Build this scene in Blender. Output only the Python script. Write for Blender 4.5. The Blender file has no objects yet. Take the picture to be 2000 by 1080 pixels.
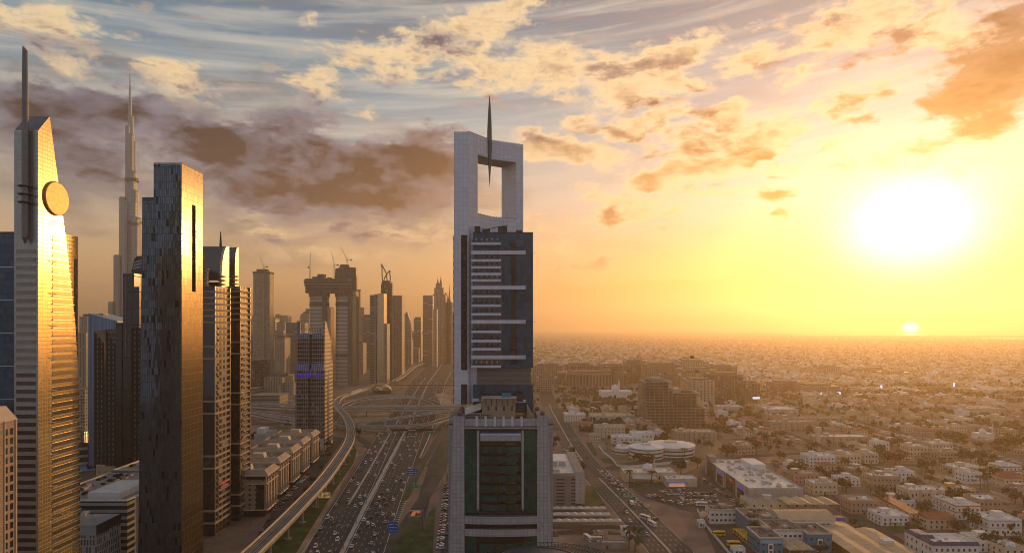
import bpy, math, random
from mathutils import Vector, Matrix
random.seed(7)
R = math.radians
S = bpy.context.scene
COL = S.collection
# ------------------------------------------------------------------ camera
CAMH, F, HY = 130.0, 1250.0, 640.0           # metres up, focal length and horizon row in photo pixels
cam_d = bpy.data.cameras.new('camera'); cam = bpy.data.objects.new('camera', cam_d); COL.objects.link(cam)
cam.location = (0, 0, CAMH); cam.rotation_euler = (R(90), 0, 0)
cam_d.sensor_width = 36; cam_d.lens = 36*F/2000; cam_d.shift_y = (HY-540)/2000
cam_d.clip_start = 0.5; cam_d.clip_end = 60000
S.camera = cam
S.view_settings.view_transform = 'Standard'; S.view_settings.look = 'None'
S.view_settings.exposure = 0.22; S.view_settings.gamma = 1.0
S.render.engine = 'CYCLES'
cy = S.cycles
cy.max_bounces = 5; cy.diffuse_bounces = 2; cy.glossy_bounces = 3; cy.transmission_bounces = 2
cy.transparent_max_bounces = 6; cy.volume_bounces = 1
cy.use_denoising = True; cy.denoiser = 'OPENIMAGEDENOISE'
cy.use_adaptive_sampling = True; cy.adaptive_threshold = 0.01; cy.filter_width = 1.0
cy.sample_clamp_indirect = 6.0; cy.caustics_reflective = False; cy.caustics_refractive = False
# ------------------------------------------------------------------ sun
SUN_AZ, SUN_EL = math.atan2(780, 1250), R(7.0)
sd = Vector((math.sin(SUN_AZ)*math.cos(SUN_EL), math.cos(SUN_AZ)*math.cos(SUN_EL), math.sin(SUN_EL)))
sl = bpy.data.lights.new('sun', 'SUN'); sun = bpy.data.objects.new('sun', sl); COL.objects.link(sun)
sl.energy = 3.3; sl.angle = R(0.6); sl.color = (1.0, 0.53, 0.18)
sun.location = (0, 0, 900); sun.rotation_euler = (-sd).to_track_quat('-Z', 'Y').to_euler()

# ------------------------------------------------------------------ node helper
def srgb(r, g, b):
    f = lambda c: (c/255/12.92) if c/255 <= .04045 else ((c/255+.055)/1.055)**2.4
    return (f(r), f(g), f(b), 1)
class NT:
    """small wrapper: every call makes a node and returns its output socket"""
    def __init__(s, tree): s.t = tree; s.n = tree.nodes; s.l = tree.links
    def put(s, inp, v):
        if isinstance(v, bpy.types.NodeSocket): s.l.new(v, inp)
        elif v is not None:
            try: inp.default_value = v
            except Exception: inp.default_value = v[:3]
    def m(s, op, a, b=None, c=None, clamp=False):
        x = s.n.new('ShaderNodeMath'); x.operation = op; x.use_clamp = clamp
        for i, v in enumerate((a, b, c)):
            if v is not None: s.put(x.inputs[i], v)
        return x.outputs[0]
    def vm(s, op, a, b=None, sc=None):
        x = s.n.new('ShaderNodeVectorMath'); x.operation = op; s.put(x.inputs[0], a)
        if b is not None: s.put(x.inputs[1], b)
        if sc is not None: s.put(x.inputs['Scale'], sc)
        return x.outputs['Value'] if op in ('LENGTH', 'DOT_PRODUCT', 'DISTANCE') else x.outputs['Vector']
    def sep(s, v): x = s.n.new('ShaderNodeSeparateXYZ'); s.put(x.inputs[0], v); return x.outputs
    def xyz(s, a, b, c=0.0):
        x = s.n.new('ShaderNodeCombineXYZ')
        for i, v in enumerate((a, b, c)): s.put(x.inputs[i], v)
        return x.outputs[0]
    def noise(s, v, scale, detail=4.0, rough=.5, col=False, dist=0.0, lac=2.0):
        x = s.n.new('ShaderNodeTexNoise'); s.put(x.inputs['Vector'], v); x.inputs['Scale'].default_value = scale
        x.inputs['Detail'].default_value = detail; x.inputs['Roughness'].default_value = rough
        x.inputs['Distortion'].default_value = dist; x.inputs['Lacunarity'].default_value = lac
        return x.outputs[1] if col else x.outputs[0]
    def white(s, v): x = s.n.new('ShaderNodeTexWhiteNoise'); s.put(x.inputs['Vector'], v); return x.outputs[0]
    def mr(s, v, a, b, c=0.0, d=1.0, smooth=False):
        x = s.n.new('ShaderNodeMapRange'); s.put(x.inputs[0], v)
        if smooth: x.interpolation_type = 'SMOOTHSTEP'
        for i, q in zip((1, 2, 3, 4), (a, b, c, d)): s.put(x.inputs[i], q)
        return x.outputs[0]
    def mix(s, f, a, b, mode='MIX'):
        x = s.n.new('ShaderNodeMix'); x.data_type = 'RGBA'; x.blend_type = mode; x.clamp_factor = True
        s.put(x.inputs[0], f); s.put(x.inputs[6], a); s.put(x.inputs[7], b); return x.outputs[2]
    def ramp(s, v, pts):
        x = s.n.new('ShaderNodeValToRGB'); s.put(x.inputs[0], v); e = x.color_ramp.elements
        e[0].position, e[0].color = pts[0]; e[1].position, e[1].color = pts[-1]
        for p, c in pts[1:-1]: q = e.new(p); q.color = c
        return x.outputs[0]
    def scale(s, c, k): return s.vm('SCALE', c, None, k)
    def blob(s, P, px, py, rx, ry, rot=0):
        """soft elliptical spot round a sky direction, given by its photo pixel"""
        u, v = su(px), sv(px, py)
        mp = s.n.new('ShaderNodeMapping'); mp.vector_type = 'TEXTURE'
        s.put(mp.inputs['Vector'], P)
        mp.inputs['Location'].default_value = (u, v, 0); mp.inputs['Rotation'].default_value = (0, 0, R(rot))
        c = math.cos(u)
        mp.inputs['Scale'].default_value = (rx/F*c*c, ry/F*c, 1)
        g = s.n.new('ShaderNodeTexGradient'); g.gradient_type = 'SPHERICAL'; s.l.new(mp.outputs[0], g.inputs[0])
        return g.outputs['Fac']
def su(px): return math.atan2(px-1000, F)
def sv(px, py): return (HY-py)/F*math.cos(su(px))

# ------------------------------------------------------------------ world: Nishita sky plus clouds by direction
W = bpy.data.worlds.new('World'); S.world = W; W.use_nodes = True
t = NT(W.node_tree); t.n.clear()
tc = t.n.new('ShaderNodeTexCoord').outputs['Generated']
X, Y, Z = t.sep(tc)
u = t.m('ARCTAN2', X, Y)
hl = t.m('SQRT', t.m('ADD', t.m('MULTIPLY', X, X), t.m('MULTIPLY', Y, Y)))
v = t.m('DIVIDE', Z, t.m('MAXIMUM', hl, 0.05))
P0 = t.xyz(u, v)
Q = t.xyz(u, t.m('MULTIPLY', v, 2.0))
w1 = t.vm('SCALE', t.vm('SUBTRACT', t.noise(Q, 7.0, 3, .6, col=True), (.5, .5, .5)), None, 0.13)
w2 = t.vm('SCALE', t.vm('SUBTRACT', t.noise(Q, 26.0, 3, .6, col=True), (.5, .5, .5)), None, 0.035)
wv = t.vm('MULTIPLY', t.vm('ADD', w1, w2), (1.0, .55, 0))
P = t.vm('ADD', P0, wv)
# cloud fields: (px, py, rx, ry, rotation, weight)
LIGHT = [(560,455,150,34,5,.95),(770,450,170,44,-4,1.0),(640,505,220,26,0,.8),(500,410,90,30,0,.9),(1480,470,120,20,0,.6),(1080,300,80,30,10,1.0),(1250,250,90,30,10,1.1),(1460,300,80,26,10,1.2),(1560,240,60,22,0,1.1),(1350,160,70,26,0,1.1),(70,45,210,75,-5,1.30),(140,130,100,35,0,0.80),(200,190,70,40,20,0.60),(350,150,95,45,15,1.00),(615,45,40,20,0,1.00),(610,165,85,48,-15,1.20),
 (690,115,110,45,-5,1.10),(800,140,80,45,-10,0.90),(860,85,190,60,5,1.20),(965,35,130,48,10,1.10),(1030,10,90,22,0,0.80),(960,145,115,70,5,1.25),(1075,130,80,70,10,1.40),
 (1200,140,170,60,10,1.50),(1340,105,120,55,20,1.50),(1470,112,70,55,10,1.50),(1500,45,60,18,0,0.80),(1640,50,150,65,10,1.40),(1770,45,160,75,20,1.20),(1935,130,150,130,-10,1.50),
 (1240,190,140,38,12,1.40),(1400,250,180,48,10,1.40),(1200,247,80,28,0,1.40),(1320,215,80,28,0,1.30),(1430,210,70,24,10,1.20),(1700,185,130,50,15,1.10),(1600,215,90,25,10,0.80),(1850,60,120,50,0,1.00),(1560,150,60,30,10,1.10),(1620,290,90,24,10,0.80),(1820,330,110,26,5,0.70),(1480,260,70,24,10,1.10),(1290,340,80,24,0,1.20),(1420,380,60,20,0,1.00),(1120,230,70,26,0,1.10),(1150,370,60,22,0,1.10),(1090,480,70,20,0,0.70),(1700,240,70,25,0,1.00),
 (1900,260,200,50,10,1.20),(1060,285,100,50,-5,1.50),(1180,310,120,36,0,1.30),(1400,300,150,36,8,1.40),(1330,345,190,38,12,1.40),(1500,330,90,26,5,1.10),(1200,410,95,42,10,1.55),
 (1510,385,58,26,0,1.50),(1530,428,52,20,0,1.25),(1060,440,90,50,0,0.80),(1310,400,120,30,10,1.00),(1130,520,90,24,8,1.10),(1740,320,90,24,0,0.70),(340,190,120,60,0,0.70),(700,215,60,20,0,0.70),(1560,95,60,24,10,0.90)]
DARK = [(1460,305,60,18,10,1.1),(1250,255,60,16,10,1.0),(1350,165,50,16,0,.9),(1390,215,60,18,5,1.0),(1500,130,50,20,0,.8),(1620,50,80,24,10,.7),(700,455,160,26,0,.8),(560,470,100,18,0,.7),(90,85,170,45,-5,0.80),(60,190,170,80,0,1.30),(150,250,200,90,0,1.10),(400,250,200,50,-6,1.65),(560,235,120,36,0,1.45),(460,300,200,40,-4,1.35),(690,300,240,50,-5,1.65),(720,370,240,50,-3,1.55),(640,340,160,40,8,1.15),(830,300,130,85,0,1.85),(620,390,300,60,0,1.35),
 (430,320,170,80,0,1.35),(200,330,200,80,0,0.95),(620,190,55,28,0,1.15),(870,80,90,34,5,1.10),(1110,560,90,20,0,0.30),(1210,145,100,34,10,0.90),(1260,200,90,22,10,0.90),(1190,247,60,18,0,1.00),
 (1400,290,110,26,8,1.00),(1200,412,52,26,10,1.20),(1510,385,50,20,0,1.00),(1530,428,44,14,0,0.60),(1130,520,80,18,8,0.80),(1770,70,110,50,15,1.10),(1940,150,170,130,-5,2.00),(1990,20,120,40,0,1.60),(1880,262,160,32,10,0.90),
 (1700,190,90,30,15,0.80),(1700,240,60,18,0,0.90),(1050,280,70,28,0,0.90),(720,120,50,20,0,0.70),(760,160,60,24,0,0.70),(1650,120,70,20,10,0.70),(1840,210,80,40,0,0.90),(1320,130,70,24,15,0.70),(1060,150,50,24,0,0.50),(1280,300,60,14,0,0.70),(1830,350,80,14,0,0.50),(1290,355,60,14,0,0.60),(1380,250,90,26,10,0.80),(1500,342,40,12,0,0.60),(960,190,60,26,0,0.50),(340,180,90,30,0,0.60),(230,200,120,60,0,1.05)]
def field(lst):
    acc = None
    for b in lst:
        g = t.blob(P, *b[:5])
        acc = t.m('MULTIPLY', g, b[5]) if acc is None else t.m('MULTIPLY_ADD', g, b[5], acc)
    return acc
FL, FD = field(LIGHT), field(DARK)
Qw0 = t.vm('ADD', t.xyz(u, t.m('MULTIPLY', v, 2.6)), t.vm('SCALE', w1, None, .5))
Qw = t.vm('ADD', t.xyz(u, t.m('MULTIPLY', v, 1.9)), t.vm('SCALE', w1, None, .35))
fb = t.noise(Qw, 24.0, 10, .66)
so = (.012*math.sin(.5), .010, 0)
fb2 = t.noise(t.vm('ADD', Qw, (.014, .004, 0)), 16.0, 5, .58)
T = t.m('MULTIPLY_ADD', FL, 1.0, t.m('MULTIPLY_ADD', fb, 3.0, -1.75))       # cloud thickness
lowv = t.mr(v, 0.0, .10, 0.0, 1.0, True)
T = t.m('MULTIPLY', T, lowv)
aL = t.mr(T, -0.05, 0.85, 0, 1, True)
D = t.m('MULTIPLY_ADD', FD, 1.15, t.m('MULTIPLY_ADD', fb, 3.4, -1.95))
aD = t.mr(D, -0.1, 0.95, 0, 1, True)
fb3 = t.noise(t.vm('ADD', Qw, (.032, .022, 0)), 16.0, 3, .5)
fb4 = t.noise(Qw, 16.0, 3, .5)
relief = t.mr(t.m('ADD', t.m('MULTIPLY', t.m('SUBTRACT', fb, fb2), .8), t.m('SUBTRACT', fb4, fb3)), -.22, .22, 0, 1)
# angular position relative to the sun glow
def glow(px, py, rx, ry): return t.blob(P0, px, py, rx, ry)
gW = glow(1780, 470, 1500, 620)      # wide warm field
gM = glow(1780, 420, 520, 330)
gC = glow(1780, 452, 270, 180)
gH = glow(1740, 610, 800, 190)       # saturated yellow over the horizon
# clear sky behind the clouds
base = t.ramp(t.mr(v, -0.02, .52), [(0.0, srgb(206,152,104)), (.10, srgb(232,180,120)), (.24, srgb(224,188,142)), (.42, srgb(190,186,178)), (.62, srgb(146,170,180)), (.82, srgb(100,134,154)), (1.0, srgb(64,100,128))])
west = t.ramp(t.mr(v, -0.02, .52), [(0.0, srgb(166,76,2)), (.09, srgb(188,100,4)), (.17, srgb(200,134,30)), (.26, srgb(176,160,128)), (.38, srgb(160,178,188)), (.6, srgb(122,156,182)), (1.0, srgb(76,104,130))])
base = t.mix(t.mr(u, -.15, .5, 0, 1, True), base, west)
back = t.ramp(t.mr(v, -0.02, 1.2), [(0.0, srgb(128,128,142)), (.25, srgb(150,158,176)), (.6, srgb(120,138,168)), (1.0, srgb(84,106,140))])
base = t.mix(t.mr(t.m('ABSOLUTE', t.m('SUBTRACT', u, .1)), .85, 1.5, 0, 1, True), base, back)
veil = t.m('MAXIMUM', t.m('MAXIMUM', t.blob(P, 470, 320, 620, 230, -5), t.blob(P, 120, 260, 330, 230, 0)), t.blob(P, 800, 370, 300, 150, 0))
veil = t.m('MULTIPLY', t.mr(t.m('MULTIPLY_ADD', t.noise(Qw0, 7.0, 6, .6), 1.6, t.m('ADD', veil, -1.05)), -.25, .5, 0, 1, True), .9)
base = t.mix(veil, base, t.mix(t.mr(t.noise(Qw0, 13.0, 5, .6), .35, .65), srgb(66,72,90), srgb(158,142,134)))
# thin high streaks
st = t.noise(t.xyz(t.m('MULTIPLY', u, 1.1), t.m('MULTIPLY_ADD', u, -1.2, t.m('MULTIPLY', v, 13.0))), 3.2, 5, .55, dist=.4)
base = t.mix(t.m('MULTIPLY', t.mr(st, .40, .72, 0, 1, True), t.mr(v, .10, .3, 0, .55)), base, srgb(222,214,196))
base = t.mix(t.m('MULTIPLY', t.mr(st, .50, .28, 0, 1, True), t.mr(v, .18, .4, 0, .5)), base, srgb(98,116,134))
nish = t.n.new('ShaderNodeTexSky'); nish.sky_type = 'NISHITA'; nish.sun_disc = False
nish.sun_elevation = SUN_EL; nish.sun_rotation = SUN_AZ; nish.dust_density = 3.0; nish.altitude = 130
base = t.mix(0.12, base, t.scale(nish.outputs[0], .10))
# lit cloud and shaded cloud colours, warmer towards the sun
near = t.mr(gW, .0, .75, 0, 1)
litc = t.mix(near, srgb(250,218,168), srgb(244,216,170))
litd = t.mix(near, srgb(130,112,100), srgb(176,128,62))
thick = t.mr(T, .45, 1.7, 0, 1, True)
lit = t.mix(t.m('MULTIPLY', t.m('SUBTRACT', 1.25, relief), thick, clamp=True), litc, litd)
drk = t.mix(near, srgb(8,14,38), srgb(62,36,8))
drk2 = t.mix(near, srgb(138,138,156), srgb(166,112,44))
fine = t.noise(Qw, 40.0, 6, .6)
dth = t.mr(t.m('MULTIPLY_ADD', fine, 1.4, D), .6, 3.2, 0, 1)
dk = t.mix(t.m('MULTIPLY', t.m('MULTIPLY_ADD', relief, -1.1, 1.9), dth, clamp=True), drk2, drk)
c = t.mix(t.m('MULTIPLY', aL, .93), base, lit)
c = t.mix(t.m('MULTIPLY', aD, t.mr(gC, 0, .4, 1.0, 0)), c, dk)
# low bank of thin cloud over the horizon
bk = t.noise(t.xyz(t.m('MULTIPLY', u, 1.0), t.m('MULTIPLY', v, 9.0)), 5.0, 5, .6)
band = t.m('MULTIPLY', t.blob(t.vm('ADD', P0, t.vm('SCALE', wv, None, .35)), 1330, 592, 420, 50, 0), 1.2)
c = t.mix(t.m('MULTIPLY', t.mr(t.m('MULTIPLY_ADD', bk, .9, band), .50, .85, 0, 1, True), .75), c, t.mix(near, srgb(168,120,84), srgb(206,124,26)))
# glow round the sun
c = t.vm('ADD', c, t.scale(t.ramp(gH, [(0, (0,0,0,1)), (1, (1.0, .44, .0, 1))]), .9))
c = t.vm('ADD', c, t.scale(t.ramp(gM, [(0, (0,0,0,1)), (.5, (.16,.12,.05,1)), (1, (1.0, .80, .42, 1))]), .04))
core = t.m('POWER', t.mr(gC, .0, .85, 0, 1, True), 2.2)
c = t.vm('ADD', c, t.scale(t.ramp(core, [(0, (0,0,0,1)), (1, (1, .78, .44, 1))]), 3.2))
gS = t.m('POWER', glow(1785, 390, 420, 250), 2.0)
c = t.vm('ADD', c, t.scale(t.ramp(gS, [(0, (0,0,0,1)), (1, (1, .84, .55, 1))]), .2))
disc = t.mr(t.blob(P0, 1778, 640, 26, 16), .1, .7, 0, 1, True)
c = t.vm('ADD', c, t.scale(t.mix(disc, (0,0,0,1), (1,.80,.45,1)), 70.0))
bg = t.n.new('ShaderNodeBackground'); bg.inputs[1].default_value = 0.10
t.put(bg.inputs[0], t.scale(c, 10.0))
out = t.n.new('ShaderNodeOutputWorld'); t.l.new(bg.outputs[0], out.inputs[0])
W.cycles.sampling_method = 'MANUAL'; W.cycles.sample_map_resolution = 512
# ------------------------------------------------------------------ mesh builder and tags
def smooth(o):
    for p in o.data.polygons: p.use_smooth = True
class MB:
    """collects shapes, builds them as ONE mesh object"""
    def __init__(s): s.v = []; s.f = []; s.mi = []; s.cur = 0
    def mat(s, i): s.cur = i; return s
    def add(s, vs, fs):
        n = len(s.v); s.v += [tuple(q) for q in vs]
        for f in fs: s.f.append([n+i for i in f]); s.mi.append(s.cur)
        return s
    def box(s, cx, cy, cz, sx, sy, sz, rz=0):
        c, n = math.cos(rz), math.sin(rz); vs = []
        for z in (-1, 1):
            for x, y in ((-1,-1),(1,-1),(1,1),(-1,1)):
                a, b = x*sx/2, y*sy/2; vs.append((cx+a*c-b*n, cy+a*n+b*c, cz+z*sz/2))
        return s.add(vs, [(3,2,1,0),(4,5,6,7),(0,1,5,4),(1,2,6,5),(2,3,7,6),(3,0,4,7)])
    def bx(s, x0, x1, y0, y1, z0, z1): return s.box((x0+x1)/2, (y0+y1)/2, (z0+z1)/2, abs(x1-x0), abs(y1-y0), abs(z1-z0))
    def prism(s, poly, z0, z1, top=None, cap=True):
        """poly: counter-clockwise (x, y); z1 may be a list of heights"""
        n = len(poly); tp = top or poly
        zs = z1 if isinstance(z1, (list, tuple)) else [z1]*n
        vs = [(x, y, z0) for x, y in poly]+[(x, y, z) for (x, y), z in zip(tp, zs)]
        fs = [(i, (i+1) % n, n+(i+1) % n, n+i) for i in range(n)]
        if cap: fs += [tuple(range(n-1, -1, -1)), tuple(range(n, 2*n))]
        return s.add(vs, fs)
    def ex(s, prof, axis, a, b):
        """extrude a profile: axis 'y' profile in (x,z); axis 'x' profile in (y,z)"""
        n = len(prof)
        if axis == 'y': vs = [(p, a, q) for p, q in prof]+[(p, b, q) for p, q in prof]
        else: vs = [(a, p, q) for p, q in prof]+[(b, p, q) for p, q in prof]
        fs = [(i, (i+1) % n, n+(i+1) % n, n+i) for i in range(n)]+[tuple(range(n-1, -1, -1)), tuple(range(n, 2*n))]
        if axis == 'x': fs = [tuple(reversed(f)) for f in fs] if a > b else fs
        return s.add(vs, fs)
    def tube(s, a, b, r0, r1=None, n=6, caps=True):
        a, b = Vector(a), Vector(b); r1 = r0 if r1 is None else r1
        d = (b-a).normalized(); e = d.orthogonal().normalized(); g = d.cross(e); vs = []
        for c, r in ((a, r0), (b, r1)):
            for i in range(n):
                w = 2*math.pi*i/n; vs.append(c+e*math.cos(w)*r+g*math.sin(w)*r)
        fs = [(i, (i+1) % n, n+(i+1) % n, n+i) for i in range(n)]
        if caps: fs += [tuple(range(n-1, -1, -1)), tuple(range(n, 2*n))]
        return s.add(vs, fs)
    def lathe(s, cx, cy, prof, n=16, sx=1, sy=1, a0=0, a1=2*math.pi):
        """prof: list of (r, z)"""
        full = abs(a1-a0-2*math.pi) < 1e-6; k = n if full else n+1; vs = []
        for r, z in prof:
            for i in range(k):
                w = a0+(a1-a0)*i/n; vs.append((cx+math.cos(w)*r*sx, cy+math.sin(w)*r*sy, z))
        fs = []
        for j in range(len(prof)-1):
            for i in range(n):
                i2 = (i+1) % k; fs.append((j*k+i, j*k+i2, (j+1)*k+i2, (j+1)*k+i))
        if prof[-1][0] > .01: fs.append(tuple((len(prof)-1)*k+i for i in range(k)))
        if prof[0][0] > .01: fs.append(tuple(i for i in range(k-1, -1, -1)))
        return s.add(vs, fs)
    def ribbon(s, pts, w, h=None, z=0.0):
        """flat strip (or slab of thickness h) along 3-D points"""
        n = len(pts); L = []; Rr = []
        for i in range(n):
            a = Vector(pts[max(i-1, 0)]); b = Vector(pts[min(i+1, n-1)]); d = (b-a); d.z = 0; d.normalize()
            nn = Vector((-d.y, d.x, 0)); p = Vector(pts[i]); p.z += z
            ww = w[i] if isinstance(w, (list, tuple)) else w
            L.append(p+nn*ww/2); Rr.append(p-nn*ww/2)
        if h is None:
            vs = []
            for a, b in zip(L, Rr): vs += [a, b]
            return s.add(vs, [(2*i, 2*i+1, 2*i+3, 2*i+2) for i in range(n-1)])
        vs = []
        dn = Vector((0, 0, -h))
        for a, b in zip(L, Rr): vs += [a, b, b+dn, a+dn]
        fs = []
        for i in range(n-1):
            o, p = 4*i, 4*i+4
            fs += [(o, o+1, p+1, p), (o+1, o+2, p+2, p+1), (o+2, o+3, p+3, p+2), (o+3, o, p, p+3)]
        fs += [(3, 2, 1, 0), (4*n-4, 4*n-3, 4*n-2, 4*n-1)]
        return s.add(vs, fs)
    def build(s, name, mat, parent=None, loc=None, sm=False):
        me = bpy.data.meshes.new(name); me.from_pydata(s.v, [], s.f)
        for m_ in (mat if isinstance(mat, (list, tuple)) else [mat]): me.materials.append(m_)
        if any(s.mi): me.polygons.foreach_set('material_index', s.mi)
        if sm: me.polygons.foreach_set('use_smooth', [True]*len(s.f))
        me.update(); o = bpy.data.objects.new(name, me); COL.objects.link(o)
        if loc: o.location = loc
        if parent: o.parent = parent
        return o
def tag(o, label, cat, group=None):
    o['label'] = label; o['category'] = cat
    if group: o['group'] = group
    return o
def thing(name, label, cat, loc=(0,0,0), rz=0, group=None):
    o = bpy.data.objects.new(name, None); COL.objects.link(o); o.empty_display_size = 2
    o.location = loc; o.rotation_euler = (0, 0, rz); return tag(o, label, cat, group)
def struct(o): o['kind'] = 'structure'; return o
def dup(src, loc, rz=0, label=None, group=None, sc=None):
    r = src.copy(); COL.objects.link(r); r.location = loc; r.rotation_euler = (0, 0, rz)
    if label: r['label'] = label
    if group: r['group'] = group
    if sc: r.scale = sc if isinstance(sc, tuple) else (sc,)*3
    for ch in src.children:
        c = ch.copy(); COL.objects.link(c); c.parent = r
        for g in ch.children: d = g.copy(); COL.objects.link(d); d.parent = c
    return r
def G(px, py, z=0.0):
    """world point on the level z under a photo pixel"""
    y = F*(CAMH-z)/(py-HY); return Vector(((px-1000)/F*y, y, z))
def D_(px, d): return (px-1000)/F*d             # x at distance d
def ZZ(py, d): return CAMH+(HY-py)/F*d          # height at distance d

# ------------------------------------------------------------------ materials
def mat_new(name):
    m = bpy.data.materials.new(name); m.use_nodes = True; n = m.node_tree; n.nodes.clear(); k = NT(n)
    b = k.n.new('ShaderNodeBsdfPrincipled'); o = k.n.new('ShaderNodeOutputMaterial'); k.l.new(b.outputs[0], o.inputs[0])
    return m, k, b
def plain(name, col, rough=.7, metal=0.0, var=.12, sc=.15, bump=0, spec=.3):
    m, k, b = mat_new(name); tcn = k.n.new('ShaderNodeTexCoord').outputs['Object']
    n = k.noise(tcn, sc, 6, .6); c = tuple(col)+((1,) if len(col) == 3 else ())
    lo = tuple(q*(1-var*1.6) for q in c[:3])+(1,); hi = tuple(min(1, q*(1+var)) for q in c[:3])+(1,)
    k.put(b.inputs['Base Color'], k.mix(k.mr(n, .3, .7), lo, hi))
    b.inputs['Roughness'].default_value = rough; b.inputs['Metallic'].default_value = metal
    b.inputs['Specular IOR Level'].default_value = spec
    if bump:
        bp = k.n.new('ShaderNodeBump'); bp.inputs['Strength'].default_value = bump; k.put(bp.inputs['Height'], k.noise(tcn, sc*8, 4)); k.l.new(bp.outputs[0], b.inputs['Normal'])
    return m
def facade(name, wall, glass, fh=3.6, bw=3.0, wf=.5, hf=.55, wrough=.6, grough=.12, gmetal=.0, wmetal=0.0, gvar=.5, jitter=0.0,
           z0=0.0, u0=0.0, blind=.15, blindc=(.35,.32,.27), spec=.8, roof=None, lit=0.0, wvar=.12, mull=0.0, tilt=.0):
    """wall with window openings laid out on the wall's own metres; wf,hf = share of the bay that is glass"""
    m, k, b = mat_new(name); tx = k.n.new('ShaderNodeTexCoord'); x, y, z = k.sep(tx.outputs['Object'])
    nx, ny, nz = k.sep(tx.outputs['Normal'])
    side = k.m('GREATER_THAN', k.m('ABSOLUTE', nx), k.m('ABSOLUTE', ny))
    uu = k.m('ADD', k.m('MULTIPLY', side, y), k.m('MULTIPLY', k.m('SUBTRACT', 1.0, side), x))
    uu = k.m('ADD', uu, u0+1000*bw); zz = k.m('ADD', z, 100*fh-z0)
    row = k.m('FLOOR', k.m('DIVIDE', zz, fh)); fz = k.m('FRACT', k.m('DIVIDE', zz, fh))
    if jitter: uu = k.m('ADD', uu, k.m('MULTIPLY', k.white(k.xyz(row, 3.3, side)), jitter*bw))
    col = k.m('FLOOR', k.m('DIVIDE', uu, bw)); fu = k.m('FRACT', k.m('DIVIDE', uu, bw))
    wz = k.m('LESS_THAN', k.m('ABSOLUTE', k.m('SUBTRACT', fz, .5)), hf/2) if hf < 1 else 1.0
    wu = k.m('LESS_THAN', k.m('ABSOLUTE', k.m('SUBTRACT', fu, .5)), wf/2) if wf < 1 else 1.0
    win = k.m('MULTIPLY', wz, wu) if not (wz == 1.0 and wu == 1.0) else 1.0
    horiz = k.m('LESS_THAN', k.m('ABSOLUTE', nz), .6)
    win = k.m('MULTIPLY', win, horiz)
    rnd = k.white(k.xyz(col, row, side)); rnd2 = k.white(k.xyz(row, col, 7.7))
    g3 = tuple(glass[:3])
    gl = k.mix(rnd, tuple(q*(1-gvar) for q in g3)+(1,), tuple(min(1, q*(1+gvar)) for q in g3)+(1,))
    if blind: gl = k.mix(k.m('LESS_THAN', rnd2, blind), gl, tuple(blindc)+(1,))
    nn = k.noise(tx.outputs['Object'], .08, 5, .6)
    w3 = tuple(wall[:3])
    wl = k.mix(k.mr(nn, .3, .7), tuple(q*(1-wvar) for q in w3)+(1,), tuple(min(1, q*(1+wvar)) for q in w3)+(1,))
    if roof is not None: wl = k.mix(k.m('SUBTRACT', 1.0, horiz), wl, k.mix(k.mr(k.noise(tx.outputs['Object'], .25, 6, .7), .35, .65), tuple(q*.6 for q in roof[:3])+(1,), tuple(roof[:3])+(1,)))
    if mull:
        ed = k.m('LESS_THAN', k.m('MINIMUM', k.m('MULTIPLY', fu, bw), k.m('MULTIPLY', fz, fh)), mull)
        gl = k.mix(ed, gl, tuple(q*.35 for q in g3)+(1,))
    k.put(b.inputs['Base Color'], k.mix(win, wl, gl))
    k.put(b.inputs['Roughness'], k.mr(win, 0, 1, wrough, grough)); k.put(b.inputs['Metallic'], k.mr(win, 0, 1, wmetal, gmetal))
    k.put(b.inputs['Specular IOR Level'], k.mr(win, 0, 1, .3, spec))
    bp = k.n.new('ShaderNodeBump'); bp.inputs['Strength'].default_value = .5; bp.inputs['Distance'].default_value = .25
    k.put(bp.inputs['Height'], k.m('ADD', k.m('MULTIPLY', k.m('SUBTRACT', 1.0, win), 1.0), k.m('MULTIPLY', k.m('MULTIPLY', rnd, fu), tilt)) if tilt else k.m('SUBTRACT', 1.0, win))
    k.l.new(bp.outputs[0], b.inputs['Normal'])
    if lit:
        e = k.m('MULTIPLY', k.m('GREATER_THAN', k.white(k.xyz(col, row, 1.3)), 1-lit), win)
        b.inputs['Emission Color'].default_value = (1, .72, .35, 1); k.put(b.inputs['Emission Strength'], k.m('MULTIPLY', e, .5))
    return m
# ------------------------------------------------------------------ shared materials
M = {}
M['asphalt'] = plain('asphalt', (.045,.043,.043), .85, var=.25, sc=.03)
M['asphalt2'] = plain('asphalt_worn', (.075,.066,.058), .9, var=.25, sc=.03)
M['mark'] = plain('road_paint', (.7,.68,.62), .7)
M['pave'] = plain('pink_paving', (.22,.14,.11), .85, var=.2, sc=.05)
M['kerb'] = plain('kerb_concrete', (.42,.38,.33), .8)
M['grass'] = plain('lawn', (.045,.075,.018), .9, var=.45, sc=.12)
M['sandy'] = plain('bare_sand', (.36,.25,.16), .95, var=.3, sc=.04)
M['conc'] = plain('concrete', (.34,.29,.24), .8, var=.2, sc=.1)
M['concd'] = plain('dark_concrete', (.16,.13,.11), .85, var=.25, sc=.1)
M['concw'] = plain('pale_concrete', (.5,.45,.39), .8, var=.15, sc=.1)
M['white'] = plain('white_render', (.80,.75,.68), .75, var=.10, sc=.2)
M['cream'] = plain('cream_render', (.68,.54,.38), .8, var=.12, sc=.2)
M['beige'] = plain('beige_render', (.46,.34,.23), .8, var=.15, sc=.2)
M['pinkw'] = plain('pink_render', (.50,.32,.23), .8, var=.12, sc=.2)
M['yellow'] = plain('yellow_render', (.62,.36,.06), .8, var=.12, sc=.2)
M['navy'] = plain('navy_tile', (.03,.04,.10), .5)
M['redt'] = plain('red_tile', (.30,.09,.045), .7, var=.2, sc=.5)
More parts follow.
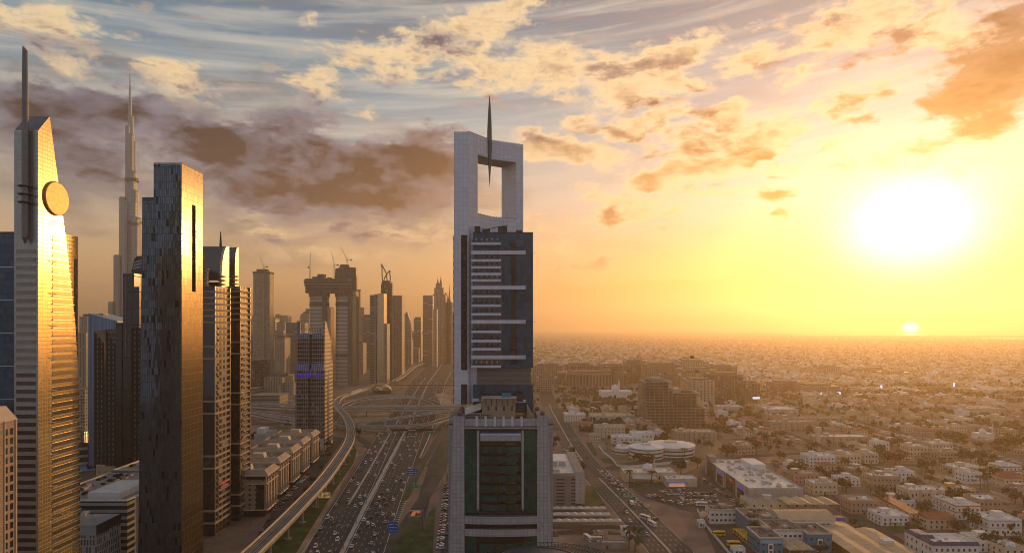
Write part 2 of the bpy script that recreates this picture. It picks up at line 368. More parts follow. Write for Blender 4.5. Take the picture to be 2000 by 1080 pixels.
M['orange'] = plain('orange_trim', (.50,.14,.03), .7)
M['black'] = plain('black_metal', (.015,.015,.017), .4, spec=.4)
M['dark'] = plain('dark_metal', (.05,.048,.045), .45, .4)
M['steel'] = plain('steel', (.42,.42,.42), .35, .8)
M['dkglass'] = plain('dark_glass', (.015,.018,.022), .08, 0, spec=1.0)
M['winglass'] = plain('window_glass', (.03,.035,.04), .12, 0, spec=.9)
M['rust'] = plain('rusty_steel', (.17,.06,.03), .8, var=.3, sc=.3)
M['tent'] = plain('tan_canvas', (.62,.42,.24), .85, var=.12, sc=.1)
M['canvas'] = plain('pale_canvas', (.62,.55,.47), .8, var=.12, sc=.2)
M['bluep'] = plain('turquoise_paint', (.04,.22,.33), .6, var=.1)
M['skyb'] = plain('pale_blue_paint', (.25,.45,.58), .6)
M['purple'] = plain('purple_canvas', (.08,.07,.22), .7)
M['busy'] = plain('bus_yellow', (.78,.46,.02), .35, spec=.6)
M['redp'] = plain('red_paint', (.45,.03,.02), .4)
M['signb'] = plain('sign_blue', (.02,.16,.50), .5)
M['signg'] = plain('sign_green', (.0,.28,.13), .5)
M['trunk'] = plain('bark', (.12,.08,.05), .9)
M['yelc'] = plain('crane_yellow', (.55,.33,.06), .6)
M['matte'] = plain('matte_black', (.008,.008,.008), 1.0, spec=0)
M['rubber'] = plain('rubber', (.015,.015,.015), .8)
def emis(name, col, st):
    m, k, b = mat_new(name); b.inputs['Base Color'].default_value = tuple(col)+(1,)
    b.inputs['Emission Color'].default_value = tuple(col)+(1,); b.inputs['Emission Strength'].default_value = st; return m
M['lamp'] = emis('warm_lamp', (1, .62, .25), 6); M['lampw'] = emis('white_lamp', (1, .9, .8), 6)
M['led'] = emis('blue_led', (.12, .16, .7), .5); M['ledw'] = emis('screen_glow', (.6, .75, 1), .8); M['purl'] = emis('purple_led', (.08, .05, .6), .30)
M['redl'] = emis('red_led', (.6, .06, .04), .18); M['goldpic'] = emis('billboard_picture', (.45, .25, .06), .8); M['shopl'] = emis('shop_light', (1, .5, .3), .25)
# ------------------------------------------------------------------ ground: one sheet, sand to the horizon with darker urban patches
def ground_mat():
    m, k, b = mat_new('desert_city_ground'); o = k.n.new('ShaderNodeTexCoord').outputs['Object']
    a = k.noise(o, .004, 8, .65); c = k.noise(o, .03, 6, .6); d = k.noise(o, .4, 4, .6)
    col = k.mix(k.mr(a, .35, .65), (.15,.105,.075,1), (.31,.215,.145,1))
    col = k.mix(k.m('MULTIPLY', k.mr(c, .45, .62), .6), col, (.085,.062,.046,1))
    col = k.mix(k.m('MULTIPLY', k.mr(d, .3, .7), .25), col, (.45,.35,.25,1))
    k.put(b.inputs['Base Color'], col); b.inputs['Roughness'].default_value = .95; b.inputs['Specular IOR Level'].default_value = .1
    return m
b = MB(); N = 24
xs = [-24500, -14500, -4000, -1500, -600, 0, 600, 1500, 4000, 14500, 24500]; ys = [-420, 300, 900, 2000, 5000, 15000, 24500]
vs = [(x, y, 0) for y in ys for x in xs]; nx = len(xs)
b.add(vs, [(j*nx+i, j*nx+i+1, (j+1)*nx+i+1, (j+1)*nx+i) for j in range(len(ys)-1) for i in range(nx-1)])
struct(b.build('ground', ground_mat()))
# distant sea on the right
ms, k, pb = mat_new('sea_water'); pb.inputs['Base Color'].default_value = (.05,.06,.06,1); pb.inputs['Roughness'].default_value = .06
b = MB(); b.add([(5200, 11200, 1.5), (23400, 8300, 1.5), (23400, 24400, 1.5), (9200, 24400, 1.5)], [(0,1,2,3)])
struct(b.build('sea', ms))
b = MB(); b.add([(5350, 7300, 1.4), (12000, 7000, 1.4), (12000, 8300, 1.4), (6000, 8250, 1.4)], [(0,1,2,3)])
struct(b.build('lagoon', ms))

# ------------------------------------------------------------------ highway
HW = [(300,-91.5,50),(369,-97.2,50),(470,-106,52),(574,-114.5,56),(752,-129,66),(1000,-150,74),(1500,-196,84),(2100,-236,92),(2700,-280,96),(4500,-420,100),(7000,-640,100)]
def hwx(y):
    for (a, xa, wa), (c, xc, wc) in zip(HW, HW[1:]):
        if y <= c:
            s = (y-a)/(c-a); return xa+(xc-xa)*s, wa+(wc-wa)*s
    return HW[-1][1], HW[-1][2]
def hw_pts(off, y0, y1, step=40, z=0):
    pts = []; y = y0
    while y <= y1:
        x, w = hwx(y); pts.append((x+(off(y, w) if callable(off) else off), y, z)); y += step
    return pts
pts = hw_pts(0, 300, 6500, 50)
struct(MB().ribbon(pts, [hwx(p[1])[1] for p in pts], z=.06).build('highway', M['asphalt']))
# service roads either side
SVR = lambda y, w: w/2+15
SVL = lambda y, w: -w/2-60+ (y-369)*.03
struct(MB().ribbon(hw_pts(lambda y, w: w/2+14, 300, 640, 40), 9, z=.07).build('service_road', M['asphalt']))
struct(MB().ribbon(hw_pts(lambda y, w: w/2+13+max(0, (y-560))*.04, 600, 2600, 40), 15, z=.05).build('service_road', M['asphalt']))
# a lane splitting off to the right
pz = [G(757,1080), G(800,1015), G(838,958), G(862,918), G(872,880), G(866,850), G(884,822)]
struct(MB().ribbon([tuple(p) for p in pz], 9, z=.10).build('slip_road', M['asphalt2']))
pz = [G(764,1000), G(800,940), G(838,886), G(858,850), G(872,830)]
struct(MB().ribbon([tuple(p) for p in pz], 7, z=.11).build('slip_road', M['asphalt2']))
# verges
def verge(name, pix, mat, z):
    b = MB(); v_ = [tuple(G(*p)) for p in pix]; v_ = [(x, y, z) for x, y, _ in v_]; b.add(v_, [tuple(range(len(v_)))]); return struct(b.build(name, mat))
verge('grass_verge', [(518,1085),(575,1085),(655,955),(690,905),(697,880),(690,868),(672,880),(650,920),(600,985),(545,1050)], M['grass'], .12)
verge('sand_verge', [(575,1085),(592,1085),(662,955),(698,895),(700,880),(692,882),(684,905),(652,955),(600,1040)], M['sandy'], .09)
verge('grass_verge', [(800,1085),(838,1000),(850,990),(845,1085)], M['grass'], .13)
verge('grass_verge', [(757,1085),(800,1085),(822,1020),(818,1000),(795,1030)], M['grass'], .13)
verge('grass_verge', [(780,985),(796,975),(833,905),(826,905),(800,945)], M['grass'], .14)
verge('grass_verge', [(841,935),(852,930),(862,908),(850,908)], M['grass'], .14)
verge('grass_verge', [(853,902),(864,902),(868,870),(862,866)], M['grass'], .14)
verge('grass_verge', [(844,855),(862,838),(880,818),(872,818),(852,838)], M['grass'], .14)
verge('grass_verge', [(712,830),(745,832),(760,825),(730,822)], M['grass'], .1)
verge('grass_verge', [(700,862),(716,872),(718,860),(698,850)], M['grass'], .1)
verge('sand_verge', [(850,770),(868,765),(885,790),(880,800),(862,790)], M['sandy'], .12)
verge('grass_verge', [(866,735),(885,722),(885,745),(866,760)], M['grass'], .12)
verge('pavement', [(845,1085),(860,1085),(872,925),(868,925),(852,1000)], M['pave'], .15)
verge('car_park', [(860,1085),(900,1085),(900,925),(872,925)], M['asphalt'], .10)
verge('sand_verge', [(700,800),(880,800),(880,818),(690,830)], M['sandy'], .03)
# left service road, forecourt in front of the flats
verge('service_road', [(478,1085),(520,1085),(560,1015),(610,945),(655,880),(672,855),(650,852),(600,905),(540,985)], M['asphalt'], .10)
verge('forecourt', [(470,1085),(480,1085),(540,985),(600,905),(648,858),(640,850),(600,850),(500,1000)], M['pave'], .05)
# concrete medians (raised) and lines
def med(off, y0, y1, w, h=.5, mat='kerb', step=40):
    b = MB(); b.ribbon(hw_pts(off, y0, y1, step, z=h), w, h-.02); o = b.build('median', M[mat]); return struct(o)
med(-1.0, 300, 2600, 2.6, .6)
med(lambda y, w: -w/2+11+(y-400)*.012, 470, 1700, 1.6, .5)
med(lambda y, w: w/2-2-(y-560)*.0, 640, 1900, 1.4, .5)
lines = MB(); solid = MB()
def lanes(off0, n, y0, y1, lw=3.65):
    for i in range(n+1):
        if i in (0, n):
            solid.ribbon(hw_pts(lambda y, w: off0(y, w)+i*lw, y0, y1, 30), .3, z=.12); continue
        y = y0+random.uniform(0, 6)
        while y < min(y1, 900):
            x0, w0 = hwx(y); x1, w1 = hwx(y+3.5)
            lines.ribbon([(x0+off0(y, w0)+i*lw, y, .12), (x1+off0(y+3.5, w1)+i*lw, y+3.5, .12)], .22); y += 11
lanes(lambda y, w: -w/2+1.2, 6, 305, 1500); lanes(lambda y, w: 1.2, 6, 305, 1500)
struct(lines.build('lane_markings', M['mark'])); struct(solid.build('edge_lines', M['mark']))
hb = MB()
for i in range(14):      # hatched gore beside the slip road
    p = G(772+i*1.6, 1022-i*3.9); hb.ribbon([(p.x-1.5, p.y-1, .14), (p.x+1.8, p.y+.5, .14)], .6)
struct(hb.build('hatched_marking', M['mark']))

# ------------------------------------------------------------------ boulevard on the right
BV = [(300,87),(369,92.6),(476,83.5),(613,70),(722,66),(1015,63),(1500,70),(2200,120)]
def bvx(y):
    for (a, xa), (c, xc) in zip(BV, BV[1:]):
        if y <= c: return xa+(xc-xa)*(y-a)/(c-a)
    return BV[-1][1]
def bvp(off, y0, y1, step=15, z=0):
    n = int((y1-y0)/step)+1; return [(bvx(y0+i*step)+off, y0+i*step, z) for i in range(n)]
struct(MB().ribbon(bvp(0, 300, 2190, 30), 27, z=.06).build('boulevard', M['asphalt2']))
struct(MB().ribbon(bvp(15.5, 300, 590), 4, z=.10).build('pavement', M['pave']))
struct(MB().ribbon(bvp(-16, 300, 590), 5, z=.10).build('pavement', M['pave']))
for a, c in ((300, 565), (625, 1100)):
    struct(MB().ribbon(bvp(-.5, a, c, z=.25), 1.6, .2).build('median', M['kerb']))
lines = MB()
for off in (-10,-6.8,-3.6,3.4,6.6,9.8):
    y = 310
    while y < 900:
        lines.ribbon([(bvx(y)+off, y, .11), (bvx(y+3)+off, y+3, .11)], .22); y += 9
for off in (-13.2, 13.2): lines.ribbon(bvp(off, 300, 1000), .25, z=.11)
struct(lines.build('lane_markings', M['mark']))
# cross street at the junction and car park
def rib_px(name, pix, w, mat, z): return struct(MB().ribbon([tuple(G(*p)) for p in pix], w, z=z).build(name, mat))
rib_px('street', [(1120,915),(1180,917),(1250,903),(1350,893),(1410,900)], 15, M['asphalt2'], .09)
verge('car_park', [(1235,955),(1300,940),(1380,905),(1408,905),(1420,950),(1400,990),(1350,1000),(1400,1085),(1362,1085),(1262,985)], M['asphalt2'], .08)
verge('parking_forecourt', [(1240,965),(1262,985),(1362,1085),(1420,1085),(1375,1040),(1350,1000),(1300,985)], M['pave'], .11)
rib_px('street', [(1410,900),(1480,890),(1560,885),(1600,893)], 12, M['asphalt2'], .09)
rib_px('street', [(1600,955),(1640,990),(1720,1040),(1800,1085)], 12, M['asphalt2'], .10)
rib_px('street', [(1480,780),(1560,800),(1650,825),(1750,850),(1830,862),(1990,905)], 22, M['asphalt2'], .07)
rib_px('street', [(1788,920),(1850,945),(1900,960),(1960,985)], 9, M['asphalt2'], .10)
rib_px('street', [(1720,1040),(1790,1030),(1870,1020),(1935,1008),(2010,1000)], 9, M['asphalt2'], .09)
rib_px('street', [(1690,893),(1760,922),(1820,955)], 8, M['asphalt2'], .08)
rib_px('street', [(1330,845),(1400,850),(1440,880),(1480,890)], 10, M['asphalt2'], .08)
verge('sand_lot', [(1790,935),(1850,925),(1900,945),(1870,955),(1830,955)], M['sandy'], .05)
verge('sand_lot', [(1930,965),(2005,945),(2005,985),(1960,980)], M['sandy'], .05)
verge('grass_verge', [(1060,798),(1262,796),(1262,803),(1065,806)], M['grass'], .1)
verge('lawn', [(1145,948),(1157,948),(1183,988),(1141,990)], M['grass'], .12)
verge('lawn', [(1170,895),(1190,895),(1205,908),(1180,903)], M['grass'], .12)
verge('lawn', [(1143,864),(1155,864),(1168,888),(1160,890)], M['grass'], .12)
verge('lawn', [(1712,1025),(1782,1025),(1796,1032),(1745,1038)], M['grass'], .12)
verge('lawn', [(1230,940),(1268,950),(1260,955),(1228,953)], M['grass'], .12)
verge('sand_lot', [(1060,745),(1250,745),(1262,795),(1060,797)], M['sandy'], .05)
verge('sand_lot', [(1076,1025),(1200,1022),(1225,1060),(1076,1062)], M['sandy'], .05)
verge('yard', [(1380,1000),(1470,1030),(1490,1085),(1400,1085),(1375,1030)], M['asphalt2'], .12)
# ------------------------------------------------------------------ metal clad tower at the left, lit gold on its right side, with mast and disc
clad = facade('sunlit_clad_panels', (.50,.38,.20), (.78,.60,.28), fh=1.75, bw=1.5, wf=.93, hf=.93, wrough=.5, grough=.13, gmetal=.85, wmetal=.5, gvar=.08, blind=0, roof=(.25,.25,.27))  # silvery cladding, with the gold of the low sun put into its colour
cladL = facade('shaded_clad_panels', (.30,.29,.27), (.36,.345,.32), fh=1.75, bw=1.5, wf=.93, hf=.93, wrough=.5, grough=.30, gmetal=.7, wmetal=.3, gvar=.07, blind=0)  # same cladding for the front, its shade put into a darker grey
bandg = plain('mirror_band', (.55,.46,.30), .08, .95, var=.1, sc=.8)
bandd = plain('dark_band', (.02,.02,.022), .15, .0, spec=.9)
def gold_lit_tower():
    X1, X0 = -201.3, -211.5
    prof = [(272,0),(299,0),(297.8,96.6),(295.3,130),(288.2,172.7),(283.7,195.8),(278.7,221.9),(272,213.8)]
    r = thing('clad_office_tower', 'tall metal-clad tower with round gold disc, slanted top and needle mast at left', 'tower')
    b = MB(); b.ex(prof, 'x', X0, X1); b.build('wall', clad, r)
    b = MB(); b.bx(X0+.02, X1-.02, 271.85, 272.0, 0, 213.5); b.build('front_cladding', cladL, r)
    rs = MB(); rs.bx(-211, -203.2, 287.5, 299.6, 0, 172.5); rs.build('rear_wing', clad, r)
    rs = MB(); rs.bx(-203.15, -203.0, 297.3, 299.0, 60, 162); rs.build('dark_slot', bandd, r)
    def yedge(z):
        for (ya, za), (yb, zb) in zip(prof[1:6], prof[2:7]):
            if za <= z <= zb: return ya+(yb-ya)*(z-za)/(zb-za)
        return 290
    z = 169.5; i = 0
    while z > 30:
        hh = 1.9
        b = MB(); b.bx(X1, X1+.12, 280.2, yedge(z)-.4, z-hh/2, z+hh/2); g = b.build('glass_band', bandg, r)
        b = MB(); b.bx(X1, X1+.5, 280.2, yedge(z)+.3, z-hh/2-.3, z-hh/2-.02); b.build('ledge', M['steel'] if z > 128 else M['concw'], r)
        if z < 166:
            b = MB(); b.bx(X0+1, X1-1.0, 271.70, 271.85, z-hh/2, z+hh/2-.2); b.build('window_band', bandd if z < 112 else glsc, r)
        if i % 4 == 3:
            b = MB(); b.tube((X1+.2, 277.8, z), (X1+1.2, 281.5, z-.3), .14, n=5); b.build('bracket', M['steel'], r)
        z -= 3.5; i += 1
    b = MB()
    for i in range(8): b.bx(X1, X1+.1, 278.6+i*1.15, 279.2+i*1.15, 174.5, 176.6)
    b.build('small_openings', bandd, r)
    # disc on the sunlit side
    b = MB(); yc, zc, n = 282.4, 186.8, 40
    vs = []
    for xx, rr in ((X1, 7.5), (X1+.7, 7.5), (X1+.9, 7.1)):
        for i in range(n): a = 2*math.pi*i/n; vs.append((xx, yc+math.cos(a)*rr, zc+math.sin(a)*rr))
    fs = [(j*n+i, j*n+(i+1) % n, (j+1)*n+(i+1) % n, (j+1)*n+i) for j in range(2) for i in range(n)]+[tuple(range(2*n, 3*n))]
    b.add(vs, fs); b.build('disc', plain('bronze_disc', (.50,.30,.12), .45, .5, var=.15, sc=.6, bump=.2), r)
    # mast
    b = MB(); xm, ym = -205.5, 270.1
    b.lathe(xm, ym, [(1.15,168),(1.2,172),(1.2,212),(1.12,235),(1.0,246.2)], 14)
    b.add([(xm+math.cos(a)*q, ym+math.sin(a)*q, zz) for a, q, zz in [(2*math.pi*i/14, 1.0, 246.2) for i in range(14)]]+[(xm+math.cos(2*math.pi*i/14)*.95, ym+math.sin(2*math.pi*i/14)*.9, 247.6+1.2*-math.cos(2*math.pi*i/14)) for i in range(14)],
          [(i, (i+1) % 14, 14+(i+1) % 14, 14+i) for i in range(14)]+[tuple(range(14, 28))])
    b.lathe(xm, ym, [(.3,165.5),(1.15,168)], 14)
    b.build('mast', plain('mast_metal', (.17,.16,.15), .4, .6), r, sm=False)
    for zz in (189.6, 186.2, 182.8):
        b = MB(); b.lathe(xm, ym, [(1.2,zz-.3),(2.5,zz-.25),(2.6,zz),(2.5,zz+.25),(1.2,zz+.3)], 16); b.bx(xm-.6, xm+.6, ym, 271.9, zz-.25, zz+.25); b.build('mast_collar', M['dark'], r)
glsc = plain('dull_band', (.25,.23,.19), .25, .5)
gold_lit_tower()
# blue glass tower behind it
bl = facade('blue_glass', (.03,.05,.07), (.02,.07,.12), fh=3.6, bw=1.6, wf=.9, hf=.9, grough=.08, gmetal=.6, gvar=.3, blind=0)
r = thing('blue_glass_tower', 'dark blue glass tower cut by the left edge, behind the gold-lit tower', 'tower')
MB().bx(-320, -256, 330, 360, 0, 178.5).build('wall', bl, r)
b = MB()
for z in range(8, 178, 17): b.bx(-320, -255.7, 329.7, 330, z, z+.5)
b.build('spandrel_line', M['steel'], r)
MB().bx(-300, -259, 335, 352, 178.5, 180.2).build('roof_plant', M['dark'], r)
MB().tube((-258.5, 333, 178.5), (-258.5, 333, 184), .25).build('antenna', M['dark'], r)
# beige block, bottom left corner
r = thing('sandstone_block', 'sunlit orange-brown stone block with paired square windows in the bottom left corner', 'building')
cb = facade('sandstone_wall', (.50,.34,.22), (.42,.28,.18), fh=.85, bw=60, wf=1.0, hf=.5, grough=.7, spec=.2, gvar=.05, blind=0)
MB().bx(-215, -181.8, 200, 235.2, 0, 96.4).build('wall', cb, r)
b = MB(); b.prism([(-215,200),(-181.6,200),(-181.6,235.4),(-215,235.4)], 96.4, 101.6, top=[(-212,203),(-184.2,203),(-184.2,233),(-212,233)]); b.build('sloped_parapet', M['cream'], r)
for j in range(20):
    for i in range(4):
        z = 93.6-j*3.4; y = (233.2, 230.6, 227.2, 224.6)[i]
        MB().bx(-181.85, -181.72, y-1.3, y, z-2.3, z).build('window', M['dkglass'], r)
for y in (234.2, 229.0): MB().bx(-181.8, -181.5, y, y+.35, 0, 96.4).build('pilaster', M['cream'], r)
# ------------------------------------------------------------------ glass tower with the dark slot
def slot_tower():
    r = thing('slot_glass_tower', 'tall dark glass tower with gold sunlit side and black vertical slot', 'tower')
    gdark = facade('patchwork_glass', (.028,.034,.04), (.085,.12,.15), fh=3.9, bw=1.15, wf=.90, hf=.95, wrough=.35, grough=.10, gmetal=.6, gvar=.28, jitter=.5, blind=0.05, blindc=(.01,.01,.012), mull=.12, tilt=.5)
    gsunlit = facade('sunlit_gold_glass', (.20,.16,.10), (.20,.15,.085), fh=3.9, bw=1.5, wf=.96, hf=.96, wrough=.3, grough=.16, gmetal=.9, wmetal=.6, gvar=.10, jitter=.5, blind=0, mull=.06, tilt=.12)  # same tower's glass, the sun's gold reflection tinted into this side's colour
    X1 = -173.9
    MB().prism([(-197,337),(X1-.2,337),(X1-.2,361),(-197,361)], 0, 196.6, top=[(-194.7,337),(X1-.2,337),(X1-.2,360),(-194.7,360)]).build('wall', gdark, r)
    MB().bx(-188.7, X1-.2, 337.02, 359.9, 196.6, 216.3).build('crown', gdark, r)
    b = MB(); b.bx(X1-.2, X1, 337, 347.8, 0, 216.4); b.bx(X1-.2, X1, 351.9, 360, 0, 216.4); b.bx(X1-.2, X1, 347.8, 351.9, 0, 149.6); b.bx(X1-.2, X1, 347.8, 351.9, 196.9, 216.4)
    b.build('sunlit_facade', gsunlit, r)
    MB().bx(X1-.19, X1-.1, 347.8, 351.9, 149.6, 196.9).build('slot', M['matte'], r)
    b = MB(); b.bx(-194.7, -188.7, 337, 337.3, 196.6, 198.6); b.bx(-194.7, -194.4, 337, 360, 196.6, 198.6); b.build('parapet_glass', bl, r)
    b = MB()
    for i in range(7): b.tube((-194.5+i*.95, 337.4, 196.6), (-194.5+i*.95, 337.4, 198.9), .07, n=4)
    b.tube((-188.7, 337, 216.6), (X1+.2, 337, 216.6), .18, n=4); b.tube((X1+.2, 337, 216.6), (X1+.2, 360.4, 216.6), .18, n=4); b.build('roof_rail', M['dark'], r)
slot_tower()
# ------------------------------------------------------------------ supertall stepped tower
def burj():
    d = 1700; k = d/F
    r = thing('stepped_supertall', 'very tall slender silver tower with stepped setbacks and a needle spire', 'skyscraper')
    mt = facade('silver_ribs', (.30,.285,.27), (.36,.34,.32), fh=9.0, bw=3.2, wf=.6, hf=.82, wrough=.45, grough=.3, gmetal=.75, wmetal=.5, gvar=.10, blind=0)
    dk = plain('mechanical_band', (.16,.15,.14), .5, .3)
    X = lambda p: D_(p, d)
    tiers = [(254,3.0,0,192,186),(255.3,3.4,2,225,214),(251.8,4.2,-3,247,238),(257.6,5.0,3,275,262),(254.2,7.2,0,262,250),(250.6,5.6,2,322,305),(260.2,5.6,-3,345,330),(257.5,9.0,0,335,320),(250.2,7.5,-8,395,380),
             (263.0,6.8,-3,395,378),(258.0,12.2,0,372,352),(245.2,6.4,-6,387,387),(270.6,7.2,-8,430,430),(263.0,13.0,0,425,405),(240.5,6.8,-12,500,500),(256,17.5,6,445,440),(233.5,5.0,-18,590,590)]
    b = MB(); b.lathe(X(253.8), d, [(3.2,ZZ(196,d)),(2.6,ZZ(172,d)),(1.6,ZZ(165,d)),(1.1,ZZ(148,d)),(.5,ZZ(140,d)),(.35,ZZ(118,d))], 8); b.build('spire', M['steel'], r)
    for pc, hw_, dy, yt, _ in tiers:
        b = MB(); rr = hw_*k; b.lathe(X(pc), d+dy*2, [(rr,0),(rr,ZZ(yt,d)-4),(rr*.86,ZZ(yt,d))], 12); b.build('setback_wing', mt, r)
    for pc, hw_, y in ((258,12.6,352),(263.2,13.3,436),(271,7.5,440),(245.5,6.7,437)):
        b = MB(); b.lathe(X(pc), d+(-8*2 if pc > 270 else 0)-(.5), [(hw_*k,ZZ(y+3,d)),(hw_*k,ZZ(y-3,d))], 12); b.build('mechanical_band', dk, r)
burj()
# ------------------------------------------------------------------ towers between the gold-lit tower and the slot tower
def polyext(name, label, pix, d, depth, mat, part='wall'):
    """tower whose outline (photo pixels, clockwise from bottom left) stands at distance d and runs back by depth"""
    r = thing(name, label, 'tower'); b = MB(); pr = [(D_(p, d), ZZ(q, d)) for p, q in pix]; b.ex(pr, 'y', d, d+depth)
    b.build(part, mat, r); return r
fin = None
mfin, k, pb = mat_new('blue_fins'); tx = k.n.new('ShaderNodeTexCoord').outputs['Object']; fx, fy, fz = k.sep(tx)
st = k.noise(k.xyz(k.m('MULTIPLY', fx, 1.0), 0, k.m('MULTIPLY', fz, .01)), .6, 3, .7)
k.put(pb.inputs['Base Color'], k.mix(k.mr(st, .35, .65), (.03,.06,.12,1), (.26,.36,.50,1))); pb.inputs['Metallic'].default_value = .5; pb.inputs['Roughness'].default_value = .2
r = polyext('blue_fin_tower', 'blue ribbed glass tower with a sloping roofline', [(172,910),(229,910),(229,627),(172,612)], 525, 30, mfin)
MB().bx(D_(190,540), D_(205,540), 538, 545, 138, ZZ(612,540)).build('roof_plant', M['cream'], r)
wdk = facade('black_grid_glass', (.016,.015,.015), (.10,.09,.08), fh=3.9, bw=3.1, wf=.34, hf=.62, grough=.3, gvar=.5, blind=.25, blindc=(.14,.12,.10), roof=(.06,.06,.06))
polyext('black_peaked_tower', 'narrow black tower with a pointed slanting top in front of the blue ribbed tower', [(183,910),(204,910),(204,672),(183,645)], 505, 15, wdk)
polyext('black_peaked_tower', 'wider black tower with slanting top and white window dots', [(206,910),(247,910),(247,705),(206,643)], 490, 15, wdk)
blk = facade('black_curtain', (.012,.012,.013), (.01,.011,.013), fh=12, bw=40, wf=.995, hf=.96, grough=.15, gvar=.3, blind=0, roof=(.03,.03,.03))
r = polyext('black_slab_tower', 'plain black slab tower with thin pale edge line left of the dark glass tower', [(240,910),(262,910),(262,534),(240,534)], 472, 20, blk)
MB().bx(D_(246,471.6), D_(246.8,471.6), 471.4, 471.9, 0, ZZ(540,472)).build('edge_strip', M['steel'], r)
MB().bx(D_(229,476), D_(241,476), 474, 490, 0, ZZ(630,476)).build('low_wing', blk, r)
gsl = facade('grey_slab', (.26,.24,.22), (.17,.16,.15), fh=4.2, bw=2.4, wf=.4, hf=.5, gvar=.3, blind=0, roof=(.2,.2,.2))
r = polyext('sloping_grey_tower', 'grey tower with sloping left side and dark tilted cap', [(254,910),(282,910),(282,534),(270,534),(254,600)], 500, 25, gsl)
b = MB(); b.ex([(D_(p,498), ZZ(q,498)) for p, q in [(256,533),(282,533),(282,500),(268,500),(262,506)]], 'y', 498, 520); b.build('cap', M['dark'], r)
b = MB()
for i in range(3): b.ex([(D_(p,497.6), ZZ(q,497.6)) for p, q in [(262.5-i*1.2,511+i*6),(277-i*1.2,507+i*6),(277-i*1.2,510+i*6),(262-i*1.2,514+i*6)]], 'y', 497.7, 497.95)
b.build('cap_window', plain('pale_panel', (.35,.37,.4), .3), r)
polyext('dark_window_block', 'dark office block with white window rows at the foot of the slot tower', [(256,910),(276,910),(276,640),(256,640)], 455, 14, wdk)
polyext('dark_window_block', 'lower black window block under the sloping grey tower', [(245,912),(272,912),(272,560),(262,560),(262,640),(245,700)], 463, 7, blk)
# low buildings at the left bottom
slatw = facade('white_slit_windows', (.30,.29,.28), (.02,.02,.022), fh=3.6, bw=1.5, wf=.42, hf=.8, jitter=.5, gvar=.3, blind=.2, roof=(.34,.31,.28))
louv = facade('white_louvre_block', (.33,.32,.31), (.03,.03,.03), fh=3.7, bw=60, wf=.93, hf=.55, gvar=.2, blind=0, roof=(.36,.33,.3))
def rooftop(r, x0, x1, y0, y1, z, n, mat='dark', hmax=2.2, seed=1):
    rn = random.Random(seed)
    for i in range(n):
        a = rn.uniform(1.2, 3.2); c = rn.uniform(1.2, 4); x = rn.uniform(x0+2, x1-2); y = rn.uniform(y0+2, y1-2)
        b = MB(); h = rn.uniform(.8, hmax); b.box(x, y, z+h/2, a, c, h); b.lathe(x, y, [(.4*min(a,c), z+h), (.4*min(a,c), z+h+.25)], 8); b.build('roof_unit', M[mat] if rn.random() < .7 else M['concw'], r)
def parapet(r, x0, x1, y0, y1, z, mat, h=1.1, t_=.35):
    b = MB(); b.bx(x0, x1, y0, y0+t_, z, z+h); b.bx(x0, x1, y1-t_, y1, z, z+h); b.bx(x0, x0+t_, y0+t_, y1-t_, z, z+h); b.bx(x1-t_, x1, y0+t_, y1-t_, z, z+h); return b.build('parapet', mat, r)
r = thing('white_hotel_block', 'grey white low block with charcoal parapet side and slit windows, bottom left', 'building')
MB().bx(-250, -206.6, 318, 338, 0, 27).build('wall', slatw, r); MB().bx(-250, -206.6, 318, 338, 27, 32).build('roof_band', facade('band_c', (.30,.30,.31), (.05,.05,.055), fh=100, bw=100, wf=.1, hf=.1, blind=0, roof=(.36,.34,.32)), r)
MB().bx(-206.58, -206.4, 318, 338, 27, 32).build('side_band', M['dark'], r)
rooftop(r, -248, -210, 320, 337, 32, 9, seed=3)
r = thing('white_louvre_block', 'pale block with roof plant and black louvre rows on its side', 'building')
MB().bx(-262, -211, 351, 416, 0, 35).build('wall', louv, r); parapet(r, -262, -211, 351, 416, 35, M['white'])
rooftop(r, -260, -238, 355, 414, 35, 26, 'black', 1.6, 5); MB().bx(-236, -218, 356, 385, 35, 38.5).build('plant_room', M['white'], r)
r = thing('white_plant_block', 'pale block with long rows of black cooling units on its roof', 'building')
MB().bx(-262, -212, 420, 455, 0, 36).build('wall', louv, r); parapet(r, -262, -212, 420, 455, 36, M['white'])
rooftop(r, -260, -236, 423, 453, 36, 18, 'black', 1.6, 6)
r = thing('sandy_low_building', 'low sunlit cream building with flat roof behind the white blocks', 'building')
MB().bx(-325, -285, 500, 545, 0, 22).build('wall', facade('cream_low', (.55,.40,.25), (.2,.15,.1), fh=5, bw=5, wf=.2, hf=.25, blind=0, roof=(.5,.42,.33)), r); parapet(r, -325, -285, 500, 545, 22, M['cream'])
rooftop(r, -322, -288, 503, 543, 22, 8, 'concw', seed=9)
r = thing('curved_podium', 'dark podium with curved decks and blue lit shopfront at ground level', 'building')
for i, (z, q) in enumerate(((0, 30), (6, 30), (12, 27), (18, 24))):
    b = MB(); b.lathe(-420, 620, [(q*1.6, z), (q*1.6, z+2.0)], 28, sx=1.2); b.build('deck', M['conc'] if i else M['skyb'], r)
    b = MB(); b.lathe(-420, 620, [(q*1.55, z+2.0), (q*1.55, z+6)], 28, sx=1.2); b.build('glass_wall', M['dkglass'] if i else M['skyb'], r)
for lab, px, py, w, h, dd in (('beige block with red roof edge left of the blue ribbed tower', 158, 860, 22, 62, 25), ('slim beige block near the blue ribbed tower', 166, 850, 16, 50, 20)):
    p = G(px, py+10); r = thing('beige_low_block', lab, 'building')
    MB().bx(p.x-w, p.x+4, p.y, p.y+dd, 0, h).build('wall', facade('beige_lo_'+str(px), (.34,.27,.2), (.04,.035,.03), fh=3.5, bw=3, wf=.5, hf=.5, roof=(.3,.1,.06)), r)
verge('street', [(60,905),(280,905),(280,960),(60,960)], M['asphalt2'], .05)

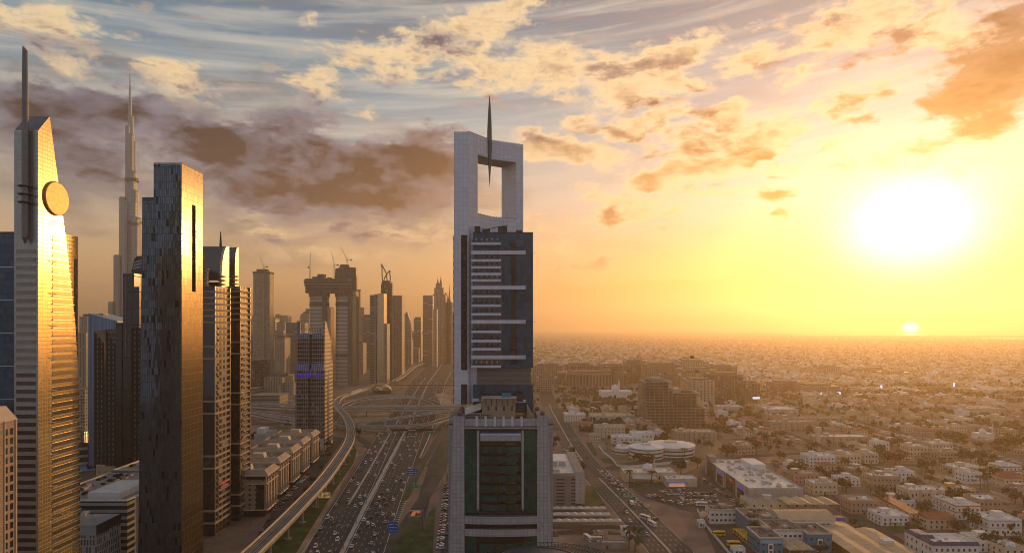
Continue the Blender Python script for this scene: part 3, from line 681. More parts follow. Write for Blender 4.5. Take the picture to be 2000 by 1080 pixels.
# ------------------------------------------------------------------ twin arch topped towers
def arch_towers():
    gold = facade('bronze_panels', (.33,.26,.17), (.46,.37,.25), fh=4, bw=2, wf=.96, hf=.96, grough=.22, gmetal=.8, wmetal=.5, gvar=.08, blind=0)
    grey = plain('grey_barrel', (.14,.13,.12), .3, .5)
    res = facade('flat_windows', (.145,.105,.07), (.012,.012,.012), fh=3.8, bw=5.2, wf=.62, hf=.62, wrough=.4, gvar=.3, blind=.1, wmetal=.3)
    def arc(yf, yb, zt, dz, dy, n=8):
        return [(yb, zt-.0)]+[(yf+dy-math.sin(math.pi/2*i/n)*dy, zt-dz+math.cos(math.pi/2*i/n)*dz) for i in range(n+1)]
    def tower(label, X1, Xb, yf, yb, zb, xs1, ysf, ysb, zt, dz, dy, opening):
        r = thing('arch_topped_tower', label, 'tower')
        # balcony body
        MB().bx(Xb, X1, yf, yb, 0, zb).build('wall', res, r)
        MB().bx(Xb, X1-.1, yf-.2, yf, 0, zb-2).build('front_glass', M['dkglass'], r)
        z = zb-3.5; i = 0
        while z > 5:
            big = (i % 9) in (0,) or (i % 9) == 2
            if i < 6 or big:
                b = MB(); e = 1.0; b.box((Xb+X1)/2+e/2, (yf+yb)/2-e/2, z, X1-Xb+e, yb-yf+e, 1.1 if big or i < 6 else .5); b.build('ledge', M['beige'], r)
            else:
                b = MB(); b.bx(X1, X1+.8, yf+4.5, yb-1.0, z-.6, z+.6); b.build('balcony', M['conc'], r)
            z -= 3.8; i += 1
        b = MB(); b.bx(X1, X1+1.0, yb-.9, yb, 0, zb); b.bx(X1, X1+.6, yf, yf+.8, 0, zb); b.build('corner_pier', gold, r)
        # arch slab
        pr = [(ysb, zb-40)]+arc(ysf, ysb, zt, dz, dy)+[(ysf, zb-40)]
        if opening:
            b = MB(); b.ex(list(reversed(pr)), 'x', xs1-1.6, xs1); b.build('end_wall', gold, r)
            top = arc(ysf, ysb, zt, dz, dy); top = top[:-1]+[(ysf, zt-dz*.95), (ysf+1.5, zt-dz*.95), (ysb, zt-dz*.95)]
            b = MB(); b.ex(list(reversed(top)), 'x', xs1-40, xs1-1.6); b.build('barrel_roof', grey, r)
            MB().bx(xs1-40, xs1-1.6, ysb-1.5, ysb-.1, zb-30, zt-dz).build('back_wall', M['dark'], r)
            b = MB(); b.lathe(xs1-10.5, ysf-7, [(6,zb-3),(6,zb+1),(5.2,zb+1.2),(5.2,zb+11),(5.8,zb+11.3),(5.8,zb+12)], 20); b.build('roof_drum', facade('drum_glass', (.3,.28,.26), (.08,.10,.12), fh=2.6, bw=2, wf=1.0, hf=.7, gmetal=.5, blind=0), r)
        else:
            b = MB(); b.ex(list(reversed(pr)), 'x', xs1-8.5, xs1-.2); b.build('barrel_slab', grey, r)
            b = MB(); b.ex(list(reversed(pr)), 'x', xs1-.2, xs1); b.build('end_wall', gold, r)
            b = MB()
            z = zb-3
            for j in range(28): b.bx(xs1-4.6, xs1-1.8, ysf-.08, ysf, z-1.8, z); z -= 3.8
            b.build('window_column', M['dkglass'], r)
        for j in range(3):
            b = MB(); b.lathe(xs1-.5, ysf+1, [(2.4, zb+2+j*2.6), (2.4, zb+2.9+j*2.6)], 12); b.build('ring_ledge', gold, r)
        return r
    r = tower('brown tower with dark arched opening and drum under its barrel roof', -186.0, -216, 400, 421, 156, -190.5, 420, 431, 184.5, 24, 9, True)
    b = MB(); b.lathe(D_(431,428), 428, [(1.0,182),(.7,188),(.25,194),(.06,194.5)], 8); b.build('spire', M['dark'], r)
    b = MB(); b.bx(-184.9, -184.7, 406, 417, 31, 31.8); b.bx(-184.9, -184.7, 406, 417, 28.4, 29.2); b.build('red_sign', M['redl'], r)
    tower('slimmer brown tower with rounded grey slab top right of the arched one', -183.9, -200, 432, 448, 158, -192.6, 445, 451, 186.5, 14, 5, False)
arch_towers()
# ------------------------------------------------------------------ terrace of matching flats beside the rail viaduct
def flats():
    wallm = facade('flats_wall', (.42,.29,.19), (.025,.022,.02), fh=3.4, bw=4.4, wf=.30, hf=.45, wrough=.75, gvar=.4, blind=.12, roof=(.16,.14,.12))
    def mk(label):
        r = thing('apartment_block', label, 'apartment block', group='matching brown apartment blocks in a row by the rail viaduct')
        # local: right front corner at origin, body to -x and +y
        MB().bx(-34, 0, 0, 25, 4.5, 25.5).build('wall', wallm, r)
        MB().bx(-33.5, -.5, .5, 24.5, 0, 4.5).build('shopfront', M['dkglass'], r)
        MB().bx(-33, -.9, 1.5, 23.5, 25.5, 28).build('top_storey', M['winglass'], r)
        b = MB()
        for i in range(6): b.bx(-.7, -.05, .6+i*4.76, 1.7+i*4.76-(.6 if i == 5 else 0), 25.5, 28)
        b.build('top_storey_pier', M['beige'], r)
        b = MB(); b.bx(-36, 1.6, -1.4, 26.4, 28, 29.2); b.build('cornice', M['cream'], r)
        b = MB(); q = [(-35.5,-1),(1.2,-1),(1.2,26),(-35.5,26)]; t2 = [(-33.5,1.6),(-1.6,1.6),(-1.6,23.4),(-33.5,23.4)]
        n = 4; vs = [(x, y, 29.2) for x, y in q]+[(x, y, 32) for x, y in t2]+[(x*.985-.2, y*.97+.4, 32) for x, y in t2]+[(x*.985-.2, y*.97+.4, 29.4) for x, y in t2]
        fs = [(j*4+i, j*4+(i+1) % 4, (j+1)*4+(i+1) % 4, (j+1)*4+i) for j in range(3) for i in range(4)]+[(12,13,14,15)]
        b.add(vs, fs); b.build('mansard', M['beige'], r)
        for y0 in (2.2, 8.4, 15.2, 21.2):
            b = MB(); b.bx(0, .9, y0, y0+2.2, 3.5, 25.5); b.build('bay_pier', M['beige'], r)
        for zz in (4.5, 22.4):
            b = MB(); b.bx(-34, 1.1, -.8, 25.4, zz, zz+.6); b.build('string_course', M['cream'], r)
        b = MB(); b.bx(-6.5, -1.2, -.12, -.02, 5, 22); b.build('glass_strip', M['dkglass'], r)
        b = MB(); b.ex([(-24,29.4),(-13,29.4),(-14.5,33.6),(-22.5,33.6)], 'y', 9, 16); b.build('roof_house', M['cream'], r)
        rooftop(r, -33, -2, 2.5, 23, 29.4, 6, 'concw', 1.4, seed=2)
        b = MB(); b.bx(.1, .8, 4, 21, 3.6, 4.3); b.build('shop_light', M['shopl'], r)
        return r
    spots = [(441,-169.5),(483,-176),(521,-179.5),(559,-183.5),(597,-186.5)]
    r0 = mk('brown apartment block nearest the camera in the row by the rail viaduct')
    nm = ['second', 'middle', 'fourth', 'farthest']
    for i, (y, x) in enumerate(spots):
        if i == 0: r0.location = (x, y, 0); r0.rotation_euler.z = R(4); continue
        dup(r0, (x, y, 0), R(4), nm[i-1]+' brown apartment block of the row of five by the rail viaduct')
flats()
r = thing('white_car_park_block', 'white block with striped open parking decks behind the brown flats', 'building')
for (x0, x1, y0, y1, h) in ((-262,-250,650,680,22),(-250,-222,655,720,16)):
    MB().bx(x0, x1, y0, y1, 0, h).build('wall', facade('deck_'+str(h), (.5,.46,.42), (.03,.03,.03), fh=3.6, bw=80, wf=1.0 if h < 20 else .1, hf=.5, blind=0, roof=(.3,.3,.3)), r)
rooftop(r, -260, -225, 655, 678, 16, 5, 'concw')
MB().bx(-261, -254, 655, 668, 22, 27).build('stair_tower', M['white'], r)
# ------------------------------------------------------------------ gridded hotel tower by the interchange
def text_obj(s, size, mat, parent, loc, rot=(R(90),0,0), name='lettering', ext=.05):
    c = bpy.data.curves.new(name, 'FONT'); c.body = s; c.size = size; c.extrude = ext; c.align_x = 'CENTER'
    o = bpy.data.objects.new(name, c); COL.objects.link(o); dg = bpy.context.evaluated_depsgraph_get()
    me = bpy.data.meshes.new_from_object(o.evaluated_get(dg)); me.materials.clear(); me.materials.append(mat)
    bpy.data.objects.remove(o); q = bpy.data.objects.new(name, me); COL.objects.link(q); q.location = loc; q.rotation_euler = rot; q.parent = parent
    return q
def grid_tower():
    r = thing('gridded_hotel_tower', 'white gridded glass tower with blue sloped bands and two horns beside the curving viaduct', 'tower')
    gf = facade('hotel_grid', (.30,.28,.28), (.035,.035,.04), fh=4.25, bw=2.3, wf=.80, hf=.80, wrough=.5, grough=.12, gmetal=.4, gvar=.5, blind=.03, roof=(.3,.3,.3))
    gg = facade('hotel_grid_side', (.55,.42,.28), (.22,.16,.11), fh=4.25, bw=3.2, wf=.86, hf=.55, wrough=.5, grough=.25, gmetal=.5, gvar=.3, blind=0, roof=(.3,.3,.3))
    sl = facade('hotel_blue_slope', (.30,.32,.40), (.07,.10,.20), fh=50, bw=2.3, wf=.84, hf=.99, gmetal=.4, grough=.2, gvar=.2, blind=0)
    Y0, Y1 = 677, 712; XL, XR = -229, -199.3; zt, zm, zm2 = 124, 85.6, 92
    def face(bxs, m, nm): b = MB(); b.bx(*bxs); return b.build(nm, m, r)
    for (a, c) in ((XL, -214.9), (-213.3, XR)):
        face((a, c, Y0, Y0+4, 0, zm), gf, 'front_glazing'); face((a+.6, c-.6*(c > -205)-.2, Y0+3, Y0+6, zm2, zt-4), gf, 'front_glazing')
        b = MB(); b.ex([(Y0,zm),(Y0+4,zm),(Y0+6,zm2),(Y0+3,zm2)], 'x', a+.2, c-.2); b.build('sloped_band', sl, r)
        b = MB(); b.ex([(Y0+3,zt-4),(Y0+6,zt-4),(Y0+7,zt),(Y0+5.5,zt)], 'x', a+.6, c-.8); b.build('sloped_band', sl, r)
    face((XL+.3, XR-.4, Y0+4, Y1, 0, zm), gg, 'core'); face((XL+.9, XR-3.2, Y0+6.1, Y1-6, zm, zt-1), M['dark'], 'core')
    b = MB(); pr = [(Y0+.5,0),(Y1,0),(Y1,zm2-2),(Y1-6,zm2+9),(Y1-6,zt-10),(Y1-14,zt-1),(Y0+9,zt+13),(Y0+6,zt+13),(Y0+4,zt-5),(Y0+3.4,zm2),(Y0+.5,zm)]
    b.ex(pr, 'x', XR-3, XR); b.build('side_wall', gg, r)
    b = MB(); b.ex([(Y0+5.8,zt-4),(Y0+12,zt-4),(Y0+8.5,zt+12),(Y0+7,zt+12)], 'x', XL, XL+2.6); b.build('horn', sl, r)
    MB().ex([(Y0+14,4),(Y0+20,4),(Y0+20,70),(Y0+17,84),(Y0+14,70)], 'x', XR, XR+.15).build('side_slot', M['black'], r)
    b = MB()
    for i in range(13): b.tube((XL+4+i*1.75, Y0+7.5, zt-1), (XL+4+i*1.75, Y0+9, zt+5.5), .3, n=4)
    b.tube((XL+2, Y0+9, zt+5), (XR-2, Y0+9, zt+5), .4, n=4); b.build('roof_louvre', M['concw'], r)
    MB().bx(XL-.3, XR+.4, Y0-.6, Y0-.02, 0, 13).build('base_wall', M['concw'], r); MB().bx(-213, -203, Y0-.75, Y0-.62, 0, 10).build('entrance', M['dkglass'], r)
    text_obj('Dusit', 7.5, M['purl'], r, (-221.8, Y0-.4, 78)); text_obj('Thani', 7.5, M['purl'], r, (-206.8, Y0-.4, 78))
grid_tower()
# ------------------------------------------------------------------ cranes
def tower_crane(label, x, y, z0, zm, jib, ang, cj, col='yelc', w=1.6, luff=35, cat='crane', group=None):
    """lattice mast from z0 to zm, jib of length jib at horizontal angle ang and elevation luff"""
    r = thing('tower_crane', label, cat, (x, y, 0), 0, group)
    b = MB()
    for sx in (-1, 1):
        for sy in (-1, 1): b.tube((sx*w/2, sy*w/2, z0), (sx*w/2, sy*w/2, zm), w*.09, n=4)
    z = z0; k = 0
    while z < zm-w:
        for sx in (-1, 1):
            b.tube((sx*w/2, -w/2, z), (sx*w/2, w/2, z+w*1.4), w*.06, n=3); b.tube((-w/2*(-1)**k, sx*w/2, z), (w/2*(-1)**k, sx*w/2, z+w*1.4), w*.06, n=3)
        z += w*1.4; k += 1
    b.build('mast', M[col], r)
    dx, dy = math.cos(R(ang)), math.sin(R(ang)); e = R(luff)
    tip = Vector((dx*jib*math.cos(e), dy*jib*math.cos(e), zm+1+jib*math.sin(e))); o = Vector((0, 0, zm+1)); n = Vector((-dy, dx, 0))*w*.45; up = Vector((-dx*math.sin(e), -dy*math.sin(e), math.cos(e)))*w*.8
    b = MB(); b.tube(o+n, tip, w*.09, n=4); b.tube(o-n, tip, w*.09, n=4); b.tube(o+up, tip, w*.09, n=4); m_ = int(jib/(w*1.6))
    for i in range(m_):
        a = o.lerp(tip, i/m_); c = o.lerp(tip, (i+1)/m_); f = 1-i/m_; b.tube(a+n*f, c+up*(1-(i+1)/m_), w*.06, n=3); b.tube(a-n*f, c+up*(1-(i+1)/m_), w*.06, n=3)
    b.build('jib', M[col], r)
    b = MB(); ct = Vector((-dx*cj, -dy*cj, zm+1+cj*.25)); b.tube(o, ct, w*.22, n=4); b.box(ct.x, ct.y, ct.z-w*.6, w*1.6, w*1.6, w*1.6); b.build('counterweight', M['dark'], r)
    b = MB(); ap = Vector((-dx*cj*.35, -dy*cj*.35, zm+jib*.22+2)); b.tube(o, ap, w*.12, n=4); b.tube(ap, tip, w*.05, n=3); b.tube(ap, ct, w*.05, n=3); b.build('apex', M[col], r)
    MB().box(dx*w, dy*w, zm+.6, w*1.3, w*1.3, w*1.3).build('cab', M['white'], r)
    return r
# ------------------------------------------------------------------ twin curved towers joined by a sky bridge
def sky_view():
    d = 1450
    r = thing('bridged_twin_towers', 'twin rounded towers under construction joined near the top by a heavy sky bridge', 'tower')
    gl_ = facade('pale_curved_glass', (.16,.13,.10), (.42,.38,.32), fh=8.5, bw=400, wf=1.0, hf=.72, grough=.3, gmetal=.4, gvar=.12, blind=0, roof=(.2,.15,.1))
    br = facade('raw_floors', (.19,.12,.075), (.035,.025,.018), fh=5.0, bw=6, wf=.85, hf=.6, gvar=.5, blind=0, wrough=.9, roof=(.2,.13,.08))
    go = facade('gold_edge_glass', (.30,.20,.11), (.5,.38,.22), fh=4.5, bw=3, wf=.8, hf=.8, grough=.2, gmetal=.8, gvar=.3, blind=0)
    X = lambda p: D_(p, d); Zz = lambda q: ZZ(q, d)
    for (pc, pr_, yt, sh) in ((624, 19, 580, 637), (676, 20, 580, 686)):
        b = MB(); b.lathe(X(pc), d, [(pr_*d/F, 0), (pr_*d/F, Zz(yt))], 28, sy=.6); b.build('curved_glazing', gl_, r, sm=False)
        b = MB(); b.lathe(X(pc), d, [(pr_*d/F+.6, Zz(597)), (pr_*d/F+.6, Zz(592))], 28, sy=.6); b.build('open_floor', br, r)
        b = MB(); b.lathe(X(pc), d, [(pr_*d/F+.6, Zz(690 if pc > 650 else 640)-8), (pr_*d/F+.6, Zz(690 if pc > 650 else 640))], 28, sy=.6); b.build('open_floor', br, r)
        MB().bx(X(sh)-4, X(sh)+4, d-16, d+10, 0, Zz(545)).build('lift_shaft', M['concd'], r)
        b = MB(); b.bx(X(sh)+4.1, X(sh)+13, d-10, d+18, 0, Zz(600 if sh < 650 else 570)); b.build('side_glazing', go, r)
    b = MB(); b.lathe(X(624), d, [(24, Zz(580)), (25, Zz(560)), (25, Zz(545))], 24, sy=.6); b.build('upper_floors', br, r)
    b = MB(); b.lathe(X(676), d, [(25, Zz(580)), (25, Zz(541)), (24.8, Zz(537)), (24, Zz(525))], 24, sy=.6); b.build('upper_floors', br, r)
    b = MB(); b.lathe(X(673), d, [(18, Zz(535)), (16, Zz(525)), (11, Zz(521)), (10, Zz(517))], 20, sy=.6); b.bx(X(686), X(695), d-8, d+14, Zz(575), Zz(523)); b.build('stepped_top', br, r)
    b = MB(); b.bx(X(601), X(686), d-17, d+12, Zz(573), Zz(561)); b.bx(X(600), X(690), d-19, d+14, Zz(560), Zz(550)); b.bx(X(603), X(686), d-17, d+12, Zz(549), Zz(545)); b.build('sky_bridge', br, r)
    b = MB(); b.lathe(X(603), d-2, [(3, Zz(560)), (9, Zz(556)), (10.5, Zz(549)), (8, Zz(546))], 16); b.build('bridge_nose', br, r)
    b = MB()
    for z in (561, 556, 550, 546): b.bx(X(600), X(690), d-20, d-19.2, Zz(z)-.5, Zz(z)+.5)
    b.build('bridge_edge', M['conc'], r)
    b = MB(); b.bx(X(622), X(635), d-8, d+8, Zz(545), Zz(536)); b.bx(X(612), X(622), d-8, d+6, Zz(545), Zz(541)); b.bx(X(640), X(647), d-6, d+6, Zz(545), Zz(542)); b.build('roof_core', M['concd'], r)
    for lab, p, q0, q1, jb, an, lf in (('tall thin crane rising from the left end of the sky bridge', 606.5, 545, 525, 40, 88, 84), ('luffing crane with its jib up left between the twin towers', 654, 545, 520, 34, 165, 76), ('highest luffing crane on top of the right twin tower', 679.5, 518, 510, 36, 175, 62)):
        tower_crane(lab, X(p), d-4, Zz(q0)-2, Zz(q1), jb, an, 9, 'concw', 2.0, lf)
sky_view()
def box_tower(label, p0, p1, q, d, depth, mat, name='tower', cat='tower', top=None, group=None, side=None):
    r = thing(name, label, cat, (D_((p0+p1)/2, d), d, 0), 0, group); w = D_(p1, d)-D_(p0, d); h = ZZ(q, d)
    b = MB(); b.bx(-w/2, w/2, 0, depth, 0, h); b.build('wall', mat, r)
    if top: b = MB(); b.bx(-w/2+w*.15, w/2-w*.15, depth*.2, depth*.8, h, h+top); b.build('roof_plant', M['concd'], r)
    return r
hz1 = facade('mid_a', (.40,.31,.22), (.08,.065,.05), grough=.4, fh=5, bw=4, wf=.55, hf=.55, gvar=.3, blind=.1, roof=(.3,.24,.18))
hz2 = facade('mid_b', (.27,.22,.18), (.07,.06,.055), grough=.4, fh=6, bw=60, wf=1, hf=.5, gvar=.3, blind=.1, gmetal=.3, roof=(.3,.24,.18))
hz3 = facade('mid_c', (.33,.27,.21), (.05,.045,.04), grough=.4, fh=5, bw=5, wf=.4, hf=.9, gvar=.3, blind=.1, roof=(.3,.24,.18))
hz4 = facade('mid_d', (.10,.085,.075), (.05,.045,.045), fh=5, bw=5, wf=.8, hf=.8, gvar=.5, blind=.1, gmetal=.5, roof=(.2,.17,.14))
# round-cornered tower under construction on the left
def slim():
    d = 1650; r = thing('unfinished_residential_tower', 'slim rounded concrete tower with open top floors and a crane, left of the gridded hotel', 'tower')
    b = MB(); w = D_(525,d)-D_(492,d); xc = D_(508.5,d); h = ZZ(534,d)
    pl = [(xc-w/2, d+w*.8), (xc-w/2, d+8), (xc-w*.36, d+1.5), (xc-w*.1, d), (xc+w*.12, d+1), (xc+w*.2, d+6), (xc+w/2, d+6), (xc+w/2, d+w*.8)]
    b.prism(pl, 0, h); b.build('wall', facade('slim_floors', (.36,.28,.20), (.10,.08,.06), fh=5, bw=4, wf=.7, hf=.5, gvar=.4, blind=.2), r)
    b = MB(); b.prism([(x+(x-xc)*.06, y-1) for x, y in pl], h, h+5); b.bx(xc-w*.3, xc+w*.3, d+8, d+w*.6, h+5, h+12); b.build('open_top', M['concd'], r)
    MB().bx(xc+w*.13, xc+w*.19, d+.3, d+3, 0, h).build('lift_rail', M['yelc'], r)
    tower_crane('luffing crane on the slim rounded tower', D_(514.5,d), d+5, h, h+14, 34, 150, 12, 'yelc', 2.4, 58)
slim()
def lbl(p, extra): return extra
BG = [ # label, px0, px1, ytop, d, depth, mat
 ('dark flat-roofed office block at the foot of the slim rounded tower', 486, 508, 703, 1250, 50, hz4), ('striped low office block with vertical white fins', 515, 551, 737, 1230, 60, hz3), ('low wide slab building beside the flyover', 488, 546, 772, 1020, 40, hz2),
 ('slender curved-top tower right of the slim rounded tower', 536, 556, 660, 1550, 40, hz1), ('wide hazy tower behind the gridded hotel', 558, 590, 630, 1900, 60, hz2), ('hazy tower with flat top left of the twin towers', 588, 604, 612, 2200, 50, hz1), ('small hazy block just left of the twin towers', 597, 606, 603, 2300, 40, hz3),
 ('hazy tower with rectangular hole near its top', 696, 704, 568, 2500, 30, hz3), ('stepped hazy tower right of the twin towers', 698, 711, 600, 2300, 40, hz1), ('dim block between the twin towers and the gold edged tower', 708, 723, 618, 2100, 40, hz2),
 ('pale gridded tower right of the dark crowned tower', 765, 785, 577, 1620, 40, hz1), ('plain hazy tower behind the footbridge', 808, 822, 622, 2500, 40, hz2), ('banded tower with a set back top', 826, 845, 577, 2150, 40, hz2),
 ('slim tower beside the crowned hotel tower', 846, 853, 604, 2100, 30, hz1), ('tall hazy tower at the edge of the centre tower', 870, 884, 590, 2300, 40, hz1), ('hazy tower right behind the crowned hotel tower', 862, 873, 575, 2450, 40, hz1),
 ('low white office by the distant road', 795, 817, 680, 2350, 40, hz3), ('hazy pale tower seen past the gold-lit tower', 155, 171, 618, 1500, 40, hz1), ('hazy lower block seen past the gold-lit tower', 152, 168, 650, 1100, 40, hz3)]
for i, (l, a, c, q, d, dp, m_) in enumerate(BG): box_tower(l, a, c, q, d, dp, m_, top=6 if i % 2 else None)
rn = random.Random(4)
for i in range(240):
    p = rn.choice([rn.uniform(480, 600), rn.uniform(690, 890), rn.uniform(480, 880), rn.uniform(155, 280)]); d = rn.uniform(1700, 4200); q = rn.uniform(615, 668) if d > 2200 else rn.uniform(650, 690)
    if abs(D_(p, d)-hwx(d)[0]) < hwx(d)[1]/2+60: continue
    w = rn.uniform(20, 45)*F/d
    box_tower('hazy tower in the crowded skyline beyond the interchange', p-w/2, p+w/2, q, d, rn.uniform(25, 50), rn.choice([hz1, hz2, hz3, hz2]), group='hazy towers of the far skyline', top=rn.choice([None, 5]))
for i in range(60):
    p = rn.uniform(480, 860); d = rn.uniform(1050, 2300); px_road = 1000+F*(hwx(d)[0]-hwx(d)[1]/2-40)/d
    if p > px_road-12 or (640 < p < 800 and d < 1500) or (570 < p < 655 and d < 1500): continue
    w = rn.uniform(18, 45)*F/d; h = rn.uniform(6, 26)
    box_tower('low flat block among the towers beyond the interchange', p-w/2, p+w/2, HY-(h-CAMH)*F/d, d, rn.uniform(20, 45), rn.choice([hz1, hz3, hz2]), name='low_block', cat='building', group='low blocks beyond the interchange')
def gold_slab():
    d = 1480; r = thing('gold_edged_tower', 'brown slab tower with a bright gold curved side above the metro station', 'tower'); X = lambda p: D_(p, d)
    MB().bx(X(722), X(733), d+2, d+40, 0, ZZ(576,d)).build('brown_wing', hz2, r); MB().bx(X(733), X(738), d, d+40, 0, ZZ(575,d)).build('dark_wing', hz4, r)
    gm_ = facade('gold_curved_glass', (.5,.4,.25), (.6,.5,.32), fh=5, bw=4, wf=.95, hf=.95, grough=.2, gmetal=.9, gvar=.1, blind=0)
    b = MB(); x0, x1 = X(738), X(749); b.prism([(x0,d-2),(x1,d+4),(x1,d+40),(x0,d+40)], 0, ZZ(573,d)); b.build('gold_wing', gm_, r)
    MB().bx(X(749), X(755), d+6, d+40, 0, ZZ(632,d)).build('low_wing', hz1, r)
    for p in (733, 738): MB().bx(X(p)-.8, X(p)+.8, d-3, d-1, 0, ZZ(574,d)).build('edge_fin', M['concw'], r)
gold_slab()
def crown_tower():
    d = 1600; r = thing('horned_dark_tower', 'dark tower topped by two curved horns above the metro station', 'tower'); X = lambda p: D_(p, d); Q = lambda q: ZZ(q, d)
    b = MB(); b.prism([(X(744),d),(X(764),d),(X(764),d+26),(X(744),d+26)], 0, Q(557)); b.prism([(X(744),d),(X(764),d),(X(764),d+26),(X(744),d+26)], Q(557), Q(548), top=[(X(746),d+2),(X(761),d+2),(X(761),d+24),(X(746),d+24)]); b.build('wall', hz4, r)
    b = MB()
    c1 = [(746,548),(745,535),(745,523),(744,515)]; c2 = [(761,548),(761,540),(760,531),(761,528)]; c3 = [(744,515),(748,523),(753,533),(755,548)]; c4 = [(761,528),(756,532),(751,540),(748,548)]
    for c in (c1, c2, c3, c4):
        for (a, e), (g, h) in zip(c, c[1:]): b.tube((X(a), d+8, Q(e)), (X(g), d+8, Q(h)), 1.5, 1.5, n=5)
    b.build('horn', M['concd'], r)
    MB().bx(X(764), X(766), d+3, d+24, 0, Q(552)).build('side_fin', hz1, r)
crown_tower()
def egg():
    d = 2500; r = thing('egg_curved_tower', 'hazy tower with a curved egg-like outline', 'tower'); b = MB()
    b.ex([(D_(p,d), ZZ(q,d)) for p, q in [(787,700),(803,700),(804,660),(801,630),(795,608),(789,614),(787,640)]], 'y', d, d+30); b.build('wall', hz3, r)
egg()
def crowned():
    d = 2300; r = thing('crowned_hotel_tower', 'hazy twin-spired tower with stepped pinnacles left of the centre tower', 'tower'); X = lambda p: D_(p, d); Q = lambda q: ZZ(q, d)
    for a, c, q in ((845,870,575),(848,866,562),(851,863,553),(868,884,610),(870,880,590)): MB().bx(X(a), X(c), d+(a % 5), d+40, 0, Q(q)).build('tier', hz3, r)
    for p, q in ((854,544),(860,541),(874,575),(877,560)): b = MB(); b.lathe(X(p), d+15, [(5,Q(556 if p < 865 else 590)),(3,Q(550 if p < 865 else 585)),(.6,Q(q)),(.2,Q(q-6))], 8); b.build('pinnacle', M['concd'], r)
crowned()
# ------------------------------------------------------------------ metro viaduct, station, interchange decks
def spline(P, n=6):
    out = []
    for i in range(len(P)-1):
        p0, p1, p2, p3 = P[max(i-1,0)], P[i], P[i+1], P[min(i+2,len(P)-1)]
        for k in range(n):
            s = k/n; out.append(tuple(.5*((2*b_)+(-a_+c_)*s+(2*a_-5*b_+4*c_-d_)*s*s+(-a_+3*b_-3*c_+d_)*s**3) for a_, b_, c_, d_ in zip(p0, p1, p2, p3)))
    return out+[tuple(P[-1])]
DZ = 13.0
def viaduct(name, label, pix, w, z, cat='viaduct', col='conc', side=1.0, th=1.6, rails=False, pier_gap=32, thing_=True, zs=None, top='asphalt'):
    P = [tuple(G(a, c, zs[i] if zs else z)) for i, (a, c) in enumerate(pix)]; pts = spline(P, 8)
    r = thing(name, label, cat)
    MB().ribbon(pts, w, th).build('deck', M[col], r)
    b = MB(); b2 = MB()
    for sgn in (-1, 1):
        q = []
        for i in range(len(pts)):
            a = Vector(pts[max(i-1,0)]); c = Vector(pts[min(i+1,len(pts)-1)]); dd = c-a; dd.z = 0; dd.normalize(); nn = Vector((-dd.y, dd.x, 0)); p_ = Vector(pts[i])
            q.append(tuple(p_+nn*sgn*(w/2-.3)+Vector((0,0,side))))
        bb = MB(); bb.ribbon(q, .45, side+.2); bb.build('parapet', M['cream' if rails else 'concw'], r)
    MB().ribbon(pts, w-1.0, z=.05).build('surface', M['concd'] if rails else M[top], r)
    if rails:
        for off in (-2.6, -1.1, 1.1, 2.6):
            q = []
            for i in range(len(pts)):
                a = Vector(pts[max(i-1,0)]); c = Vector(pts[min(i+1,len(pts)-1)]); dd = c-a; dd.z = 0; dd.normalize(); q.append(tuple(Vector(pts[i])+Vector((-dd.y, dd.x, 0))*off))
            MB().ribbon(q, .35, z=.25).build('rail', M['concw'], r)
    acc = 0
    for a, c in zip(pts, pts[1:]):
        acc += (Vector(c)-Vector(a)).length
        if acc > pier_gap:
            acc = 0; b = MB(); b.lathe(c[0], c[1], [(1.0,0),(.95,c[2]-th-2.2),(1.6,c[2]-th-.8),(2.6,c[2]-th)], 10); b.lathe(c[0], c[1], [(2.4,0),(2.4,.6)], 10); b.build('pier', M['conc'], r)
    return r, pts
_, mpts = viaduct('metro_viaduct', 'long curving elevated rail viaduct with two tracks left of the highway', [(478,1092),(543,1030),(590,982),(631,938),(664,893),(682,862),(685,838),(676,814),(661,797),(658,785),(668,775),(695,766),(735,752)], 9.5, DZ, rails=True, side=1.3)
_, mp2 = viaduct('metro_viaduct', 'far stretch of the elevated rail viaduct running beyond the metro station', [(770,744),(790,732),(802,722),(815,714),(845,705),(885,695)], 9.5, 11, rails=True, side=1.3, pier_gap=60)
r = thing('metro_train', 'pale metro train on the viaduct approaching the shell-shaped station', 'train')
i0 = 86
for j in range(4):
    a, c = Vector(mpts[i0+j*1]), Vector(mpts[i0+j*1+1]); MB().ribbon([tuple(a.lerp(c,.04)+Vector((0,0,3.6))), tuple(a.lerp(c,.96)+Vector((0,0,3.6)))], 2.7, 3.2).build('carriage', M['white'], r)
    MB().ribbon([tuple(a.lerp(c,.06)+Vector((0,0,2.9))), tuple(a.lerp(c,.94)+Vector((0,0,2.9)))], 2.76, .9).build('window_strip', M['dkglass'], r)
def station():
    p = G(748, 766); y = 1280; x = D_(746, y)
    r = thing('metro_station', 'gold shell-shaped metro station roof by the highway', 'station', (x, y, 0), R(-62))
    b = MB(); n, m_ = 16, 12; vs = []
    for i in range(n+1):
        s = i/n; wdt = 17*math.sin(math.pi*(.18+.70*s))**.6; hh = 13*math.sin(math.pi*(.15+.72*s))**.8
        for j in range(m_+1):
            a = math.pi*j/m_; vs.append(((s-.5)*62, -math.cos(a)*wdt, 7+math.sin(a)*hh))
    b.add(vs, [(i*(m_+1)+j, (i+1)*(m_+1)+j, (i+1)*(m_+1)+j+1, i*(m_+1)+j+1) for i in range(n) for j in range(m_)])
    b.add([vs[j] for j in range(m_+1)], [tuple(range(m_+1))]); b.add([vs[n*(m_+1)+j] for j in range(m_+1)], [tuple(range(m_, -1, -1))])
    b.build('shell_roof', plain('shell_metal', (.55,.42,.22), .25, .85, var=.05), r, sm=True)
    MB().bx(-24, 24, -11, 11, 0, 9).build('concourse', M['dkglass'], r)
station()
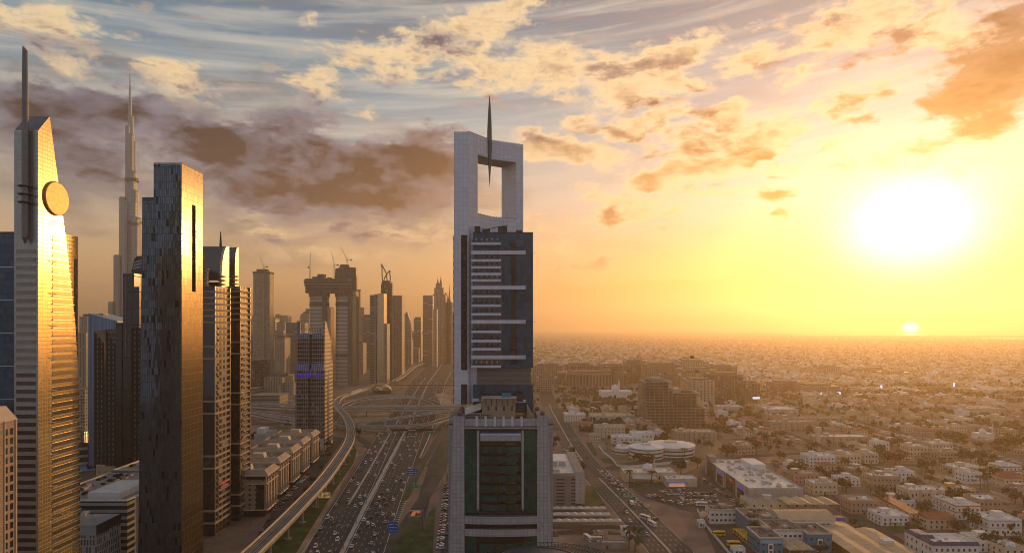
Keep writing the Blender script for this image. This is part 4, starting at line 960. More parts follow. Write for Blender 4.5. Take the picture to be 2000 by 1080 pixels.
fb0, fb1 = G(772, 753, 9), G(895, 753, 9)
r = thing('footbridge', 'enclosed footbridge crossing the highway from the metro station', 'bridge')
MB().ribbon([tuple(fb0), tuple(fb1)], 5, 3.4, z=3).build('span', M['conc'], r)
MB().ribbon([tuple(fb0+Vector((0,-.2,0))), tuple(fb1+Vector((0,-.2,0)))], 5, 1.3, z=2.2).build('window_strip', M['dkglass'], r)
for s in (.1, .4, .7, .95): q = fb0.lerp(fb1, s); MB().bx(q.x-.8, q.x+.8, q.y-.8, q.y+.8, 0, 9).build('pier', M['conc'], r)
decks = [('lowest flyover curving over the highway to the right', [(470,800),(560,812),(650,826),(705,832),(770,832),(830,829),(865,820),(890,812)], 11, 8.5, None),
 ('flyover slanting up to the right over the highway', [(470,805),(600,828),(690,824),(760,818),(830,808),(900,799)], 10, 9, None),
 ('wide main flyover crossing the highway', [(470,792),(560,797),(650,800),(760,800),(900,799)], 19, 9.5, None),
 ('flyover behind the main one', [(470,786),(560,790),(650,794),(760,793),(900,793)], 10, 10, None),
 ('long ramp at the left behind the gridded hotel', [(470,793),(540,786),(600,780),(650,783)], 10, 8, None)]
for l, px_, w, z, _ in decks: viaduct('flyover', l+' at the interchange', px_, w, z, 'bridge', th=1.5, side=1.0, pier_gap=38)
viaduct('loop_ramp', 'curved loop ramp arching over the highway at the interchange', [(662,800),(690,786),(740,779),(790,777),(830,780),(855,790),(868,806)], 11, 7, 'bridge', zs=[1,4,7,8,7,4,1], th=1.2, pier_gap=45)
viaduct('loop_ramp', 'inner loop ramp rising beside the rail viaduct', [(664,790),(690,781),(720,776),(770,772),(810,776)], 8, 6, 'bridge', zs=[1,3,5,6,4], th=1.2, pier_gap=45)
rib_px('street', [(470,860),(540,850),(600,842),(680,838),(740,845),(752,860),(735,880),(710,870)], 9, M['asphalt2'], .10)
rib_px('street', [(690,850),(716,862),(728,878),(722,905),(700,940),(660,1000)], 7, M['asphalt2'], .12)
rib_px('street', [(470,830),(560,826),(640,822),(690,835)], 12, M['asphalt2'], .10)
# ------------------------------------------------------------------ signs, billboards
def sign(label, px, py, w, h, z, panels, post='left', lines_=True):
    """py = ground row of the post"""
    p = G(px, py); r = thing('road_sign', label, 'sign', (p.x, p.y, 0), R(4))
    MB().tube((-w/2-.6, .3, 0), (-w/2-.6, .3, z+h), .28, .2, 8).tube((-w/2-.6, .3, z+h*.75), (w/2, .3, z+h*.75), .16, n=6).build('post', M['steel'], r)
    for (x0, x1, z0, z1, m_) in panels:
        MB().bx(x0, x1, -.12, .05, z0, z1).build('panel', M[m_], r)
        b = MB(); b.bx(x0, x1, -.15, -.12, z0, z0+.08); b.bx(x0, x1, -.15, -.12, z1-.08, z1)
        b.build('border', M['white'], r)
        if lines_:
            nl = 3; 
            for i in range(nl):
                zz = z1-(z1-z0)*(i+.8)/(nl+.6); a = (x1-x0)
                b = MB(); b.bx(x0+a*.08, x0+a*(.55+.1*(i % 2)), -.17, -.13, zz-.14, zz+.2); b.bx(x0+a*.75, x0+a*.88, -.17, -.13, zz-.14, zz+.2); b.build('legend', M['white'], r)
    return r
sign('blue direction sign beside the right slip lane, farther of two', 806, 945, 9, 4.6, 6.5, [(-4,4,7,13,'signb')])
sign('blue direction sign near the bottom, nearer of two', 770, 1062, 8, 5.2, 6.5, [(-3.6,2,6.5,13.5,'signb')])
sign('green direction sign with a small lower panel by the slip road', 816, 968, 8, 4.6, 6.0, [(-4,-.6,6.0,11.0,'signg'),(-.4,3.2,5.5,8.5,'signg')])
sign('green direction sign beyond the dark message board', 842, 862, 11, 4, 9, [(-5.5,5.5,9,14.5,'signg')])
p = G(806, 865); r = thing('message_gantry', 'dark electronic message gantry spanning the right carriageway', 'sign', (p.x, p.y, 0), R(3))
MB().bx(-24, 23, -.5, .6, 13.5, 16.2).build('panel', M['black'], r); b = MB(); b.tube((-24, 0, 0), (-24, 0, 14), .5); b.tube((23, 0, 0), (23, 0, 14), .5); b.build('post', M['steel'], r)
MB().bx(-5, 4, -.6, -.5, 14.3, 15.4).build('lit_text', M['concw'], r)
def billboard(label, px, py, w, h, z, picm, off=0):
    p = G(px, py); r = thing('billboard', label, 'billboard', (p.x, p.y, 0), R(5))
    MB().tube((0,0.6,0), (0,.6,z+h), .5, n=8).build('post', M['steel'], r)
    MB().bx(off-w/2, off+w/2, -.35, .4, z, z+h).build('frame', M['concw'], r); MB().bx(off-w/2+.5, off+w/2-.5, -.42, -.35, z+.5, z+h-.5).build('picture', picm, r)
    return r
mpic, k, pb = mat_new('billboard_motif'); o = k.n.new('ShaderNodeTexCoord').outputs['Object']; e = k.noise(o, .35, 2, .5)
k.put(pb.inputs['Base Color'], k.mix(k.mr(e, .45, .6), (.18,.09,.04,1), (.7,.45,.12,1))); k.put(pb.inputs['Emission Color'], k.mix(k.mr(e, .45, .6), (.18,.09,.04,1), (.7,.45,.12,1))); pb.inputs['Emission Strength'].default_value = .35
billboard('wide gold picture billboard on a post between the viaduct and the highway', 620, 993, 9, 4.4, 7.5, mpic, 4.6)
mp2_, k, pb = mat_new('billboard_motif_red'); o = k.n.new('ShaderNodeTexCoord').outputs['Object']; e = k.noise(o, .3, 1, .5); cc = k.ramp(e, [(.42, (.02,.02,.02,1)), (.5, (.45,.05,.02,1)), (.58, (.6,.25,.08,1))])
k.put(pb.inputs['Base Color'], cc); k.put(pb.inputs['Emission Color'], cc); pb.inputs['Emission Strength'].default_value = .35
billboard('dark red picture billboard on a post right of the highway', 826, 1030, 8, 4, 7.5, mp2_, -5)
# lamps along the median
lampm = MB(); lampm.tube((0,0,0), (0,0,14), .22, .12, 6); lr = thing('street_lamp', 'tall twin-arm lamp post on the highway median', 'street lamp', (0,0,0), 0, 'lamp posts along the highway median'); lampm.build('pole', M['steel'], lr)
b = MB(); b.tube((0,0,13.8), (2.4,0,14.5), .08, n=5); b.tube((0,0,13.8), (-2.4,0,14.5), .08, n=5); b.build('arm', M['steel'], lr)
b = MB(); b.box(2.9,0,14.5,1.2,.4,.2); b.box(-2.9,0,14.5,1.2,.4,.2); b.build('lamp_head', M['concw'], lr)
for i in range(22):
    y = 375+i*48; x = hwx(y)[0]-1
    if i == 0: lr.location = (x, y, .5)
    else: dup(lr, (x, y, .5))
for i in range(12):
    y = 700+i*14; p = G(500+i*33, 806-i % 3*4)
for i in range(16):
    s = i/15; q = G(500+s*380, 806); dup(lr, (q.x, q.y, 0), R(90), 'lamp post along the wide main flyover', 'lamp posts along the flyovers')
# ------------------------------------------------------------------ centre tower: white frame, glass block, podium
def centre():
    r = thing('framed_centre_tower', 'central white high-rise with square open frame and needle on top, glass body and balconies', 'tower')
    stone = facade('white_panels', (.36,.36,.38), (.64,.64,.68), fh=2.35, bw=2.2, wf=.965, hf=.965, wrough=.6, grough=.42, gmetal=.1, gvar=.05, blind=0, spec=.4)
    stone2 = facade('grey_stone_panels', (.13,.12,.12), (.40,.375,.37), fh=1.95, bw=1.85, wf=.95, hf=.955, wrough=.6, grough=.40, gvar=.10, blind=0, spec=.4)
    glass = facade('teal_curtain', (.012,.02,.024), (.010,.062,.100), fh=3.4, bw=1.9, wf=.95, hf=.955, grough=.06, gmetal=.35, gvar=.35, blind=0, tilt=.2, spec=.5)
    dkg = facade('dark_strip', (.01,.01,.01), (.03,.025,.015), fh=3.4, bw=1.2, wf=.9, hf=.92, grough=.05, gmetal=.6, gvar=.9, blind=0, tilt=.5)
    grn = facade('green_glass', (.008,.014,.012), (.012,.14,.12), fh=1.95, bw=1.85, wf=.93, hf=.94, grough=.05, gmetal=.55, gvar=.3, blind=0, tilt=.6)
    A, B_, J1, C_, J2, E = (-28.8,318), (-21.7,318), (-17.36,323.9), (-10.7,333), (2.17,339.2), (6.0,341)
    J1b, A_b, Cb, J2b, Eb = (-26,331), (-29.6,331), (-17.5,343), (-5.7,351), (1.0,353)
    ZS, ZL, ZT = 187.5, 217.6, 227.3
    b = MB(); b.prism([A, B_, J1, J1b, A_b], 92, ZT); b.build('left_pier', stone, r)
    b = MB(); b.prism([J2, E, Eb, J2b], 100, ZT); b.build('right_pier', stone, r)
    b = MB(); b.prism([J1, C_, J2, J2b, Cb, J1b], ZL, ZT); b.build('lintel', stone, r)
    b = MB(); b.prism([J1, C_, J2, J2b, Cb, J1b], 100, ZS); b.build('sill_wall', stone, r)
    b = MB()
    def bumps(p, q, z, step=1.15):
        p, q = Vector((*p, z)), Vector((*q, z)); n = max(2, int((q-p).length/step))
        for i in range(n): s = p.lerp(q, (i+.5)/n); b.box(s.x, s.y+.3, z+.2, .45, .45, .5, math.atan2(q.y-p.y, q.x-p.x))
    for p, q in ((B_, J1), (J1, C_), (C_, J2), (J2, E)): bumps(p, q, ZT)
    bumps(J1, C_, ZS); bumps(C_, J2, ZS); b.build('parapet_bumps', M['concd'], r)
    b = MB(); xs_, ys_ = -11.6, 331.3
    b.lathe(xs_, ys_, [(.02,202.8),(.45,209),(1.0,218),(1.3,225),(1.25,232),(.85,241),(.4,247),(.03,250.3)], 10); b.build('spire', plain('spire_metal', (.12,.115,.11), .35, .7), r)
    b = MB(); b.tube((xs_, ys_, 219), (-10.7, 333.5, 219), .3); b.tube((xs_, ys_, 225), (-10.7, 333.5, 225), .3); b.build('spire_bracket', M['dark'], r)
    MB().bx(-18.6, -15.9, 318.3, 320, 176.8, 180.5).build('dark_opening', M['black'], r)
    MB().bx(-20.8, -15.4, 319.9, 324.5, 92, 180.6).build('front_return', stone, r)
    # dark glazed strip in the left pier
    for z0, z1 in ((109, 176), (92, 102)): MB().bx(-25.3, -22.2, 317.9, 317.99, z0, z1).build('glass_strip', dkg, r)
    # balconies on the left flank
    z = 174; i = 0
    while z > 92:
        b = MB(); b.lathe(-28.9, 323, [(2.0, z), (2.0, z+1.5)], 12, sx=.42, sy=1.6); b.build('side_balcony', stone, r); z -= 4.15; i += 1
    MB().bx(-29.3, -28.9, 320, 327, 92, 176).build('flank_glass', M['dkglass'], r)
    # glass block
    MB().bx(-19.2, 10.4, 316, 345, 110.3, 176.8).build('glass_body', glass, r)
    MB().bx(-.6, 2.2, 315.9, 315.99, 112, 172).build('glass_strip', dkg, r)
    MB().bx(-19, -5, 315.9, 315.98, 111, 168).build('balcony_recess', M['dkglass'], r)
    b = MB(); b.bx(-19.3, 10.5, 315.7, 316.1, 176.8, 177.1); b.build('coping', M['dark'], r)
    z = 170.6; k_ = 0; wide = {2, 8, 14, 20}
    seq = [( 'n', 170.3), ('w', 166.6)] ; yy = [478, 492, 508, 522, 536, 549.5, 561, 576, 586, 598, 611.5, 626, 645, 662, 681, 697, 715]
    for py in (474, 492, 507, 520.5, 533.5, 546, 560, 577, 595, 612, 627, 646, 664, 680, 696, 714):
        zz = ZZ(py+1.5, 314.5); w_ = py in (492, 560, 627, 696)
        x1 = 6.8 if w_ else -5.4
        b = MB(); b.bx(-20.2, x1, 314.4, 316, zz-.9 if w_ else zz-.7, zz+.9 if w_ else zz+.55); b.build('balcony', stone, r)
        if not w_:
            MB().bx(-19.8, -5.8, 314.45, 314.52, zz+.55, zz+1.35).build('balustrade', glass, r)
            b = MB()
            for q in range(5): b.bx(-18+q*2.6, -17.2+q*2.6, 315.85, 315.9, zz+.6, zz+2.7)
            b.build('balcony_door', M['dullroom'] if k_ % 5 else M['lit_room'], r)
        else:
            b = MB(); b.tube((3.5, 314.3, zz), (11.6, 314.3, zz), .07, n=4); b.build('tie_rod', M['dark'], r)
        k_ += 1
    b = MB(); b.bx(-14.8, -11, 318, 320, 177.1, 179); b.bx(-7, -2.4, 318.5, 320, 177.1, 180.3); b.tube((-13, 319, 179), (-2, 319, 181), .2, n=5); b.build('roof_plant', M['dark'], r)
    MB().bx(2, 5, 317, 320, 176.9, 178.3).build('roof_plant', M['dark'], r)
    lou = facade('louvre_panels', (.10,.085,.075), (.20,.17,.15), fh=.62, bw=10, wf=.995, hf=.7, wrough=.6, grough=.5, gvar=.1, blind=0, spec=.3)
    MB().bx(-17.3, 9.3, 317, 344, 101.7, 110.3).build('louvre_floor', lou, r)
    MB().bx(-19.2, 10.5, 316.2, 345, 88, 101.7).build('lower_glass', glass, r)
    b = MB(); b.bx(-19.6, -14.4, 315.2, 316.2, 93.6, 95.2); b.bx(.8, 7, 315.2, 316.2, 93.2, 94.6); b.build('balcony', stone, r)
    # podium
    T_ = 86.6
    b = MB(); b.bx(-30.2, 19.4, 304, 345, 0, T_-2.0); b.build('podium_core', stone2, r)
    def pier(x0, x1, xb0, xb1, zt_, nm='corner_pier'):
        b = MB(); b.prism([(xb0,299.6),(xb1,299.6),(xb1,304),(xb0,304)], 0, zt_, top=[(x0,300),(x1,300),(x1,304),(x0,304)]); return b.build(nm, stone2, r)
    pier(-27.6, -22.4, -30.0, -22.2, 88.6); pier(11.9, 16.9, 11.7, 19.5, 88.9)
    b = MB(); b.bx(-30, -22.6, 304, 345, 84, 87.5); b.bx(12, 19.3, 304, 345, 84, 87.5); b.build('side_parapet', stone2, r)
    for x, y in ((-24.6, 302), (14.4, 302), (-24.4, 310), (12.6, 318), (-24.9,318)):
        b = MB(); b.lathe(x, y, [(.01,88.7)]+[(1.15*math.sin(math.pi*i/8), 89.8-1.15*math.cos(math.pi*i/8)) for i in range(1, 8)]+[(.01,90.95)], 12); b.build('stone_ball', M['concd'], r, sm=True)
    b = MB(); b.bx(-22.4, 11.9, 300.9, 304, 83.6, 87.2); b.build('top_band', stone2, r)
    b = MB()
    for x in (-16.6, -12.4, -8.1, -4, .2, 4.5): b.bx(x-.5, x+.5, 300.6, 301.2, 83.2, 88.4)
    b.build('merlon', stone, r)
    b = MB(); b.lathe(-5.3, 304, [(0,0)], 3); b = MB(); n = 10
    pr = [(300.9-math.sin(math.pi*i/n)*1.6, 82.0+(i/n)*1.9) for i in range(n+1)]+[(303,83.9),(303,82.0)]
    b.ex(list(reversed(pr)), 'x', -22.4, 11.9); b.build('rolled_cornice', stone2, r)
    zb, zt_ = 43, 81.9
    for x0, x1 in ((-22.2, -16.6), (5.6, 11.7)): MB().bx(x0, x1, 301.2, 303.9, zb, zt_).build('green_glazing', grn, r)
    for x0, x1 in ((-16.5, -15.4), (4.5, 5.6)): MB().bx(x0, x1, 300.3, 303.9, zb+2, zt_).build('column', stone2, r)
    MB().bx(-15.4, 4.5, 302.6, 303.9, 20, zt_).build('recess_back', M['dkglass'], r)
    b = MB(); n = 8; pr = [(300.4+1.9*(1-math.cos(math.pi/2*i/n)), 79.4+1.9*math.sin(math.pi/2*i/n)) for i in range(n+1)]+[(303,81.3),(303,79.4)]
    b.ex(list(reversed(pr)), 'x', -15.0, 4.2); b.build('curved_canopy', plain('blue_metal', (.30,.36,.48), .2, .8), r)
    MB().bx(-15, 4.2, 300.5, 302.6, 76.9, 79.4).build('canopy_fascia', stone2, r)
    gb = facade('green_balustrade', (.01,.03,.028), (.015,.10,.095), fh=10, bw=1.4, wf=.95, hf=1, grough=.06, gmetal=.5, gvar=.5, blind=0, tilt=.3)
    z = 74.2
    for i in range(7):
        b = MB(); n = 10; pl = [(-15.2+19.5*j/n, 301.6-1.2*math.sin(math.pi*j/n)) for j in range(n+1)]+[(4.3,302.6),(-15.2,302.6)]
        b.prism(pl, z-2.9, z); b.build('glass_balcony', gb, r)
        MB().bx(-5.9, -5.2, 300.35, 300.5, z-2.9, z+.3).build('balcony_post', M['dark'], r)
        MB().bx(-3, 2, 302.5, 302.58, z+.3, z+1.5).build('balcony_room', M['gdull'], r)
        z -= 4.55
    for z0, z1 in ((38.2, 41.8), (32.5, 35.8)):
        b = MB(); n = 12; pl = [(-24.2+38.1*j/n, 300.2-1.1*math.sin(math.pi*j/n)) for j in range(n+1)]+[(13.9,302),(-24.2,302)]
        b.prism(pl, z0, z1); b.build('curved_band', stone2, r)
    MB().bx(-22.3, 11.8, 302, 303.9, 20, 43).build('band_glass', M['dkglass'], r)
    for x0, x1 in ((-22.2, -16.8), (5.8, 11.7)): MB().bx(x0, x1, 301.2, 302, 0, 32.3).build('green_glazing', grn, r)
    for z0 in (24.5, 18): MB().bx(-15.2, 4.3, 301, 302, z0, z0+4).build('glass_balcony', gb, r)
    # terrace things
    t2 = thing('roof_pavilion', 'small sandstone pavilion with row of slot windows on the podium terrace', 'pavilion')
    MB().bx(-14.2, 1.6, 305, 313, T_-2, 96.2).build('wall', plain('sandstone', (.34,.25,.16), .8), t2)
    b = MB(); b.bx(-14.9, 2.3, 304.4, 313.6, 96.2, 96.8); b.build('roof', M['concw'], t2)
    b = MB(); b.bx(-15.6, -14.9, 304, 313.6, 95.4, 98.4); b.bx(2.3, 5.2, 305, 312, 94.8, 98); b.build('awning', M['dark'], t2)
    for i in range(4):
        b = MB(); b.lathe(-11.2+i*3.7, 304.95, [(.42,90.6),(.42,92.9)], 8, sy=.3); b.build('slot_window', M['winglass'], t2)
    b = MB()
    for i in range(6): b.bx(-12.6+i*2.6, -12.3+i*2.6, 304.5, 304.9, 93.2, 96.2)
    b.build('roof_bracket', M['black'], t2)
    MB().bx(-4.8, -.6, 306, 309, 96.8, 98.6).build('tank', M['bluep'], t2)
    t3 = thing('glazed_terrace_room', 'white framed glazed room with sloping awning on the left of the terrace', 'conservatory')
    MB().bx(-22, -10.6, 304.2, 306, T_-2, 88.8).build('glazing', facade('white_frames', (.4,.38,.36), (.02,.02,.02), fh=1.0, bw=1.0, wf=.8, hf=.85, blind=0), t3)
    b = MB(); b.add([(-22.4,303.8,88.9),(-14.6,303.8,91.6),(-14.6,311,93.8),(-22.4,309,91.4),(-22.4,303.8,88.6),(-14.6,303.8,91.3),(-14.6,311,93.5),(-22.4,309,91.1)], [(0,1,2,3),(7,6,5,4),(0,4,5,1),(1,5,6,2),(2,6,7,3),(3,7,4,0)]); b.build('awning', M['canvas'], t3)
    t4 = thing('terrace_parasol', 'dark parasol on the right of the podium terrace', 'parasol', (6.6, 305.5, T_-2))
    MB().tube((0,0,0), (0,0,5.0), .08, n=6).build('pole', M['dark'], t4); b = MB(); b.lathe(0, 0, [(1.9,4.4),(.05,5.2)], 10); b.build('canopy', M['black'], t4)
    b = MB(); b.add([(3,306,T_+7),(6,306,T_+7),(11,304.5,T_),(8,304.5,T_)], [(0,1,2,3)])
    t5 = thing('terrace_stair', 'pale stair with railing going down to the right of the sandstone pavilion', 'stair')
    b = MB()
    for i in range(10): b.bx(7.2+i*.38, 7.6+i*.38, 308, 310, T_-2, T_+6-i*.75)
    b.build('steps', M['beige'], t5); MB().tube((7.2,307.9,T_+7), (11,307.9,T_), .08, n=4).build('railing', M['concw'], t5)
M['lit_room'] = emis('lit_room', (.35, .22, .08), .06); M['dullroom'] = plain('dim_curtain', (.06,.05,.04), .6); M['gdull'] = plain('dull_green_room', (.08,.14,.06), .4)
centre()
# near roof rim at the bottom edge
def near_roof():
    y0 = 205; cx = D_(1052, y0); zt = ZZ(1068, 219)
    r = thing('round_roof', 'dark round roof rim of a nearer building at the bottom edge, below the centre tower', 'roof')
    b = MB(); b.lathe(cx, y0, [(14.2,zt-3),(14.8,zt-1.2),(14.8,zt),(13.9,zt+.25),(13.4,zt)], 64); b.build('rim', plain('rim_metal', (.05,.06,.09), .3, .6), r, sm=False)
    b = MB(); b.lathe(cx, y0, [(13.4,zt-.4),(.01,zt-.2)], 64); b.build('glass_roof', facade('wet_roof', (.2,.18,.17), (.15,.15,.16), fh=50, bw=2.5, wf=.97, hf=1), r)
    b = MB(); b.lathe(cx, y0, [(14,10),(14.2,zt-3)], 48); b.build('drum', M['dkglass'], r)
    r2 = thing('steel_lattice', 'dark green steel lattice canopy arching round the near roof', 'canopy')
    b = MB(); n = 44; R0, R1 = 16.5, 20.5
    for i in range(n):
        a = math.pi*.10+math.pi*.80*i/n; a2 = math.pi*.10+math.pi*.80*(i+1)/n
        p = lambda q, w, z: (cx+2.5+math.cos(w)*q*1.12, y0-2+math.sin(w)*q, z)
        b.tube(p(R0,a,zt-1.6), p(R1,a2,zt+.2), .10, n=3); b.tube(p(R0,a,zt-1.6), p(R1,a,zt+.2), .10, n=3)
        for q, z in ((R0,zt-1.6),((R0+R1)/2,zt-.5),(R1,zt+.2)): b.tube(p(q,a,z), p(q,a2,z), .11, n=4)
    b.build('truss', plain('green_steel', (.02,.05,.045), .5), r2)
    r3 = thing('roof_antenna', 'short mast with two curved white antennas on the near roof', 'antenna', (D_(1036,195), 196, 0))
    MB().tube((0,0,zt-1), (0,0,zt+2.3), .16, n=6).build('pole', M['dark'], r3)
    for s in (0, .55):
        b = MB(); b.tube((s,0,zt+2.1-s), (s+.25,0,zt+3.6-s), .2, n=6); b.tube((s+.25,0,zt+3.6-s), (s+.6,0,zt+4.6-s), .18, .12, n=6); b.build('antenna_horn', M['white'], r3)
    MB().box(.1,-.1,zt+2,.5,.4,.35).build('red_lamp_box', M['redp'], r3)
    r4 = thing('oval_roof', 'pale oval roof edge at the bottom right of the near round roof', 'roof')
    b = MB(); cx4 = D_(1170,190); b.lathe(cx4, 192, [(6.2,zt-5),(6.4,zt-1.4),(5.9,zt-1.0),(5.6,zt-1.3)], 40, sx=1.0); b.build('rim', M['white'], r4); b = MB(); b.lathe(cx4, 192, [(5.6,zt-1.4),(.01,zt-1.2)], 40); b.build('glass_roof', M['skyb'], r4)
    b = MB(); b.lathe(cx4, 192, [(5.8,8),(6.2,zt-5)], 32); b.build('drum', M['conc'], r4)
near_roof()
# ------------------------------------------------------------------ right of the centre tower
OCC = []          # circles already built on (x, y, radius)
def occ(x0, x1, y0, y1, m_=3):
    n = max(1, int(max(x1-x0, y1-y0)/12)); 
    for i in range(n+1):
        for j in range(n+1): OCC.append((x0+(x1-x0)*i/n, y0+(y1-y0)*j/n, m_+7))
def free(x, y, r):
    return all((x-a)**2+(y-c)**2 > (r+q)**2 for a, c, q in OCC)
def occ_path(pix, w):
    P = [G(*p) for p in pix]
    for a, c in zip(P, P[1:]):
        n = max(1, int((c-a).length/8))
        for i in range(n+1): q = a.lerp(c, i/n); OCC.append((q.x, q.y, w/2+1))
y = 300
while y < 2200: OCC.append((bvx(y), y, 19)); y += 10
for pix, w in (([(1120,915),(1180,917),(1250,903),(1350,893),(1410,900)],15),([(1410,900),(1480,890),(1560,885),(1600,893)],12),([(1600,955),(1640,990),(1720,1040),(1800,1085)],12),
   ([(1480,780),(1560,800),(1650,825),(1750,850),(1830,862),(1990,905)],22),([(1788,920),(1850,945),(1900,960),(1960,985)],9),([(1720,1040),(1790,1030),(1870,1020),(1935,1008),(2010,1000)],9),([(1690,893),(1760,922),(1820,955)],8),([(1330,845),(1400,850),(1440,880),(1480,890)],10)): occ_path(pix, w)

for P_, w_ in (([(230,612),(380,606),(520,600)],9),([(190,748),(400,742),(640,735)],10),([(270,985),(560,975),(850,965)],12),([(240,1255),(640,1240),(1090,1225)],14),([(250,1560),(1300,1530)],14),([(335,470),(338,700),(345,1060)],9),([(475,590),(480,900),(490,1420)],10),([(625,750),(632,1100),(640,1700)],12),([(242,630),(246,1000)],8),([(860,1000),(880,1900)],14),([(1100,1300),(1150,2600)],16),([(400,1500),(430,2600)],16)):
    struct(MB().ribbon([(a, c, 0) for a, c in P_], w_, z=.065).build('street', M['asphalt2']))
    for (a, c), (e, f) in zip(P_, P_[1:]):
        n_ = int(math.hypot(e-a, f-c)/9)+1
        for i_ in range(n_+1): OCC.append((a+(e-a)*i_/n_, c+(f-c)*i_/n_, w_/2+1.5))
def win_grid(r, x0, x1, z0, z1, nx, nz, y, ww=1.1, wh=1.5, side=0, arch=False, m_='winglass', fr=True):
    """windows on a wall facing -Y (side=0) or facing -X (side=1, x is then the Y range and y the X of the wall)"""
    for i in range(nx):
        for j in range(nz):
            c = x0+(x1-x0)*(i+.5)/nx; z = z0+(z1-z0)*(j+.45)/nz
            b = MB()
            pr = [(c-ww/2, z-wh/2), (c+ww/2, z-wh/2), (c+ww/2, z+wh/2), (c-ww/2, z+wh/2)]
            if arch: pr = pr[:3]+[(c+ww*.35, z+wh/2+ww*.3), (c, z+wh/2+ww*.42), (c-ww*.35, z+wh/2+ww*.3), pr[3]]
            if side == 0: b.ex(pr, 'y', y-.06, y+.05)
            else: b.ex(pr, 'x', y-.06, y+.05)
            w_ = b.build('window', M[m_], r)
            if fr:
                f = MB()
                if side == 0: f.bx(c-ww/2-.12, c+ww/2+.12, y-.22, y-.0, z-wh/2-.18, z-wh/2)
                else: f.bx(y-.22, y-.0, c-ww/2-.12, c+ww/2+.12, z-wh/2-.18, z-wh/2)
                f.build('sill', M['concw'], w_)
def flat_roof(r, x0, x1, y0, y1, z, mat, roofm='roofdk', h=.9, sd=1, units=3):
    units = units*2+2
    parapet(r, x0, x1, y0, y1, z, M[mat], h, .3)
    MB().bx(x0+.32, x1-.32, y0+.32, y1-.32, z+.004, z+.12).build('roof_deck', M[roofm], r)
    rn_ = random.Random(sd)
    for i in range(units):
        x, y = rn_.uniform(x0+2, x1-2), rn_.uniform(y0+2, y1-2); b = MB()
        if rn_.random() < .35: b.lathe(x, y, [(.75, z+.12), (.75, z+1.4), (.2, z+1.6)], 8); b.build('water_tank', M['white'], r)
        else: b.box(x, y, z+.5, 1.3, .9, .8); b.build('cooling_unit', M['concd'] if rn_.random() < .5 else M['concw'], r)
M['roofdk'] = plain('dusty_roof', (.46,.37,.28), .9, var=.3, sc=.3); M['roofw'] = plain('white_roof', (.76,.69,.60), .85, var=.2, sc=.3)
